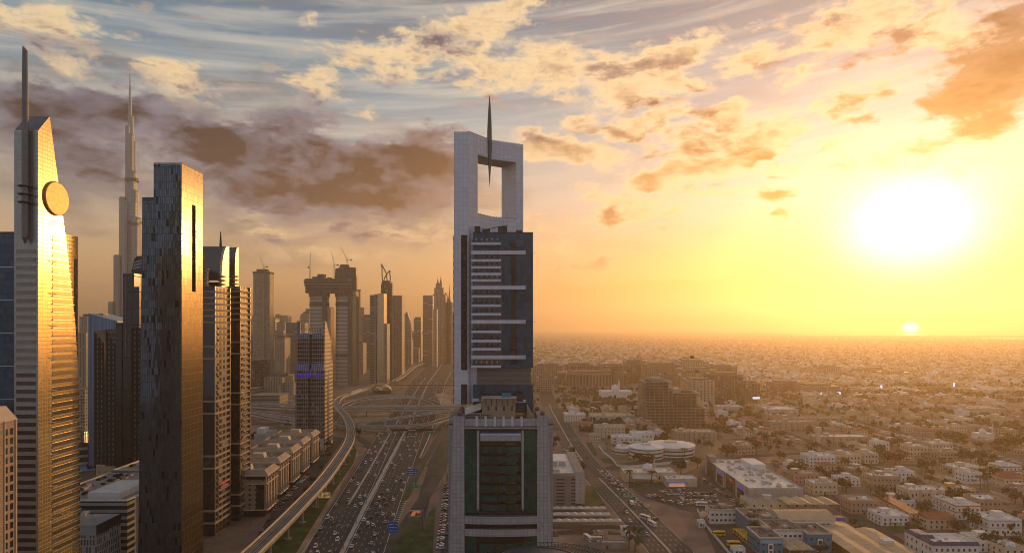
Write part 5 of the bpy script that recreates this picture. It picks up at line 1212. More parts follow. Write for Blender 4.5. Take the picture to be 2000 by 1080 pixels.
def house(label, x, y, w, d, h, wall='cream', rz=0, style='flat', roofm='roofdk', sd=1, name='villa', cat='villa', group=None, wins=True, trim=None):
    r = thing(name, label, cat, (x, y, 0), rz, group); rn_ = random.Random(sd)
    MB().bx(0, w, 0, d, 0, h).build('wall', M[wall], r)
    nf = max(1, round(h/3.8))
    if wins:
        win_grid(r, .6, w-.6, .4, h-.3, max(2, min(8, int(w/3.2))), nf, 0, arch=(style in ('arch', 'turret')), fr=w < 30)
        win_grid(r, .6, d-.6, .4, h-.3, max(2, min(6, int(d/3.6))), nf, 0, side=1, arch=(style in ('arch',)), fr=w < 30)
    if style == 'navy':
        for x0, x1, y0, y1 in ((-.6, w+.6, -.6, 1.8), (-.6, 1.8, 1.8, d*.7)):
            b = MB(); 
            if y0 < 0 and x1 > w: b.ex([(-.6,h),(1.8,h),(1.8,h+1.5)], 'x', -.6, w+.6)
            else: b.ex([(-.6,h),(1.8,h),(1.8,h+1.5)], 'y', 1.8, d)
            b.build('navy_roof', M['navy'], r)
        flat_roof(r, 1.8, w, 1.8, d, h, wall, roofm, 1.2, sd, 5)
    elif style in ('redhip', 'hip'):
        m_ = M['redt'] if style == 'redhip' else M['beige']
        b = MB(); e = .7; q = [(-e,-e),(w+e,-e),(w+e,d+e),(-e,d+e)]; k_ = min(w, d)*.45
        b.prism(q, h, h+2.3, top=[(k_,k_),(w-k_,k_),(w-k_,d-k_),(k_,d-k_)]); b.build('roof', m_, r)
    elif style == 'redlean':
        b = MB(); b.ex([(-.8,h-.1),(d+.2,h+.1),(d+.2,h+2.1)], 'x', -.5, w+.5); b.build('roof', M['redt'], r)
    else:
        flat_roof(r, 0, w, 0, d, h, wall, roofm, .9, sd, 4)
    if style == 'turret':
        for cx_ in (1.6, w*.36, w*.66, w-1.6):
            b = MB(); b.lathe(cx_, .2, [(1.9,0),(1.9,h+1.4)], 12); b.build('turret', M[wall], r)
            b = MB(); b.lathe(cx_, .2, [(2.3,h+1.4),(1.2,h+2.2),(.1,h+3.6)], 12); b.build('turret_roof', M['white'], r)
            for zz in (1.6, 5.6): b = MB(); b.ex([(cx_-.5,zz),(cx_+.5,zz),(cx_+.5,zz+2),(cx_,zz+2.5),(cx_-.5,zz+2)], 'y', -1.78, -1.6); b.build('window', M['winglass'], r)
    if style in ('flat', 'arch', 'trim', 'turret') and w > 9:
        x0 = rn_.uniform(1, w*.5); y0 = d*.45; b = MB(); b.bx(x0, x0+min(5.5, w*.4), y0, min(d-1, y0+5), h+.12, h+3.0); b.build('roof_room', M[wall], r)
        MB().bx(x0-.2, x0+min(5.5, w*.4)+.2, y0-.2, min(d-1, y0+5)+.2, h+3.0, h+3.2).build('roof_room_slab', M['roofw'], r)
    if style in ('arch', 'dome'):
        b = MB(); rr = 2.0; b.lathe(w*.6, d*.3, [(rr,h+.1),(rr,h+.9)]+[(rr*math.cos(math.pi/2*i/6), h+.9+rr*.8*math.sin(math.pi/2*i/6)) for i in range(7)], 16); b.build('dome', M['white'], r, sm=True)
    if trim:
        for zz in [h-.4]+([h*.5] if h > 6 else []):
            b = MB(); b.bx(-.12, w+.12, -.14, -.0, zz, zz+.5); b.bx(-.14, -.0, 0, d, zz, zz+.5); b.build('trim', M[trim], r)
    MB().bx(w*.45, w*.45+1.3, -.1, .0, 0, 2.4).build('door', M['trunk'], r)
    if style in ('flat', 'arch') and rn_.random() < .6:
        b = MB(); b.bx(w*.35, w*.65, -2.2, 0, 3.1, 3.45); 
        b.build('porch_roof', M[wall], r)
        for q in (w*.37, w*.63): MB().tube((q, -2.0, 0), (q, -2.0, 3.1), .16, n=6).build('porch_column', M['white'], r)
    return r
def hpx(label, p0, p1, pyb, d, h, wall, **k):
    """front wall spans photo columns p0..p1 at ground row pyb"""
    a = G(p0, pyb); c = G(p1, pyb); OK_ = occ(a.x, c.x, a.y, a.y+d, -1); return house(label, a.x, a.y, c.x-a.x, d, h, wall, **k)
H = hpx
H('white villa with dark navy tiled roof edges at the bottom right', 1822, 1912, 1096, 18, 9, 'white', style='navy', sd=1, roofm='roofw')
H('small white wing with navy roof left of the large navy-edged villa', 1796, 1824, 1082, 14, 9, 'white', style='navy', sd=41, roofm='roofw')
H('boxy white two-storey villa at the right edge, bottom', 1932, 1996, 1046, 17, 9.5, 'white', sd=2, roofm='roofw', trim='concw')
H('cream villa with long red-brown sloping roof, front wing', 1812, 1868, 1034, 9, 7, 'cream', style='redlean', sd=3)
H('cream villa back wing with red-brown roof', 1778, 1800, 1022, 44, 7, 'cream', style='redlean', sd=4)
H('white villa with orange trim bands', 1868, 1915, 1015, 14, 9.5, 'white', trim='orange', sd=5, roofm='roofw')
H('narrow white house with orange trim behind the orange trimmed villa', 1842, 1866, 1000, 12, 8, 'white', trim='orange', sd=6, roofm='roofw')
H('bright yellow villa with white crenels', 1852, 1906, 974, 13, 7, 'yellow', sd=7, style='flat', roofm='roofw', trim='white')
H('cream villa with four pointed white turrets', 1776, 1844, 984, 16, 9.5, 'cream', style='turret', sd=8, roofm='roofw')
H('low white villa behind a green lawn', 1722, 1776, 1027, 17, 6, 'white', sd=9, roofm='roofw')
H('plain low white house behind the lawn villa', 1734, 1788, 992, 18, 4.8, 'white', sd=10, roofm='roofw')
H('pink villa with a small dome by the street bend', 1662, 1716, 1004, 15, 9, 'pinkw', style='dome', sd=11)
H('pale pink villa with dome and bays right of the yellow villa', 1912, 1958, 1002, 16, 9, 'pinkw', style='dome', sd=12, roofm='roofw')
H('cream villa with red roof trim near the right edge', 1962, 1998, 956, 14, 9, 'cream', style='redhip', sd=13)
H('beige two-storey villa right of the shopping block', 1550, 1600, 945, 14, 8, 'pinkw', sd=14)
H('cream cube villa with tall windows below the shopping block corner', 1588, 1636, 966, 14, 8.5, 'cream', sd=15, roofm='roofw')
H('white three-storey house behind the shopping block', 1580, 1631, 913, 18, 10, 'white', sd=16, roofm='roofw')
H('cream villa with flat roof right of the white three-storey house', 1632, 1682, 908, 20, 9, 'cream', style='arch', sd=17)
H('tall cream villa with arched windows near the middle right', 1688, 1716, 905, 16, 9, 'cream', style='arch', sd=18, roofm='roofw')
H('sandy villa with parapet in front of two white villas', 1704, 1760, 953, 16, 9, 'beige', sd=19, roofm='roofw')
H('white villa with tall roof room and windows', 1744, 1786, 940, 13, 8, 'white', sd=20, roofm='roofw')
H('cream villa with arched side windows on a slope of trees', 1776, 1812, 890, 16, 9, 'cream', sd=21, style='arch', roofm='roofw')
H('cream villa with white dome on its roof', 1820, 1862, 884, 18, 9, 'cream', style='arch', sd=22, roofm='roofw')
H('sandy flat house left of the small trees', 1836, 1876, 898, 14, 7, 'beige', sd=23)
H('long low cream house with white garden wall', 1862, 1924, 927, 18, 6, 'cream', sd=24, roofm='roofw')
H('white villa with navy line along its roof near the right edge', 1954, 1996, 929, 15, 8, 'white', trim='navy', sd=25, roofm='roofw')
H('broad white house with red-brown door frame on the left of the villa rows', 1640, 1680, 950, 14, 6, 'white', sd=26, roofm='roofw')
H('white house with covered yard at the bottom edge, right', 1724, 1776, 1092, 16, 5, 'white', sd=27, roofm='roofw')
H('low sandy house at the bottom right corner', 1960, 2004, 1092, 14, 6, 'cream', style='dome', sd=28)
H('long white house with pale roof between navy villa and boxy villa', 1912, 1962, 1078, 16, 6, 'white', sd=29, roofm='roofw')
# ---- car park building and carports beside the tower
r = thing('parking_block', 'grey eight-level block with slot openings and white roof, right of the centre tower', 'building'); occ(18, 55, 464, 545)
MB().bx(18, 46, 464, 540, 0, 23.5).build('wall', plain('grey_stone', (.27,.24,.215), .8), r)
MB().bx(46, 52.4, 463.4, 540.5, 3, 25.6).build('white_bay', facade('tile_bay', (.2,.19,.18), (.50,.47,.43), fh=1.5, bw=1.5, wf=.95, hf=.95, grough=.6, gvar=.05, blind=0, spec=.3), r)
MB().bx(46, 52.4, 463.6, 540.5, 0, 3).build('plinth', M['concd'], r)
MB().bx(18, 46, 463.4, 464, 22.6, 24.8).build('parapet', M['conc'], r)
for j in range(8):
    z = 2.2+j*2.5
    for x0, x1 in ((32.2, 38.0), (43.0, 46.0)): MB().bx(x0, x1, 463.9, 464.05, z, z+.85).build('slot_opening', M['black'], r)
    MB().bx(48.9, 49.5, 463.3, 463.5, z, z+.7).build('small_window', M['black'], r)
MB().bx(19, 45.8, 464.5, 539, 23.6, 23.9).build('roof_deck', M['roofw'], r)
MB().bx(22, 42, 490, 515, 23.9, 28.5).build('plant_room', M['white'], r)
for i in range(3): MB().bx(24+i*6, 28.5+i*6, 489.8, 490, 24.2, 27.6).build('louvre_door', M['concw'], r)
MB().bx(20, 30, 518, 538, 23.9, 26.5).build('roof_frame', M['concd'], r)
MB().bx(28, 35, 470, 480, 23.9, 26).build('stair_head', M['concw'], r)
def carport(label, x0, x1, y, d, z=3.0):
    r = thing('carport', label, 'carport', (0, 0, 0)); b = MB(); n = int((x1-x0)/5.2); occ(x0, x1, y, y+d, -5)
    for i in range(n):
        a, c = x0+(x1-x0)*i/n, x0+(x1-x0)*(i+1)/n; m_ = (a+c)/2
        b.add([(a,y,z),(c,y,z),(c,y+d,z),(a,y+d,z),(m_,y+d*.35,z+1.5)], [(0,1,4),(1,2,4),(2,3,4),(3,0,4)])
    b.build('canopy', M['canvas'], r)
    for i in range(n+1): MB().tube((x0+(x1-x0)*i/n, y+d*.6, 0), (x0+(x1-x0)*i/n, y+d*.6, z+.1), .1, n=5).build('post', M['steel'], r)
carport('farthest wavy canvas carport beside the centre tower', 24, 66, 449, 6); carport('middle wavy canvas carport beside the centre tower', 23, 67, 434, 7); carport('nearest wavy canvas carport beside the centre tower', 22, 72, 420, 6)
r = thing('site_wall', 'grey concrete wall between the carports and the dirt lot', 'wall'); MB().bx(22, 80, 414.5, 415, 0, 2.2).build('wall', M['concd'], r)
def mound(label, px, py, rx, ry, h, sd):
    p = G(px, py); rn_ = random.Random(sd); b = MB(); n = 26; m_ = 8; vs = []
    for i in range(m_+1):
        for j in range(n):
            a = 2*math.pi*j/n; s = i/m_; k_ = 1+.25*math.sin(a*3+sd)+.12*math.sin(a*7)
            vs.append((p.x+math.cos(a)*rx*s*k_, p.y+math.sin(a)*ry*s*k_, max(-.1, h*(1-s**2)*(.8+.3*rn_.random()))-.1*(i == m_)))
    b.add(vs, [(i*n+j, i*n+(j+1) % n, (i+1)*n+(j+1) % n, (i+1)*n+j)[::-1] for i in range(m_) for j in range(n)]); o = b.build('earth_mound', plain('dark_soil_'+str(sd), (.15,.09,.05), .95, var=.3, sc=.4, bump=.6), sm=True); tag(o, label, 'mound')
mound('long dark mound of soil on the dirt lot', 1140, 1040, 22, 4.2, 2.6, 3); mound('small soil heap at the tower edge of the dirt lot', 1081, 1044, 4, 3.5, 2, 5)
H('tan site hut with flat roof on the dirt lot', 1160, 1188, 1052, 5, 3, 'beige', wins=False, name='site_hut', cat='hut'); H('blue roofed site shed by the boulevard', 1215, 1230, 1046, 8, 3.4, 'white', wins=False, roofm='roofw', name='site_shed', cat='shed')
H('long low shed with strip roof at the bottom by the boulevard', 1150, 1225, 1072, 5, 3.2, 'conc', wins=False, roofm='roofw', name='site_shed', cat='shed')
# ---- shopping block
r = thing('shopping_block', 'long flat-roofed shopping block with many roof units and lit signs facing the car park', 'building'); occ(173, 213, 468, 570)
MB().bx(173, 213, 468, 572, 0, 12).build('wall', facade('mall_wall', (.44,.38,.33), (.40,.36,.32), fh=12, bw=3.2, wf=.9, hf=1, grough=.7, blind=0, spec=.2, gvar=.1), r); parapet(r, 173, 213, 468, 572, 12, M['concw'], 1.0)
MB().bx(173.5, 212.5, 468.5, 571.5, 12.004, 12.15).build('roof_deck', M['roofw'], r)
for i, (a, c) in enumerate(((472,492),(496,516),(520,540),(544,566))):
    MB().bx(172.2, 173, a, c, 0, 13.4).build('shopfront_bay', M['concd'] if i % 2 else M['concw'], r); MB().bx(172.0, 172.2, a+3, c-3, 1, 8.5).build('shop_window', M['dkglass'], r)
for a, c, m_ in ((476,486,'purl'),(524,534,'purl'),(500,506,'redl'),(466,468,'redl')): MB().bx(171.9, 172.1, a, c, 9.4, 11.2).build('lit_sign', M[m_], r)
MB().bx(173.4, 179, 560, 572, 12.15, 17).build('corner_tower', M['conc'], r); MB().bx(200, 212, 535, 560, 12.15, 16).build('plant_room', M['white'], r)
rooftop(r, 176, 212, 470, 568, 12.15, 60, 'concw', 1.6, 8)
H('cream annex with a row of small dark windows below the shopping block', 1463, 1600, 1000, 18, 6.5, 'cream', sd=30, name='annex', cat='building', roofm='roofdk')
def canopy_tent(label, x0, x1, y0, y1, z, nx, ny, m_='tent', peak=1.4, name='shade_canopy'):
    r = thing(name, label, 'canopy'); b = MB(); occ(x0, x1, y0, y1, -2)
    for i in range(nx):
        for j in range(ny):
            a, c = x0+(x1-x0)*i/nx, x0+(x1-x0)*(i+1)/nx-.25; e, f = y0+(y1-y0)*j/ny, y0+(y1-y0)*(j+1)/ny-.15; mx, my = (a+c)/2, (e+f)/2
            b.add([(a,e,z),(c,e,z),(c,f,z),(a,f,z),(mx,e,z+peak),(mx,f,z+peak)], [(0,4,5,3),(4,1,2,5),(0,1,4),(2,3,5)])
    b.build('canopy', M[m_], r)
    for i in range(nx+1):
        for j in (0, ny): MB().tube((x0+(x1-x0)*i/nx, y0+(y1-y0)*j/ny, 0), (x0+(x1-x0)*i/nx, y0+(y1-y0)*j/ny, z+.1), .14, n=5).build('post', M['concw'], r)
canopy_tent('row of tan shade canopies on the roof edge behind the blue school', 190, 226, 440, 458, 8.5, 4, 2)
# ---- blue and white school
def school():
    r = thing('blue_school', 'turquoise and white school with grey roofs and arched cream roof hall, bottom right', 'school'); occ(132, 205, 362, 436)
    def blk(x0, x1, y0, y1, h, m_, nm='wing', par='concw', rf='roofdk', wn=True, f1=2):
        MB().bx(x0, x1, y0, y1, 0, h).build(nm, M[m_], r); b = MB()
        parapet(r, x0-.3, x1+.3, y0-.3, y1+.3, h, M[par], 1.0, .7); MB().bx(x0+.5, x1-.5, y0+.5, y1-.5, h+.004, h+.15).build('roof_deck', M['concd'], r)
        if wn: win_grid(r, x0+.5, x1-.5, 1, h-.5, max(2, int((x1-x0)/3)), f1, y0, 1.6, 1.3, fr=False); win_grid(r, y0+.5, y1-.5, 1, h-.5, max(2, int((y1-y0)/4)), f1, x0, 1.6, 1.3, side=1, fr=False)
        rooftop(r, x0+1, x1-1, y0+1, y1-1, h+.15, max(2, int((x1-x0)*(y1-y0)/60)), 'concd', 1.2, int(x0))
    blk(141, 154, 364, 384, 10, 'bluep'); blk(172, 186, 372, 392, 10, 'bluep'); blk(154, 172, 378, 400, 10, 'white'); blk(148, 168, 400, 424, 10, 'bluep', wn=False); blk(131, 152, 424, 434, 9, 'white')
    for x in (145.6, 177.6):
        yy = 363.9 if x < 150 else 371.9
        MB().bx(x, x+3, yy-.2, yy, 0, 7.5).build('white_door_surround', M['white'], r); MB().bx(x+.8, x+2.2, yy-.3, yy-.2, 0, 3.4).build('door', M['winglass'], r); MB().bx(x+.6, x+2.4, yy-.3, yy-.2, 4.4, 6.6).build('window', M['winglass'], r)
    b = MB(); b.bx(141.3, 153.7, 363.75, 363.97, 7.6, 9.6); b.build('sign_board', M['skyb'], r)
    MB().bx(168.5, 203, 402, 422, 0, 9.5).build('hall', M['white'], r)
    b = MB(); n = 10; b.ex([(401+22*i/n, 9.5+3.2*math.sin(math.pi*i/n)) for i in range(n+1)][::-1], 'x', 203.4, 168.1); b.build('hall_roof', M['tent'], r)
    win_grid(r, 185, 200, 5, 9, 5, 1, 402, 2.2, .9, fr=False)
    for i, (x, y) in enumerate(((151, 381), (160, 404), (141, 430))):
        b = MB(); b.lathe(x, y, [(3, 10.2), (3, 11.6), (2.6, 12.0)], 14); b.build('round_rooflight', M['conc'], r)
school()
canopy_tent('large tan pleated canopy over the school yard, bottom right', 187, 224, 350, 396, 6, 3, 6, peak=1.0)
canopy_tent('tan sail canopy between the two blue wings of the school', 156, 171, 360, 376, 5, 2, 2)
r = thing('peak_tent', 'tan tent with a single high peak behind the pleated canopy', 'tent'); b = MB(); b.add([(180,398,5),(214,398,5),(214,414,5),(180,414,5),(196,405,9.5)]+[(188,401.5,6.2),(205,401.5,6.2),(205,409.5,6.2),(188,409.5,6.2)], [(0,1,6,5),(1,2,7,6),(2,3,8,7),(3,0,5,8),(5,6,4),(6,7,4),(7,8,4),(8,5,4)]); b.build('canopy', M['tent'], r)
for x, y in ((180,398),(214,398),(214,414),(180,414)): MB().tube((x,y,0),(x,y,5.1),.15,n=5).build('post', M['concw'], r)
r = thing('purple_canopy', 'purple canvas canopy behind the school hall', 'canopy'); b = MB(); b.ex([(415,4.5),(424,4.5),(422,6.5),(417,6.5)], 'x', 205, 217); b.build('canopy', M['purple'], r)
for x in (205.4, 216.6): MB().tube((x,419,0),(x,419,5),.15,n=5).build('post', M['concw'], r)
r = thing('school_fence', 'white boundary wall curving along the car park by the school', 'wall'); MB().ribbon([tuple(G(*q, 1.8)) for q in [(1362,992),(1378,1022),(1412,1062),(1440,1095)]], .4, 1.8).build('wall', M['white'], r)
H('small white guard house by the school gate', 1365, 1378, 1030, 5, 3.4, 'white', name='guard_house', cat='hut', sd=31, roofm='roofw'); H('small white guard house at the bottom of the school yard', 1432, 1456, 1084, 5, 3.4, 'white', name='guard_house', cat='hut', sd=32, roofm='roofw')
canopy_tent('small tan canopy beside the car park', 128, 140, 428, 438, 3.5, 2, 1)
# ---- white round roofed campus
def campus():
    r = thing('white_campus', 'white campus of rounded blocks with low conical roofs beyond the junction', 'school'); occ(105, 195, 590, 720)
    def rnd(px, py, rr, h, cone, nm='round_wing', bands=2):
        p = G(px, py); b = MB(); b.lathe(p.x, p.y, [(rr,0),(rr,h)], 28); b.build(nm, M['white'], r); b = MB(); b.lathe(p.x, p.y, [(rr+.8,h),(rr+.8,h+.7),(rr*.3,h+cone),(.01,h+cone+.3)], 28); b.build('conical_roof', M['white'], r)
        for j in range(bands): b = MB(); b.lathe(p.x, p.y, [(rr+.05, 1.4+j*3.8), (rr+.05, 2.9+j*3.8)], 28); b.build('window_band', M['winglass'], r)
        b = MB(); b.lathe(p.x, p.y, [(rr*.28,h+cone),(rr*.28,h+cone+1.2)], 16); b.build('roof_lantern', M['cream'], r)
    rnd(1310, 885, 24, 9, 3.0); rnd(1262, 892, 17, 10, 2.6, bands=3); rnd(1218, 884, 12, 6, 1.6, bands=1)
    for px, py, w, d, h in ((1232, 872, 26, 20, 10), (1256, 868, 24, 18, 12), (1212, 866, 18, 14, 7)):
        p = G(px, py); MB().bx(p.x-w/2, p.x+w/2, p.y, p.y+d, 0, h).build('wing', M['white'], r); flat_roof(r, p.x-w/2, p.x+w/2, p.y, p.y+d, h, 'white', 'roofw', .9, px, 4)
        win_grid(r, p.x-w/2+1, p.x+w/2-1, .6, h, 5, 2, p.y, 2.2, 1.2, fr=False)
campus()
r = thing('campus_wall', 'white curved boundary wall in front of the campus', 'wall'); MB().ribbon([tuple(G(*q, 2.2)) for q in [(1170,868),(1178,880),(1195,893),(1205,906),(1228,909),(1280,904),(1340,898)]], .5, 2.2).build('wall', M['white'], r)
# ---- mosque
def mosque():
    r = thing('mosque', 'sandy mosque with white dome and minaret between the campus and the car park', 'mosque'); p = G(1222, 944); occ(p.x-2, p.x+48, p.y-4, p.y+28)
    MB().bx(p.x, p.x+44, p.y+6, p.y+26, 0, 7).build('prayer_hall', M['cream'], r); flat_roof(r, p.x, p.x+44, p.y+6, p.y+26, 7, 'cream', 'roofw', 1, 5, 5)
    b = MB(); cx_, cy_ = p.x+22, p.y+18; b.lathe(cx_, cy_, [(4.2,7.1),(4.2,9)]+[(4.3*math.cos(math.pi/2*i/8), 9+4.2*math.sin(math.pi/2*i/8)) for i in range(9)], 20); b.build('dome', M['white'], r, sm=True)
    b = MB(); b.lathe(p.x+25, p.y+5, [(1.3,0),(1.2,9),(1.8,9.4),(1.8,10.2),(.95,10.4),(.9,15),(1.3,15.4),(1.3,16),(.6,16.2),(.5,18),(.05,20.5)], 10); b.build('minaret', M['cream'], r)
    b = MB(); b.add([(p.x+6,p.y-2,4.6),(p.x+26,p.y-2,3.9),(p.x+26,p.y+6,5.8),(p.x+6,p.y+6,5.8)], [(0,1,2,3)]); b.add([(p.x+6,p.y-2,4.5),(p.x+26,p.y-2,3.8),(p.x+26,p.y+6,5.7),(p.x+6,p.y+6,5.7)], [(3,2,1,0)]); b.build('entrance_canopy', M['canvas'], r)
    for i in range(4): MB().tube((p.x+7+i*6, p.y-1.8, 0), (p.x+7+i*6, p.y-1.8, 4.6-.16*i*1.6), .14, n=5).build('post', M['concw'], r)
    win_grid(r, p.x+28, p.x+44, .5, 6.5, 5, 1, p.y+6, 1.2, 2.6, arch=True)
mosque()
r = thing('purple_lit_shop', 'low sandy shop building with a strip of purple light over its entrance', 'shop'); p = G(1302, 951); occ(p.x, p.x+26, p.y, p.y+14)
MB().bx(p.x, p.x+25, p.y, p.y+14, 0, 6).build('wall', M['cream'], r); flat_roof(r, p.x, p.x+25, p.y, p.y+14, 6, 'cream', 'roofw', .9, 9, 6); MB().bx(p.x-1, p.x+17, p.y-2.4, p.y, 3.8, 4.6).build('canopy', M['skyb'], r); MB().bx(p.x, p.x+16, p.y-2.5, p.y-2.4, 3.9, 4.4).build('light_strip', M['purl'], r)
MB().bx(p.x+2, p.x+15, p.y-.1, p.y, .4, 3.4).build('shop_window', M['shopl'], r)
# ---- buildings along the far side of the junction
H('white villa-like clinic with stepped white blocks by the boulevard', 1103, 1144, 824, 22, 10, 'white', sd=33, name='clinic', cat='building', roofm='roofw')
H('long low warehouse with pale roof and trees in front', 1156, 1240, 822, 40, 6, 'concw', wins=False, sd=34, name='warehouse', cat='warehouse', roofm='roofdk')
H('cream three-storey office with rows of small windows', 1164, 1221, 854, 22, 12, 'cream', sd=35, name='office', cat='building', roofm='roofdk')
H('small white roofed hall left of the unfinished building', 1222, 1240, 832, 18, 6, 'cream', sd=36, name='hall', cat='building', roofm='roofw'); H('second small hall close to the unfinished building', 1246, 1264, 828, 18, 5, 'cream', sd=37, name='hall', cat='building', roofm='roofw')
H('long garden wall block in front of the clinic', 1115, 1158, 832, 3, 5, 'beige', wins=False, name='garden_wall', cat='wall', sd=38)
H('sandy compound of low blocks right of the unfinished building', 1322, 1400, 862, 26, 10, 'beige', sd=39, name='compound', cat='building'); H('beige villa with two big trees in front', 1434, 1474, 888, 18, 9, 'pinkw', sd=40)
H('cream school block with long window rows in the middle distance', 1505, 1600, 842, 18, 11, 'beige', sd=42, name='school_block', cat='building'); H('long beige school block behind, with pale roof strips', 1530, 1650, 832, 16, 10, 'beige', sd=43, name='school_block', cat='building')
H('long low beige building with pale roof strips near the school blocks', 1595, 1700, 868, 20, 8, 'beige', sd=44, name='school_block', cat='building', roofm='roofw'); H('white roofed sports hall in the middle distance', 1500, 1560, 812, 40, 9, 'concw', sd=45, name='sports_hall', cat='building', roofm='roofw', wins=False)
H('pale flat roofed store left of the sports hall', 1402, 1452, 802, 24, 6, 'concw', sd=46, name='store', cat='building', roofm='roofw', wins=False)
H('wide white building with dark roof panel at the far right', 1880, 1965, 810, 40, 9, 'concw', sd=47, name='hall', cat='building', roofm='roofdk', wins=False)
# water tower, minaret, mast
r = thing('water_tower', 'sandy square water tower rising among the low blocks', 'tower', tuple(G(1598, 880)), 0)
MB().bx(-1.8, 1.8, -1.8, 1.8, 0, 20).bx(-2.6, 2.6, -2.6, 2.6, 20, 25).build('shaft', M['cream'], r)
r = thing('slim_minaret', 'thin pale minaret left of the low beige compound', 'minaret', tuple(G(1453, 856)), 0); b = MB(); b.lathe(0, 0, [(1.6,0),(1.5,16),(2.2,17),(2.2,18),(1.2,18.5),(.1,24)], 10); b.build('shaft', M['concw'], r)
r = thing('radio_mast', 'tall thin pale mast among the villas near the right edge', 'mast', tuple(G(1901, 838)), 0); MB().tube((0,0,0), (0,0,30), .5, .25, 6).build('pole', M['concw'], r)
r = thing('radio_mast', 'tall pale mast beside the warehouse near the boulevard', 'mast', tuple(G(1157, 838)), 0); MB().tube((0,0,0), (0,0,28), .6, .3, 6).build('pole', M['concw'], r)
r = thing('small_mosque', 'small white domed mosque with a short minaret near the right edge', 'mosque', tuple(G(1925, 858)), 0); occ(G(1925,858).x-8, G(1925,858).x+12, G(1925,858).y, G(1925,858).y+12)
MB().bx(-8, 10, 0, 12, 0, 7).build('prayer_hall', M['white'], r); b = MB(); b.lathe(0, 5, [(3.5,7)]+[(3.6*math.cos(math.pi/2*i/8), 8.5+3.8*math.sin(math.pi/2*i/8)) for i in range(9)], 16); b.build('dome', M['white'], r, sm=True); b = MB(); b.lathe(8, 0, [(1,0),(.9,13),(1.4,13.5),(.7,14),(.05,18)], 8); b.build('minaret', M['white'], r)
# ---- unfinished concrete building with cranes
def unfinished():
    r = thing('unfinished_block', 'unfinished dark concrete building with open floors and a stepped top', 'building'); Y0 = 850; occ(175, 275, 845, 925)
    X = lambda p: D_(p, Y0)
    for x0, x1, y0, y1, n, z0 in ((X(1262), X(1386), Y0, Y0+70, 6, 0), (X(1262), X(1318), Y0+8, Y0+55, 9, 22.8), (X(1318), X(1376), Y0+14, Y0+60, 5, 22.8)):
        core = MB(); core.bx(x0+5, x1-5, y0+5, y1-5, z0, z0+n*3.8); core.build('core', M['concd'], r)
        for j in range(n): MB().bx(x0, x1, y0, y1, z0+j*3.8+3.4, z0+j*3.8+3.8).build('floor_slab', M['conc'], r)
        b = MB(); k_ = int((x1-x0)/6)
        for i in range(k_+1):
            for yy in (y0+.6, y1-.6): b.bx(x0+.3+(x1-x0-1)*i/k_, x0+.9+(x1-x0-1)*i/k_, yy-.3, yy+.3, z0, z0+n*3.8)
        k2 = int((y1-y0)/7)
        for i in range(1, k2): b.bx(x0+.3, x0+.9, y0+(y1-y0)*i/k2, y0+(y1-y0)*i/k2+.6, z0, z0+n*3.8)
        b.build('columns', M['conc'], r)
        b = MB()
        for i in range(int((x1-x0)/2.5)): b.tube((x0+i*2.5, y0+.2, z0+n*3.8), (x0+i*2.5, y0+.2, z0+n*3.8+1.6), .12, n=3)
        b.build('rebar', M['rust'], r)
    MB().bx(X(1278), X(1302), Y0+14, Y0+40, 57, 62).build('roof_core', M['conc'], r); MB().bx(X(1322), X(1338), Y0+20, Y0+44, 41.8, 47).build('roof_core', M['concw'], r)
unfinished()
tower_crane('flat-jib yellow tower crane behind the unfinished building', D_(1318,905), 905, 0, 83, 62, 175, 24, 'yelc', 2.6, 2)
tower_crane('second lower yellow crane over the unfinished building', D_(1331,930), 930, 0, 62, 34, 178, 22, 'yelc', 2.6, 2)
tower_crane('small red luffing crane on the unfinished building', D_(1292,880), 880, 57, 66, 16, 150, 5, 'rust', 1.6, 40)
def crawler(label, p0, q0, p1, q1, d, col='yelc'):
    r = thing('crawler_crane', label, 'crane'); a = Vector((D_(p0,d), d, 3)); c = Vector((D_(p1,d), d, ZZ(q1,d)))
    n = 14; b = MB()
    for s in (-1, 1):
        b.tube(a+Vector((s*2,0,0)), c, .5, .25, 4)
    for i in range(n):
        e, f = a.lerp(c, i/n), a.lerp(c, (i+1)/n); w = 2*(1-i/n); b.tube(e+Vector((w,0,0)), f-Vector((w*.9,0,0)), .22, n=3); b.tube(e-Vector((w,0,0)), f+Vector((w*.9,0,0)), .22, n=3)
    b.build('boom', M[col], r); MB().tube(c, (c.x+4, d, max(5, c.z*.35)), .18, n=3).build('hoist_rope', M['dark'], r); MB().box(a.x, a.y, 3, 10, 7, 5).build('cab', M[col], r)
    b = MB(); b.box(a.x, a.y-3.5, .8, 11, 1.6, 1.6); b.box(a.x, a.y+3.5, .8, 11, 1.6, 1.6); b.build('track', M['dark'], r)
crawler('slanting yellow crawler crane left of the round building site', 1096, 755, 1127, 683, 1390); crawler('tall yellow crawler crane right of the round building site', 1262, 748, 1247, 684, 1420); crawler('short crawler crane near the centre tower edge', 1084, 744, 1069, 718, 1450)
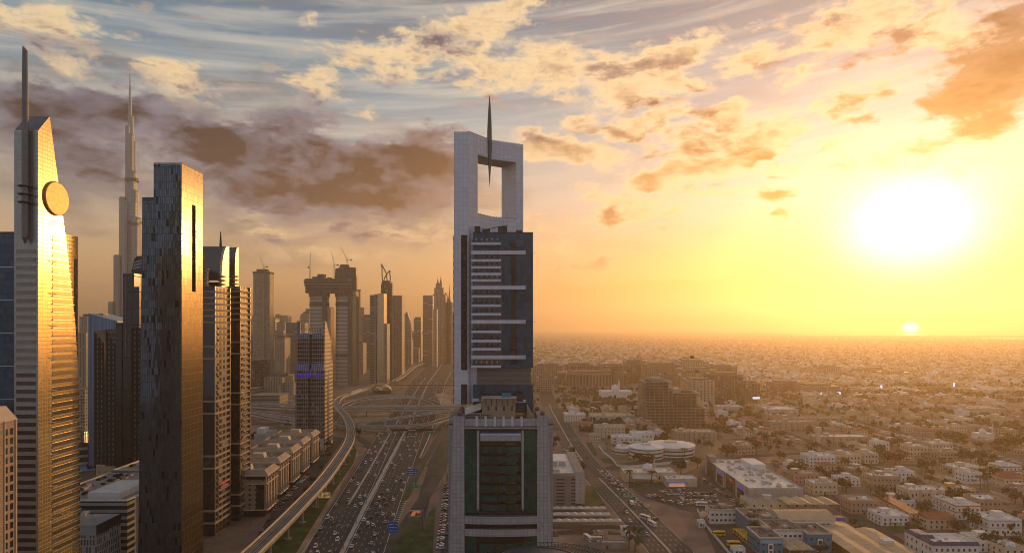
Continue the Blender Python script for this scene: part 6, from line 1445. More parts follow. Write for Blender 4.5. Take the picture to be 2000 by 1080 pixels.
# round arena site
def arena():
    r = thing('arena_site', 'round arena under construction with red steel roof truss', 'building'); d = 1380; cx_ = D_(1165, d); occ(cx_-90, cx_+90, d-10, d+70)
    b = MB(); b.lathe(cx_, d+60, [(78,0),(78,24),(80,26),(80,30),(70,33)], 48, sy=.6); b.build('drum', facade('arena_wall', (.30,.22,.16), (.10,.075,.055), fh=30, bw=7, wf=.6, hf=.8, blind=0), r)
    b = MB()
    for i in range(24):
        x = cx_-62+i*5; b.tube((x, d+15, 34), (x+5, d+15, 44), .7, n=3); b.tube((x, d+15, 44), (x+5, d+15, 34), .7, n=3)
    b.tube((cx_-62, d+15, 44), (cx_+62, d+15, 45), 1, n=4); b.tube((cx_-62, d+15, 34), (cx_+62, d+15, 34), 1, n=4); b.build('roof_truss', M['rust'], r)
    MB().bx(cx_+38, cx_+58, d+10, d+30, 0, 42).build('stair_core', M['concd'], r)
    r = thing('steel_yard', 'dark heap of stacked steel trusses in front of the arena site', 'stack'); b = MB(); rn_ = random.Random(3)
    for i in range(90):
        x, y = rn_.uniform(85, 150), rn_.uniform(1150, 1230); b.tube((x, y, rn_.uniform(.5, 9)), (x+rn_.uniform(-12, 12), y+rn_.uniform(-6, 6), rn_.uniform(.5, 12)), .5, n=3)
    b.build('truss', M['dark'], r)
arena()
r = thing('white_dome_mosque', 'white domed building with minaret in front of the arena site', 'mosque', (D_(1205,1190), 1190, 0)); MB().bx(-30, 28, 0, 30, 0, 12).build('prayer_hall', M['white'], r); b = MB(); b.lathe(-2, 12, [(7,12),(7,17)]+[(7*math.cos(math.pi/2*i/6), 17+7*math.sin(math.pi/2*i/6)) for i in range(7)], 16); b.build('dome', M['white'], r, sm=True); b = MB(); b.lathe(4, 2, [(2.4,0),(2,24),(2.8,25),(1.4,26),(.1,36)], 8); b.build('minaret', M['white'], r); occ(50, 120, 1180, 1225)
# apartment rows beyond
ap1 = facade('row_flats', (.33,.25,.18), (.05,.04,.03), fh=3.8, bw=4.5, wf=.55, hf=.55, blind=.1, roof=(.36,.28,.2)); ap2 = facade('row_flats_dark', (.17,.13,.10), (.04,.035,.03), fh=3.8, bw=5, wf=.6, hf=.6, blind=.15, roof=(.26,.2,.15)); ap3 = facade('row_flats_pale', (.45,.36,.27), (.08,.065,.05), fh=4, bw=6, wf=.45, hf=.7, blind=.1, roof=(.42,.34,.26))
ROW = [(1395,1452,732,1120,60,ap2,'dark apartment block with a blue lit screen on its end'),(1452,1484,748,1090,40,ap2,'dark low block joined to the screen block'),(1350,1396,744,1090,70,ap3,'pale framed apartment block right of the unfinished building'),(1335,1400,722,1330,60,ap1,'apartment row behind the pale framed block'),
 (1390,1440,716,1420,60,ap2,'farther dark apartment row'),(1225,1262,706,1500,60,ap2,'dark brown apartment row left of the tall crane'),(1262,1330,712,1420,60,ap1,'long sandy apartment row behind the unfinished building'),(1330,1385,706,1520,50,ap3,'pale apartment row in the distance'),
 (1104,1160,712,1560,50,ap1,'sandy apartment row behind the arena site, left'),(1160,1225,714,1540,50,ap3,'sandy apartment row behind the arena site, right'),(1040,1100,714,1520,50,ap1,'apartment row close beside the centre tower'),(1048,1090,738,1300,40,ap1,'lower grid block beside the centre tower'),
 (1735,1778,727,1700,60,ap3,'office with tall columns glowing in the haze'),(1685,1738,720,1800,60,ap1,'broad hazy block left of the columned office'),(1612,1642,716,1750,60,ap3,'hazy block with slanted white top'),(1570,1640,754,1250,60,ap1,'low shopping hall with lit sign'),(1655,1730,760,1330,40,ap3,'low white shopping row with bright screens'),(1740,1860,764,1350,40,ap1,'long low shopping row at the right'),(1880,1935,745,1500,40,ap3,'hazy low block near the right edge'),(1515,1570,748,1300,50,ap2,'dark low hall beside the wide road')]
for a, c, q, d, dp, m_, l in ROW: occ(D_(a,d), D_(c,d), d, d+dp); box_tower(l, a, c, q, d, dp, m_, name='apartment_row', cat='building', top=3)
def litpanel(label, p0, p1, q0, q1, d, m_='ledw'):
    r = thing('lit_screen', label, 'screen'); MB().bx(D_(p0,d), D_(p1,d), d-.5, d, ZZ(q1,d), ZZ(q0,d)).build('screen', M[m_], r); MB().bx(D_(p0,d)-.6, D_(p1,d)+.6, d, d+.6, ZZ(q1,d)-.6, ZZ(q0,d)+.6).build('frame', M['dark'], r)
litpanel('tall blue lit screen on the dark apartment block', 1445, 1456, 758, 780, 1118.8, 'led'); litpanel('small white lit sign low on the dark block', 1470, 1484, 775, 779, 1088.8); litpanel('long white lit lettering strip on the shopping hall', 1577, 1606, 766, 770, 1248.8); litpanel('bright shop screen right of the lettering strip', 1634, 1642, 765, 770, 1240); litpanel('white screen on the low shopping row', 1700, 1704, 760, 768, 1328); litpanel('upright bright screen on the low shopping row', 1719, 1723, 752, 764, 1328); litpanel('wide bright screen on the low shopping row', 1737, 1745, 761, 766, 1348); litpanel('small bright screen at the far right shops', 1861, 1865, 747, 757, 1348)
# green boulevard signs
sign('green direction sign over the boulevard in the foreground', 1223, 988, 9, 3.6, 6.5, [(0,4.6,6.6,9.8,'signg')]); sign('green direction sign pair over the boulevard in the distance', 1122, 872, 10, 3.5, 6, [(-1,3,6,9.5,'signg'),(4,6.5,6,9,'signg')])
sign('green direction sign on the wide distant road', 1640, 815, 12, 4, 7, [(0,8,7,11,'signg')])
# ------------------------------------------------------------------ trees
leafA = plain('dark_leaves', (.028,.035,.014), .8, var=.5, sc=.6); leafB = plain('olive_leaves', (.06,.065,.025), .8, var=.5, sc=.6); leafC = plain('dusty_leaves', (.085,.075,.035), .85, var=.5, sc=.6)
def crown_mb(rn_, rx, rz, zc, n, s):
    b = MB(); cl = [(rn_.gauss(0, rx*.42), rn_.gauss(0, rx*.42), zc+rn_.gauss(0, rz*.36), rn_.uniform(.3, .55)*rx) for _ in range(9)]
    for i in range(n):
        cx_, cy_, cz_, cr = rn_.choice(cl); d = Vector((rn_.gauss(0,1), rn_.gauss(0,1), rn_.gauss(0,1))).normalized()*cr*rn_.uniform(.6, 1.05)
        p = Vector((cx_, cy_, cz_))+d; e = Vector((rn_.gauss(0,1), rn_.gauss(0,1), rn_.gauss(0,1))).normalized(); g = d.cross(e).normalized() if d.cross(e).length > 1e-4 else Vector((1,0,0)); e = (g.cross(d).normalized()*.7+e*.5).normalized(); q = s*rn_.uniform(.6, 1.3)
        b.add([p+e*q, p+g*q*.7, p-e*q, p-g*q*.7], [(0,1,2,3)])
    return b
def mk_tree(name, label, rx, rz, h, m_, sd, n=420):
    rn_ = random.Random(sd); r = thing(name, label, 'tree')
    b = MB(); b.tube((0,0,0), (.1,0,h*.45), .32, .2, 7)
    for i in range(5):
        a = 2*math.pi*i/5+rn_.random(); b.tube((.1,0,h*.4), (math.cos(a)*rx*.5, math.sin(a)*rx*.5, h*.75), .15, .06, 5)
    b.build('trunk', M['trunk'], r); crown_mb(rn_, rx, rz, h*.68, n, .55).build('crown', m_, r); return r
def mk_palm(name, label, h, sd):
    rn_ = random.Random(sd); r = thing(name, label, 'palm tree'); b = MB(); b.tube((0,0,0), (.3,.1,h), .26, .18, 7); b.build('trunk', M['trunk'], r)
    b = MB()
    for i in range(22):
        a = 2*math.pi*i/22+rn_.random()*.2; up = rn_.uniform(.1, 1.1); L = rn_.uniform(2.4, 3.4); P = []
        for k_ in range(6): s = k_/5; P.append(Vector((.3+math.cos(a)*L*s, .1+math.sin(a)*L*s, h+up*L*s*.7-s*s*L*.65)))
        w = Vector((-math.sin(a), math.cos(a), 0))
        for k_ in range(5):
            w0, w1 = .42*math.sin(math.pi*(.12+.8*k_/5)), .42*math.sin(math.pi*(.12+.8*(k_+1)/5)); dz = Vector((0,0,-.25))
            b.add([P[k_], P[k_+1], P[k_+1]+w*w1+dz, P[k_]+w*w0+dz], [(0,1,2,3)]); b.add([P[k_], P[k_]-w*w0+dz, P[k_+1]-w*w1+dz, P[k_+1]], [(0,1,2,3)])
    b.build('crown', leafB, r); return r
TP = [mk_tree('tree', 'broad dark green tree among the villas', 3.6, 2.6, 7.5, leafA, 1), mk_tree('tree', 'olive green bushy tree among the villas', 3.0, 2.4, 6.5, leafB, 2), mk_tree('tree', 'dusty loose crowned tree among the villas', 4.0, 2.6, 8.0, leafC, 3), mk_tree('tree', 'small dark rounded tree among the villas', 2.3, 2.0, 5.0, leafA, 4, 300), mk_palm('palm_tree', 'date palm with drooping fronds among the villas', 8, 5), mk_palm('palm_tree', 'short date palm among the villas', 5.5, 6)]
used = set(); NT_ = [0]
def tree(i, x, y, s=1.0, label=None, group='trees among the villas'):
    NT_[0] += 1
    if i not in used:
        used.add(i); t_ = TP[i]; t_.location = (x, y, 0); t_.scale = (s, s, s); t_['group'] = group
        if label: t_['label'] = label
        return t_
    return dup(TP[i], (x, y, 0), random.uniform(0, 6), label, group, s)
rn = random.Random(11)
PXT = [(1240,1078,5,1.6),(1228,1072,4,1.5),(1246,1066,4,1.3),(1186,880,4,1.0),(1199,886,4,1.1),(1210,868,4,1.0),(1222,876,2,1.0),(1248,905,0,1.4),(1256,908,0,1.3),(1264,910,0,1.4),(1272,905,1,1.3),(1328,890,0,1.2),(1336,895,4,1.2),(1345,890,1,1.2),(1230,945,4,1.4),(1272,945,4,1.3),
 (1298,868,0,1.6),(1362,915,0,1.5),(1330,925,1,1.6),(1322,918,2,1.5),(1080,880,0,1.5),(1086,868,0,1.4),(1075,875,1,1.4),(1120,905,0,1.2),(1133,925,0,1.3),(1117,890,0,1.2),(1418,890,0,1.7),(1430,892,0,1.4),(1478,886,0,1.7),(1500,885,1,1.3),(1495,868,0,1.8),(1510,866,0,1.6),(1590,880,0,1.4),
 (1550,930,2,1.6),(1560,932,2,1.5),(1570,928,1,1.4),(1646,960,0,1.6),(1652,962,0,1.4),(1466,1040,4,1.4),(1472,1050,0,1.4),(1478,1045,1,1.3),(1448,1018,4,1.4),(1440,1020,4,1.3),(1710,985,4,1.4),(1718,990,4,1.3),(1725,992,4,1.2),(1790,1050,4,1.4),(1783,1055,4,1.3),(1900,1030,0,1.6),(1905,1034,0,1.5),
 (1932,1075,0,1.5),(1782,965,0,1.4),(1790,968,0,1.3),(1785,955,4,1.1),(1915,955,4,1.3),(1922,956,4,1.3),(1930,955,4,1.3),(1880,980,0,1.4),(1868,978,1,1.3),(1862,1040,0,1.2),(1870,1044,0,1.1),(1856,975,1,1.2),(1740,905,0,1.6),(1750,907,0,1.6),(1758,905,1,1.4),(1765,900,0,1.3),(1700,975,4,1.2),(1840,918,0,1.3),(1820,915,1,1.3),(1818,935,0,1.2),
 (1800,918,0,1.5),(1880,905,0,1.7),(1895,905,0,1.7),(1910,903,0,1.6),(1925,900,1,1.5),(1940,905,0,1.4),(1950,878,0,1.8),(1965,876,0,1.8),(1980,874,0,1.8),(1995,872,1,1.8),(1850,865,0,1.8),(1865,866,1,1.8),(1880,868,0,1.8),(1835,862,0,1.7),(1600,1085,0,1.0),
 (490,865,0,1.6),(500,868,0,1.7),(508,866,1,1.5),(565,838,0,1.5),(612,870,0,1.4),(620,872,1,1.2),(640,876,0,1.2),(700,852,0,1.3),(560,835,1,1.3),(186,925,0,1.5),(200,930,1,1.4),(178,918,0,1.2),(172,905,2,1.3),(1140,812,0,1.4),
 (640,895,0,.8),(628,920,0,.8),(612,945,0,.8),(596,965,0,.8),(580,985,0,.8),(562,1008,3,.9),(548,1025,3,.9)]
for j, (px_, py_, k_, s_) in enumerate(PXT):
    p = G(px_, py_)
    if px_ < 700: tree(k_, p.x, p.y, s_, ['dark', 'olive', 'dusty', 'small dark', 'slim palm', 'short palm'][k_]+' tree left of the highway', 'trees left of the highway')
    elif px_ < 1400 and k_ == 4: tree(k_, p.x, p.y, s_, 'date palm near the boulevard junction, campus and mosque', 'palms near the boulevard junction')
    elif px_ < 1400: tree(k_, p.x, p.y, s_, ['broad dark green', 'olive green', 'dusty loose', 'small dark', '', 'short'][k_]+' tree near the boulevard junction', 'trees near the boulevard junction')
    else: tree(k_, p.x, p.y, s_, ['broad dark green tree', 'olive green bushy tree', 'dusty loose crowned tree', 'small dark rounded tree', 'date palm with drooping fronds', 'short date palm'][k_]+' standing between the villas on the right')
# ------------------------------------------------------------------ filler villas, trees: nearest ones as things, the rest as one mass
WALLS = ['cream', 'white', 'beige', 'cream', 'pinkw', 'white']
protos = []
KINDS = [('white', 'flat', 15, 12, 7.4, 'white two-storey villa with pale flat roof and parapet'), ('cream', 'flat', 17, 13, 7.6, 'cream two-storey villa with dusty flat roof'), ('beige', 'arch', 14, 13, 7.2, 'sand coloured villa with arched windows and a little dome'), ('pinkw', 'flat', 15, 14, 7.2, 'pinkish villa with flat roof and roof room'),
 ('cream', 'redhip', 14, 12, 6.8, 'cream villa with red tiled hip roof'), ('white', 'trim', 18, 12, 4.2, 'long single-storey white house'), ('beige', 'flat', 20, 11, 4.4, 'long single-storey sandy house'), ('cream', 'hip', 13, 11, 6.8, 'cream villa with sandy hip roof')]
for i, (wm_, st_, w, d, h, l) in enumerate(KINDS): protos.append(house(l, 0, 0, w, d, h, wm_, style=st_, sd=100+i, group='villas in the residential quarter', roofm='roofw' if i % 2 == 0 else 'roofdk'))
cands = []; rn = random.Random(21)
gy = 372
while gy < 1500:
    gx = 60
    while gx < gy*.83+20:
        x = gx+rn.uniform(-3, 3); y = gy+rn.uniform(-3, 3); gx += 27
        p = 1000+F*x/y; q = HY+F*CAMH/y
        if p < 1075 or (p < 1262 and q > 745 and q < 800) or (p < 1240 and q > 960): continue
        if 1235 < p < 1400 and 900 < q < 1085: continue
        if q > 1000 and p < 1640: continue
        if (int(gx/27) % 3 == 2 and rn.random() < .35) : continue
        if not free(x+7, y+6, 10): continue
        cands.append((x, y))
    gy += 24 if int((gy-372)/24) % 3 else 34
cands.sort(key=lambda c: c[1])
wtags = ['in the near rows', 'in the middle rows', 'in the far rows']
usedv = set(); NV = 215; nv = 0
for x, y in cands[:NV]:
    i = rn.randrange(len(protos)); rz = R(rn.uniform(2, 7)); zone = 'in the near villa rows' if y < 640 else ('in the middle villa rows' if y < 860 else 'in the hazy far villa rows')
    lab = KINDS[i][5]+' '+zone; gp = 'villas in the residential quarter'; sc = (rn.uniform(.85, 1.1), rn.uniform(.9, 1.15), rn.uniform(.85, 1.15))
    if i not in usedv: usedv.add(i); o = protos[i]; o.location = (x, y, 0); o.rotation_euler.z = rz; o['label'] = lab
    elif y < 640: o = dup(protos[i], (x, y, 0), rz, lab, gp, sc)
    else:
        o = protos[i].copy(); COL.objects.link(o); o.location = (x, y, 0); o.rotation_euler = (0, 0, rz); o.scale = sc; o['label'] = lab
        for ch in protos[i].children:
            if ch.name.split('.')[0] in ('wall', 'roof', 'parapet', 'roof_deck', 'roof_room', 'window', 'dome'):
                if ch.name.startswith('window') and y > 800: continue
                c_ = ch.copy(); COL.objects.link(c_); c_.parent = o
    OCC.append((x+7, y+6, 8))
    # compound wall
    if y < 560 and rn.random() < .75:
        wl = thing('garden_wall', 'pale garden wall round a villa plot '+zone, 'wall', (x, y, 0), rz, 'garden walls round the villa plots'); MB().bx(-4, 21, -5, -4.7, 0, 2).bx(-4, -3.7, -4.7, 18, 0, 2).bx(20.7, 21, -4.7, 18, 0, 2).build('wall', M['white'] if rn.random() < .4 else M['cream'], wl)
far = [MB() for _ in range(5)]; tmb = MB()
def far_house(x, y):
    w, d, h = rn.uniform(11, 22), rn.uniform(10, 18), rn.choice([4.2, 7.5, 7.5, 8.5]); b = rn.choice(far); b.box(x, y, h/2, w, d, h, R(5)); b.box(x+rn.uniform(-3, 3), y+2, h+1.4, 4.5, 4, 2.8, R(5))
for x, y in cands[NV:]: far_house(x+7, y+6)
for i in range(6500):
    y = 1500+8500*rn.random()**1.7; x = rn.uniform(.03, .86)*y
    if abs(x-bvx(y)) < 25 and y < 2200: continue
    if y < 2000 and not free(x, y, 9): continue
    if x > 5300 and 6900 < y < 8400: continue
    far_house(x, y)
for k_, (b, m_) in enumerate(zip(far, ('cream', 'white', 'beige', 'pinkw', 'roofw'))):
    o = b.build('far_houses', M[m_]); o['kind'] = 'stuff'; tag(o, 'mass of low houses of the far suburb fading into haze', 'houses')
def clump(b, x, y, r_, h):
    n = 7; o = rn.uniform(0, 6); vs = []
    for z, q in ((h*.15, .75), (h*.45, 1.0), (h*.8, .7)):
        for i in range(n): a = o+2*math.pi*i/n; k_ = q*r_*rn.uniform(.75, 1.2); vs.append((x+math.cos(a)*k_, y+math.sin(a)*k_, z*rn.uniform(.85, 1.15)))
    vs.append((x, y, h)); b.add(vs, [(j*n+i, j*n+(i+1) % n, (j+1)*n+(i+1) % n, (j+1)*n+i) for j in range(2) for i in range(n)]+[(2*n+i, 2*n+(i+1) % n, 3*n) for i in range(n)])
tp = []; k_ = 0
while len(tp) < 950 and k_ < 16000:
    k_ += 1; y = 380+1100*rn.random()**.9; x = rn.uniform(60, y*.83); p = 1000+F*x/y; q = HY+F*CAMH/y
    if p < 1075 or (p < 1262 and 745 < q < 796) or (p < 1235 and q > 950) or (1225 < p < 1500 and q > 945) or not free(x, y, 1.2): continue
    tp.append((x, y))
    if rn.random() < .45: tp.append((x+rn.uniform(-6, 6), y+rn.uniform(-4, 4)))
tp.sort(key=lambda c: c[1]); room = 290-NT_[0]
for x, y in tp[:room]:
    i = rn.choice([0, 0, 1, 1, 2, 3, 3, 4, 5]); z_ = 'near the front' if y < 620 else 'in the middle distance'
    tree(i, x, y, rn.uniform(.8, 1.35), ['broad dark green tree', 'olive green bushy tree', 'dusty loose crowned tree', 'small dark rounded tree', 'date palm with drooping fronds', 'short date palm'][i]+' among the villas '+z_)
for x, y in tp[room:]: clump(tmb, x, y, rn.uniform(2.2, 4), rn.uniform(4, 7))
for i in range(7500):
    y = 800+6500*rn.random()**1.7; x = rn.uniform(.02, .86)*y
    if y < 2000 and not free(x, y, 1): continue
    for j in range(rn.choice([1, 1, 2, 3])): clump(tmb, x+rn.uniform(-8, 8), y+rn.uniform(-8, 8), rn.uniform(2.5, 5), rn.uniform(4.5, 8.5))
o = tmb.build('far_trees', leafA); o['kind'] = 'stuff'; tag(o, 'mass of dark trees between the far houses', 'trees')
# ------------------------------------------------------------------ vehicles
def wheels(r, xs_, ys_, rad=.33, w=.24):
    for x in xs_:
        for y in ys_: b = MB(); b.tube((x-w/2, y, rad), (x+w/2, y, rad), rad, n=10); b.build('wheel', M['rubber'], r)
def mk_car(name, label, paint, kind):
    r = thing(name, label, name.replace('_', ' '), (0,0,0))
    if kind == 'saloon': L, Wd, low, top = 4.6, 1.84, .82, 1.42; hull = [(-2.3,.3),(2.3,.3),(2.32,.62),(2.1,.80),(.95,.92),(-1.5,.95),(-2.25,.88),(-2.34,.6)]; cab = [(-1.55,.93),(1.05,.91),(.35,top),(-1.0,top)]
    elif kind == 'suv': L, Wd, low, top = 4.8, 1.95, 1, 1.85; hull = [(-2.4,.38),(2.4,.38),(2.42,.8),(2.3,1.02),(1.1,1.14),(-2.3,1.16),(-2.42,.8)]; cab = [(-2.3,1.14),(1.2,1.12),(.6,top),(-2.1,top)]
    else: L, Wd, low, top = 5.2, 2.0, 1.0, 2.2; hull = [(-2.6,.38),(2.5,.38),(2.6,.8),(2.3,1.25),(-2.6,1.25)]; cab = [(-2.58,1.24),(2.28,1.24),(1.5,top),(-2.5,top)]
    b = MB(); b.ex(hull, 'x', -Wd/2, Wd/2); b.build('body', paint, r)
    b = MB(); i_ = .16; n = len(cab); vs = [(-Wd/2+.06+(i_ if z > 1.3 else 0), y, z) for y, z in cab]+[(Wd/2-.06-(i_ if z > 1.3 else 0), y, z) for y, z in cab]
    b.add(vs, [(0,1,2,3),(7,6,5,4),(0,4,5,1),(1,5,6,2),(3,2,6,7),(0,3,7,4)]); g = b.build('glasshouse', M['dkglass'], r)
    y0, y1 = cab[3][0]+.05, cab[2][0]-.05; MB().bx(-Wd/2+.22, Wd/2-.22, y0, y1, top, top+.05).build('roof_panel', paint, r)
    wheels(r, (-Wd/2+.08, Wd/2-.08), (-1.4, 1.45))
    for x in (-.62, .62): MB().bx(x-.2, x+.2, 2.25 if kind != 'van' else 2.45, 2.36 if kind != 'van' else 2.62, .58, .74).build('headlight', M['lampw'] if False else M['white'], r); MB().bx(x-.2, x+.2, -L/2-.06, -L/2+.06, .62, .8).build('tail_light', M['redp'], r)
    return r
def paint(n, c, met=.3): m, k, b = mat_new(n); b.inputs['Base Color'].default_value = tuple(c)+(1,); b.inputs['Metallic'].default_value = met; b.inputs['Roughness'].default_value = .28; return m
PT = {'white': paint('paint_white', (.72,.72,.70), 0), 'silver': paint('paint_silver', (.40,.40,.41), .6), 'black': paint('paint_black', (.02,.02,.022)), 'red': paint('paint_red', (.35,.03,.02)), 'sandy': paint('paint_sand', (.42,.33,.22)), 'blue': paint('paint_blue', (.05,.08,.18))}
CP = {}
for cn in PT:
    for kd in ('saloon', 'suv'): CP[(cn, kd)] = mk_car('car', f'{cn} {kd}', PT[cn], kd)
CP[('white', 'van')] = mk_car('van', 'white van', PT['white'], 'van')
def mk_bus(name, label, m_, L=8.5):
    r = thing(name, label, 'bus'); b = MB(); b.ex([(-L/2,.5),(L/2-.1,.5),(L/2,1.5),(L/2-.3,2.9),(-L/2,2.95)], 'x', -1.2, 1.2); b.build('body', m_, r)
    for x in (-1.23, 1.2): MB().bx(x, x+.03, -L/2+.4, L/2-.7, 1.6, 2.4).build('window_strip', M['dkglass'], r)
    MB().bx(-1.05, 1.05, L/2-.22, L/2-.02, 1.5, 2.5).build('windscreen', M['dkglass'], r); wheels(r, (-1.1, 1.1), (-L/2+1.6, L/2-1.8), .48, .3); MB().bx(-.8, .8, -L*.2, L*.2, 2.95, 3.15).build('roof_unit', m_, r); return r
BW = mk_bus('bus', 'white bus', PT['white']); BY = mk_bus('school_bus', 'yellow school bus', M['busy'], 7.6)
def mk_truck():
    r = thing('truck', 'white box truck', 'truck'); MB().bx(-1.2, 1.2, -3.6, 1.6, .8, 3.2).build('cargo_box', PT['white'], r); b = MB(); b.ex([(1.8,.5),(3.6,.5),(3.6,1.6),(3.2,2.5),(1.8,2.5)], 'x', -1.1, 1.1); b.build('cab', PT['white'], r); MB().bx(-1, 1, 3.2, 3.5, 1.5, 2.2).build('windscreen', M['dkglass'], r); wheels(r, (-1, 1), (-2.4, 2.6), .48, .3); return r
TR = mk_truck()
firsts = {}; NC = [0]
def put(src, x, y, z, rz, label, group):
    NC[0] += 1
    if id(src) not in firsts and src.name not in firsts: firsts[src.name] = 1; src.location = (x, y, z); src.rotation_euler.z = rz; src['label'] = label; src['group'] = group; return src
    return dup(src, (x, y, z), rz, label, group)
rn = random.Random(5)
def rc():
    return rn.choices(['white', 'silver', 'black', 'red', 'sandy', 'blue'], [9, 5, 5, 1, 2, 1])[0], rn.choice(['saloon', 'suv', 'saloon'])
def wordc(k): return 'off-road car' if k == 'suv' else 'saloon car'
farc = MB()
def lane_cars(o0, n, dirn, side):
    for i in range(n):
        y = 345+rn.uniform(0, 22)
        while y < 1900:
            gap = rn.choice([rn.uniform(12, 26), rn.uniform(45, 130), rn.uniform(30, 90)]) if y < 900 else rn.uniform(50, 190)
            x, w = hwx(y); ox = o0(y, w)+(i+.5)*3.65; x += ox; x2 = hwx(y+5)[0]-hwx(y)[0]; rz = -math.atan2(x2, 5)+(0 if dirn > 0 else math.pi)
            if y < 640 and NC[0] < 300:
                c_, k__ = rc(); z_ = 'near' if y < 560 else 'far'
                if rn.random() < .05: put(CP[('white', 'van')], x, y, .07, rz, f'white van on the {z_} {side} carriageway of the highway', 'vans on the highway')
                elif rn.random() < .03: put(TR, x, y, .07, rz, f'white box truck on the {z_} {side} carriageway of the highway', 'trucks on the highway')
                else: put(CP[(c_, k__)], x, y, .07, rz, f'{c_} {wordc(k__)} on the {z_} {side} carriageway of the highway', 'cars driving on the highway')
            else: farc.box(x, y, .75, 1.9, 4.6, 1.2, rz); farc.box(x, y, 1.5, 1.6, 2.4, .4, rz)
            y += gap
def row(p0, p1, n, rz, where, group, jit=.4, z=.14, skip=.12):
    a, c = G(*p0), G(*p1)
    for i in range(n):
        if rn.random() < skip or NC[0] > 225: continue
        q = a.lerp(c, (i+.5)/n); c_, k__ = rc(); put(CP[(c_, k__)], q.x+rn.uniform(-jit, jit), q.y+rn.uniform(-jit, jit), z, R(rz+rn.uniform(-3, 3)), f'{c_} {wordc(k__)} {where}', group)
row((603,925),(535,1000),26, -60, 'parked in the row in front of the brown flats', 'cars parked by the brown flats', .3)
row((530,1010),(490,1065),5, 20, 'on the service road below the brown flats', 'cars on the left service road', .8)
row((650,868),(628,893),6, -60, 'parked in the row in front of the brown flats', 'cars parked by the brown flats', .3)
row((873,945),(859,1075),26, 85, 'parked in the long row left of the centre tower', 'cars parked left of the centre tower', .2, skip=.1)
row((881,940),(877,1080),8, 85, 'parked in the long row left of the centre tower', 'cars parked left of the centre tower', .2, skip=.3)
def bv(off, y, where, dirn):
    if NC[0] > 225: return
    c_, k__ = rc(); put(CP[(c_, k__)], bvx(y)+off, y, .08, 0 if dirn > 0 else math.pi, f'{c_} {wordc(k__)} {where}', 'cars on the boulevard')
for off in (3.6+1.6, 8.3, 11.5):
    y = 462+rn.uniform(0, 6)
    while y < 585: bv(off, y, 'queuing at the boulevard junction', 1); y += rn.uniform(6.5, 15)
for off in (-11.6, -8.4, -5.2, -2.6):
    y = 628+rn.uniform(0, 4)
    while y < 700: bv(off, y, 'waiting in the queue beyond the junction', -1); y += rn.uniform(6.5, 9)
for off, y in ((-8,430),(-5,402),(-9,655),(5,760),(8,840),(-6,800),(-5,450),(6,640),(6,700)): bv(off, y, 'driving freely along the boulevard', 1 if off > 0 else -1)
p = G(1214, 1000); put(BW, bvx(435)+3.4, 435, .08, .6, 'white bus turning across the boulevard', 'buses near the boulevard'); put(BW, bvx(421)+4, 421, .08, 0.3, 'white bus following another on the boulevard', 'buses near the boulevard'); put(TR, bvx(470)+4, 470, .08, 0, 'white box truck in the boulevard queue', 'trucks near the boulevard')
q = G(1148, 1054); put(BW, q.x, q.y, .1, .3, 'white bus parked on the dirt lot', 'buses near the boulevard'); q = G(1335, 907); put(BW, q.x, q.y, .1, 1.5, 'white bus passing below the campus wall', 'buses near the boulevard'); q = G(1370, 988); put(BW, q.x, q.y, .1, 1.5, 'white bus parked on the big car park', 'buses near the boulevard')
for px_, py_, rz_ in ((1404,1046,88),(1443,1042,86),(1449,1046,86),(1454,1050,86),(1459,1054,86),(1462,1058,86),(1468,1062,88),(1432,1066,88)): q = G(px_, py_); put(BY, q.x, q.y, .13, R(rz_), 'yellow school bus parked in the school yard'+(' apart from the row' if px_ in (1404,1432) else ' in the tight row'), 'yellow school buses')
rowsP = [((1290,960),(1340,958),9),((1300,966),(1390,964),14),((1325,972),(1400,970),11),((1330,978),(1405,980),10),((1372,935),(1440,985),16),((1345,985),(1360,984),2)]
for a, c, n in rowsP: row(a, c, n, rn.choice([0, 20, 70]), 'parked in the big car park by the mosque', 'cars parked in the big car park', .5, .1, .05)
row((1268,968),(1330,985),9, 30, 'scattered between the boulevard and the shopping block', 'cars parked in the big car park', 3, .1, .1)
row((1262,985),(1300,1045),5, 80, 'on the paved strip beside the boulevard', 'cars beside the boulevard', 1.5, .12, .2)
row((1300,1025),(1360,1050),6, 60, 'parked on the striped forecourt', 'cars on the striped forecourt', 2, .12, .2)
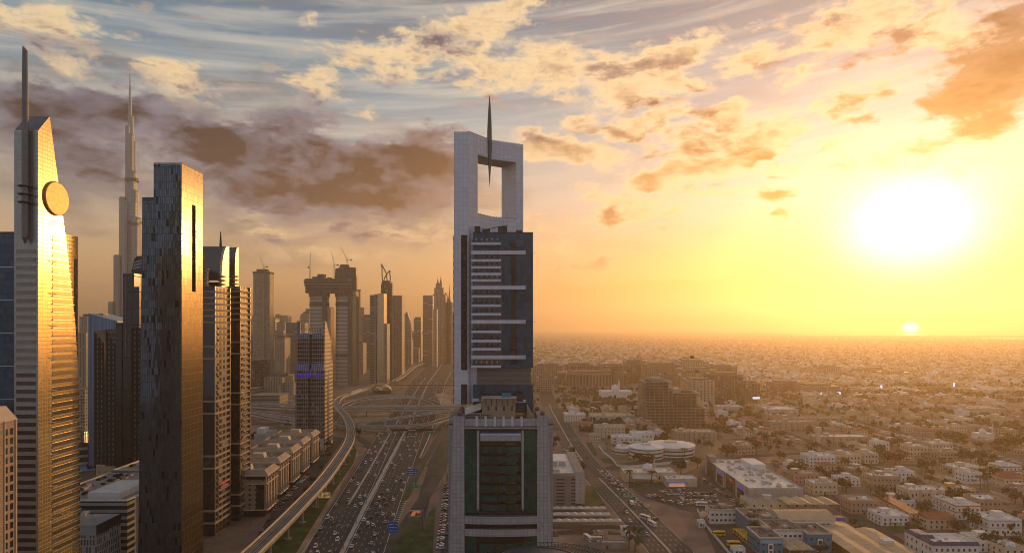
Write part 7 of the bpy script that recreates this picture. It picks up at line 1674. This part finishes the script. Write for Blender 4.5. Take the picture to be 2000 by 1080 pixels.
for px_, py_ in ((1645,1003),(1660,1012),(1700,1030),(1712,1035),(1776,1068),(1786,1074),(1795,1082),(1755,962),(1838,940),(1890,884),(1880,880),(1610,1068),(1990,984)):
    if NC[0] > 225: break
    q = G(px_, py_); c_, k__ = rc(); put(CP[(c_, k__)], q.x, q.y, .12, R(rn.choice([10, 80])), f'{c_} {wordc(k__)} on a street among the villas', 'cars among the villas')
lane_cars(lambda y, w: -w/2+1.2, 6, -1, 'left'); lane_cars(lambda y, w: 1.2, 6, 1, 'right')
o = farc.build('distant_traffic', M['concw']); o['kind'] = 'stuff'; tag(o, 'dense distant traffic on the highway', 'cars')
fc2 = MB()
for i in range(220):
    s = rn.random(); P_ = [(1480,782),(1560,800),(1650,825),(1750,850),(1830,862),(1990,905)]; k_ = int(s*5); a = G(*P_[k_]); c = G(*P_[k_+1]); q = a.lerp(c, s*5-k_); o_ = rn.choice([-7.5, -4, -1.5, 1.5, 4, 7.5]); fc2.box(q.x+o_, q.y, .85, 1.9, 4.5, 1.3, .1)
for i in range(200): q = G(rn.uniform(1410, 1800), rn.uniform(774, 790)); fc2.box(q.x, q.y, .8, 2, 4.6, 1.3)
o = fc2.build('distant_traffic', M['concw']); o['kind'] = 'stuff'; tag(o, 'distant cars on the wide road across the suburb', 'cars')
for k_, src in list(CP.items())+[(0, BW), (1, BY), (2, TR)]:
    if src.name not in firsts:
        for ch in list(src.children): bpy.data.objects.remove(ch)
        bpy.data.objects.remove(src)
# ------------------------------------------------------------------ haze
def make_haze():
    b = MB(); b.box(0, 12200, 440, 50000, 25600, 884)
    m = bpy.data.materials.new('haze_air'); m.use_nodes = True; m.node_tree.nodes.clear()
    k = NT(m.node_tree); pv = k.n.new('ShaderNodeVolumePrincipled')
    pv.inputs['Color'].default_value = (.99, .80, .56, 1); pv.inputs['Density'].default_value = 1.4e-4
    pv.inputs['Anisotropy'].default_value = .67
    o = k.n.new('ShaderNodeOutputMaterial'); k.l.new(pv.outputs[0], o.inputs['Volume'])
    h = b.build('haze', m); h['kind'] = 'stuff'
make_haze()
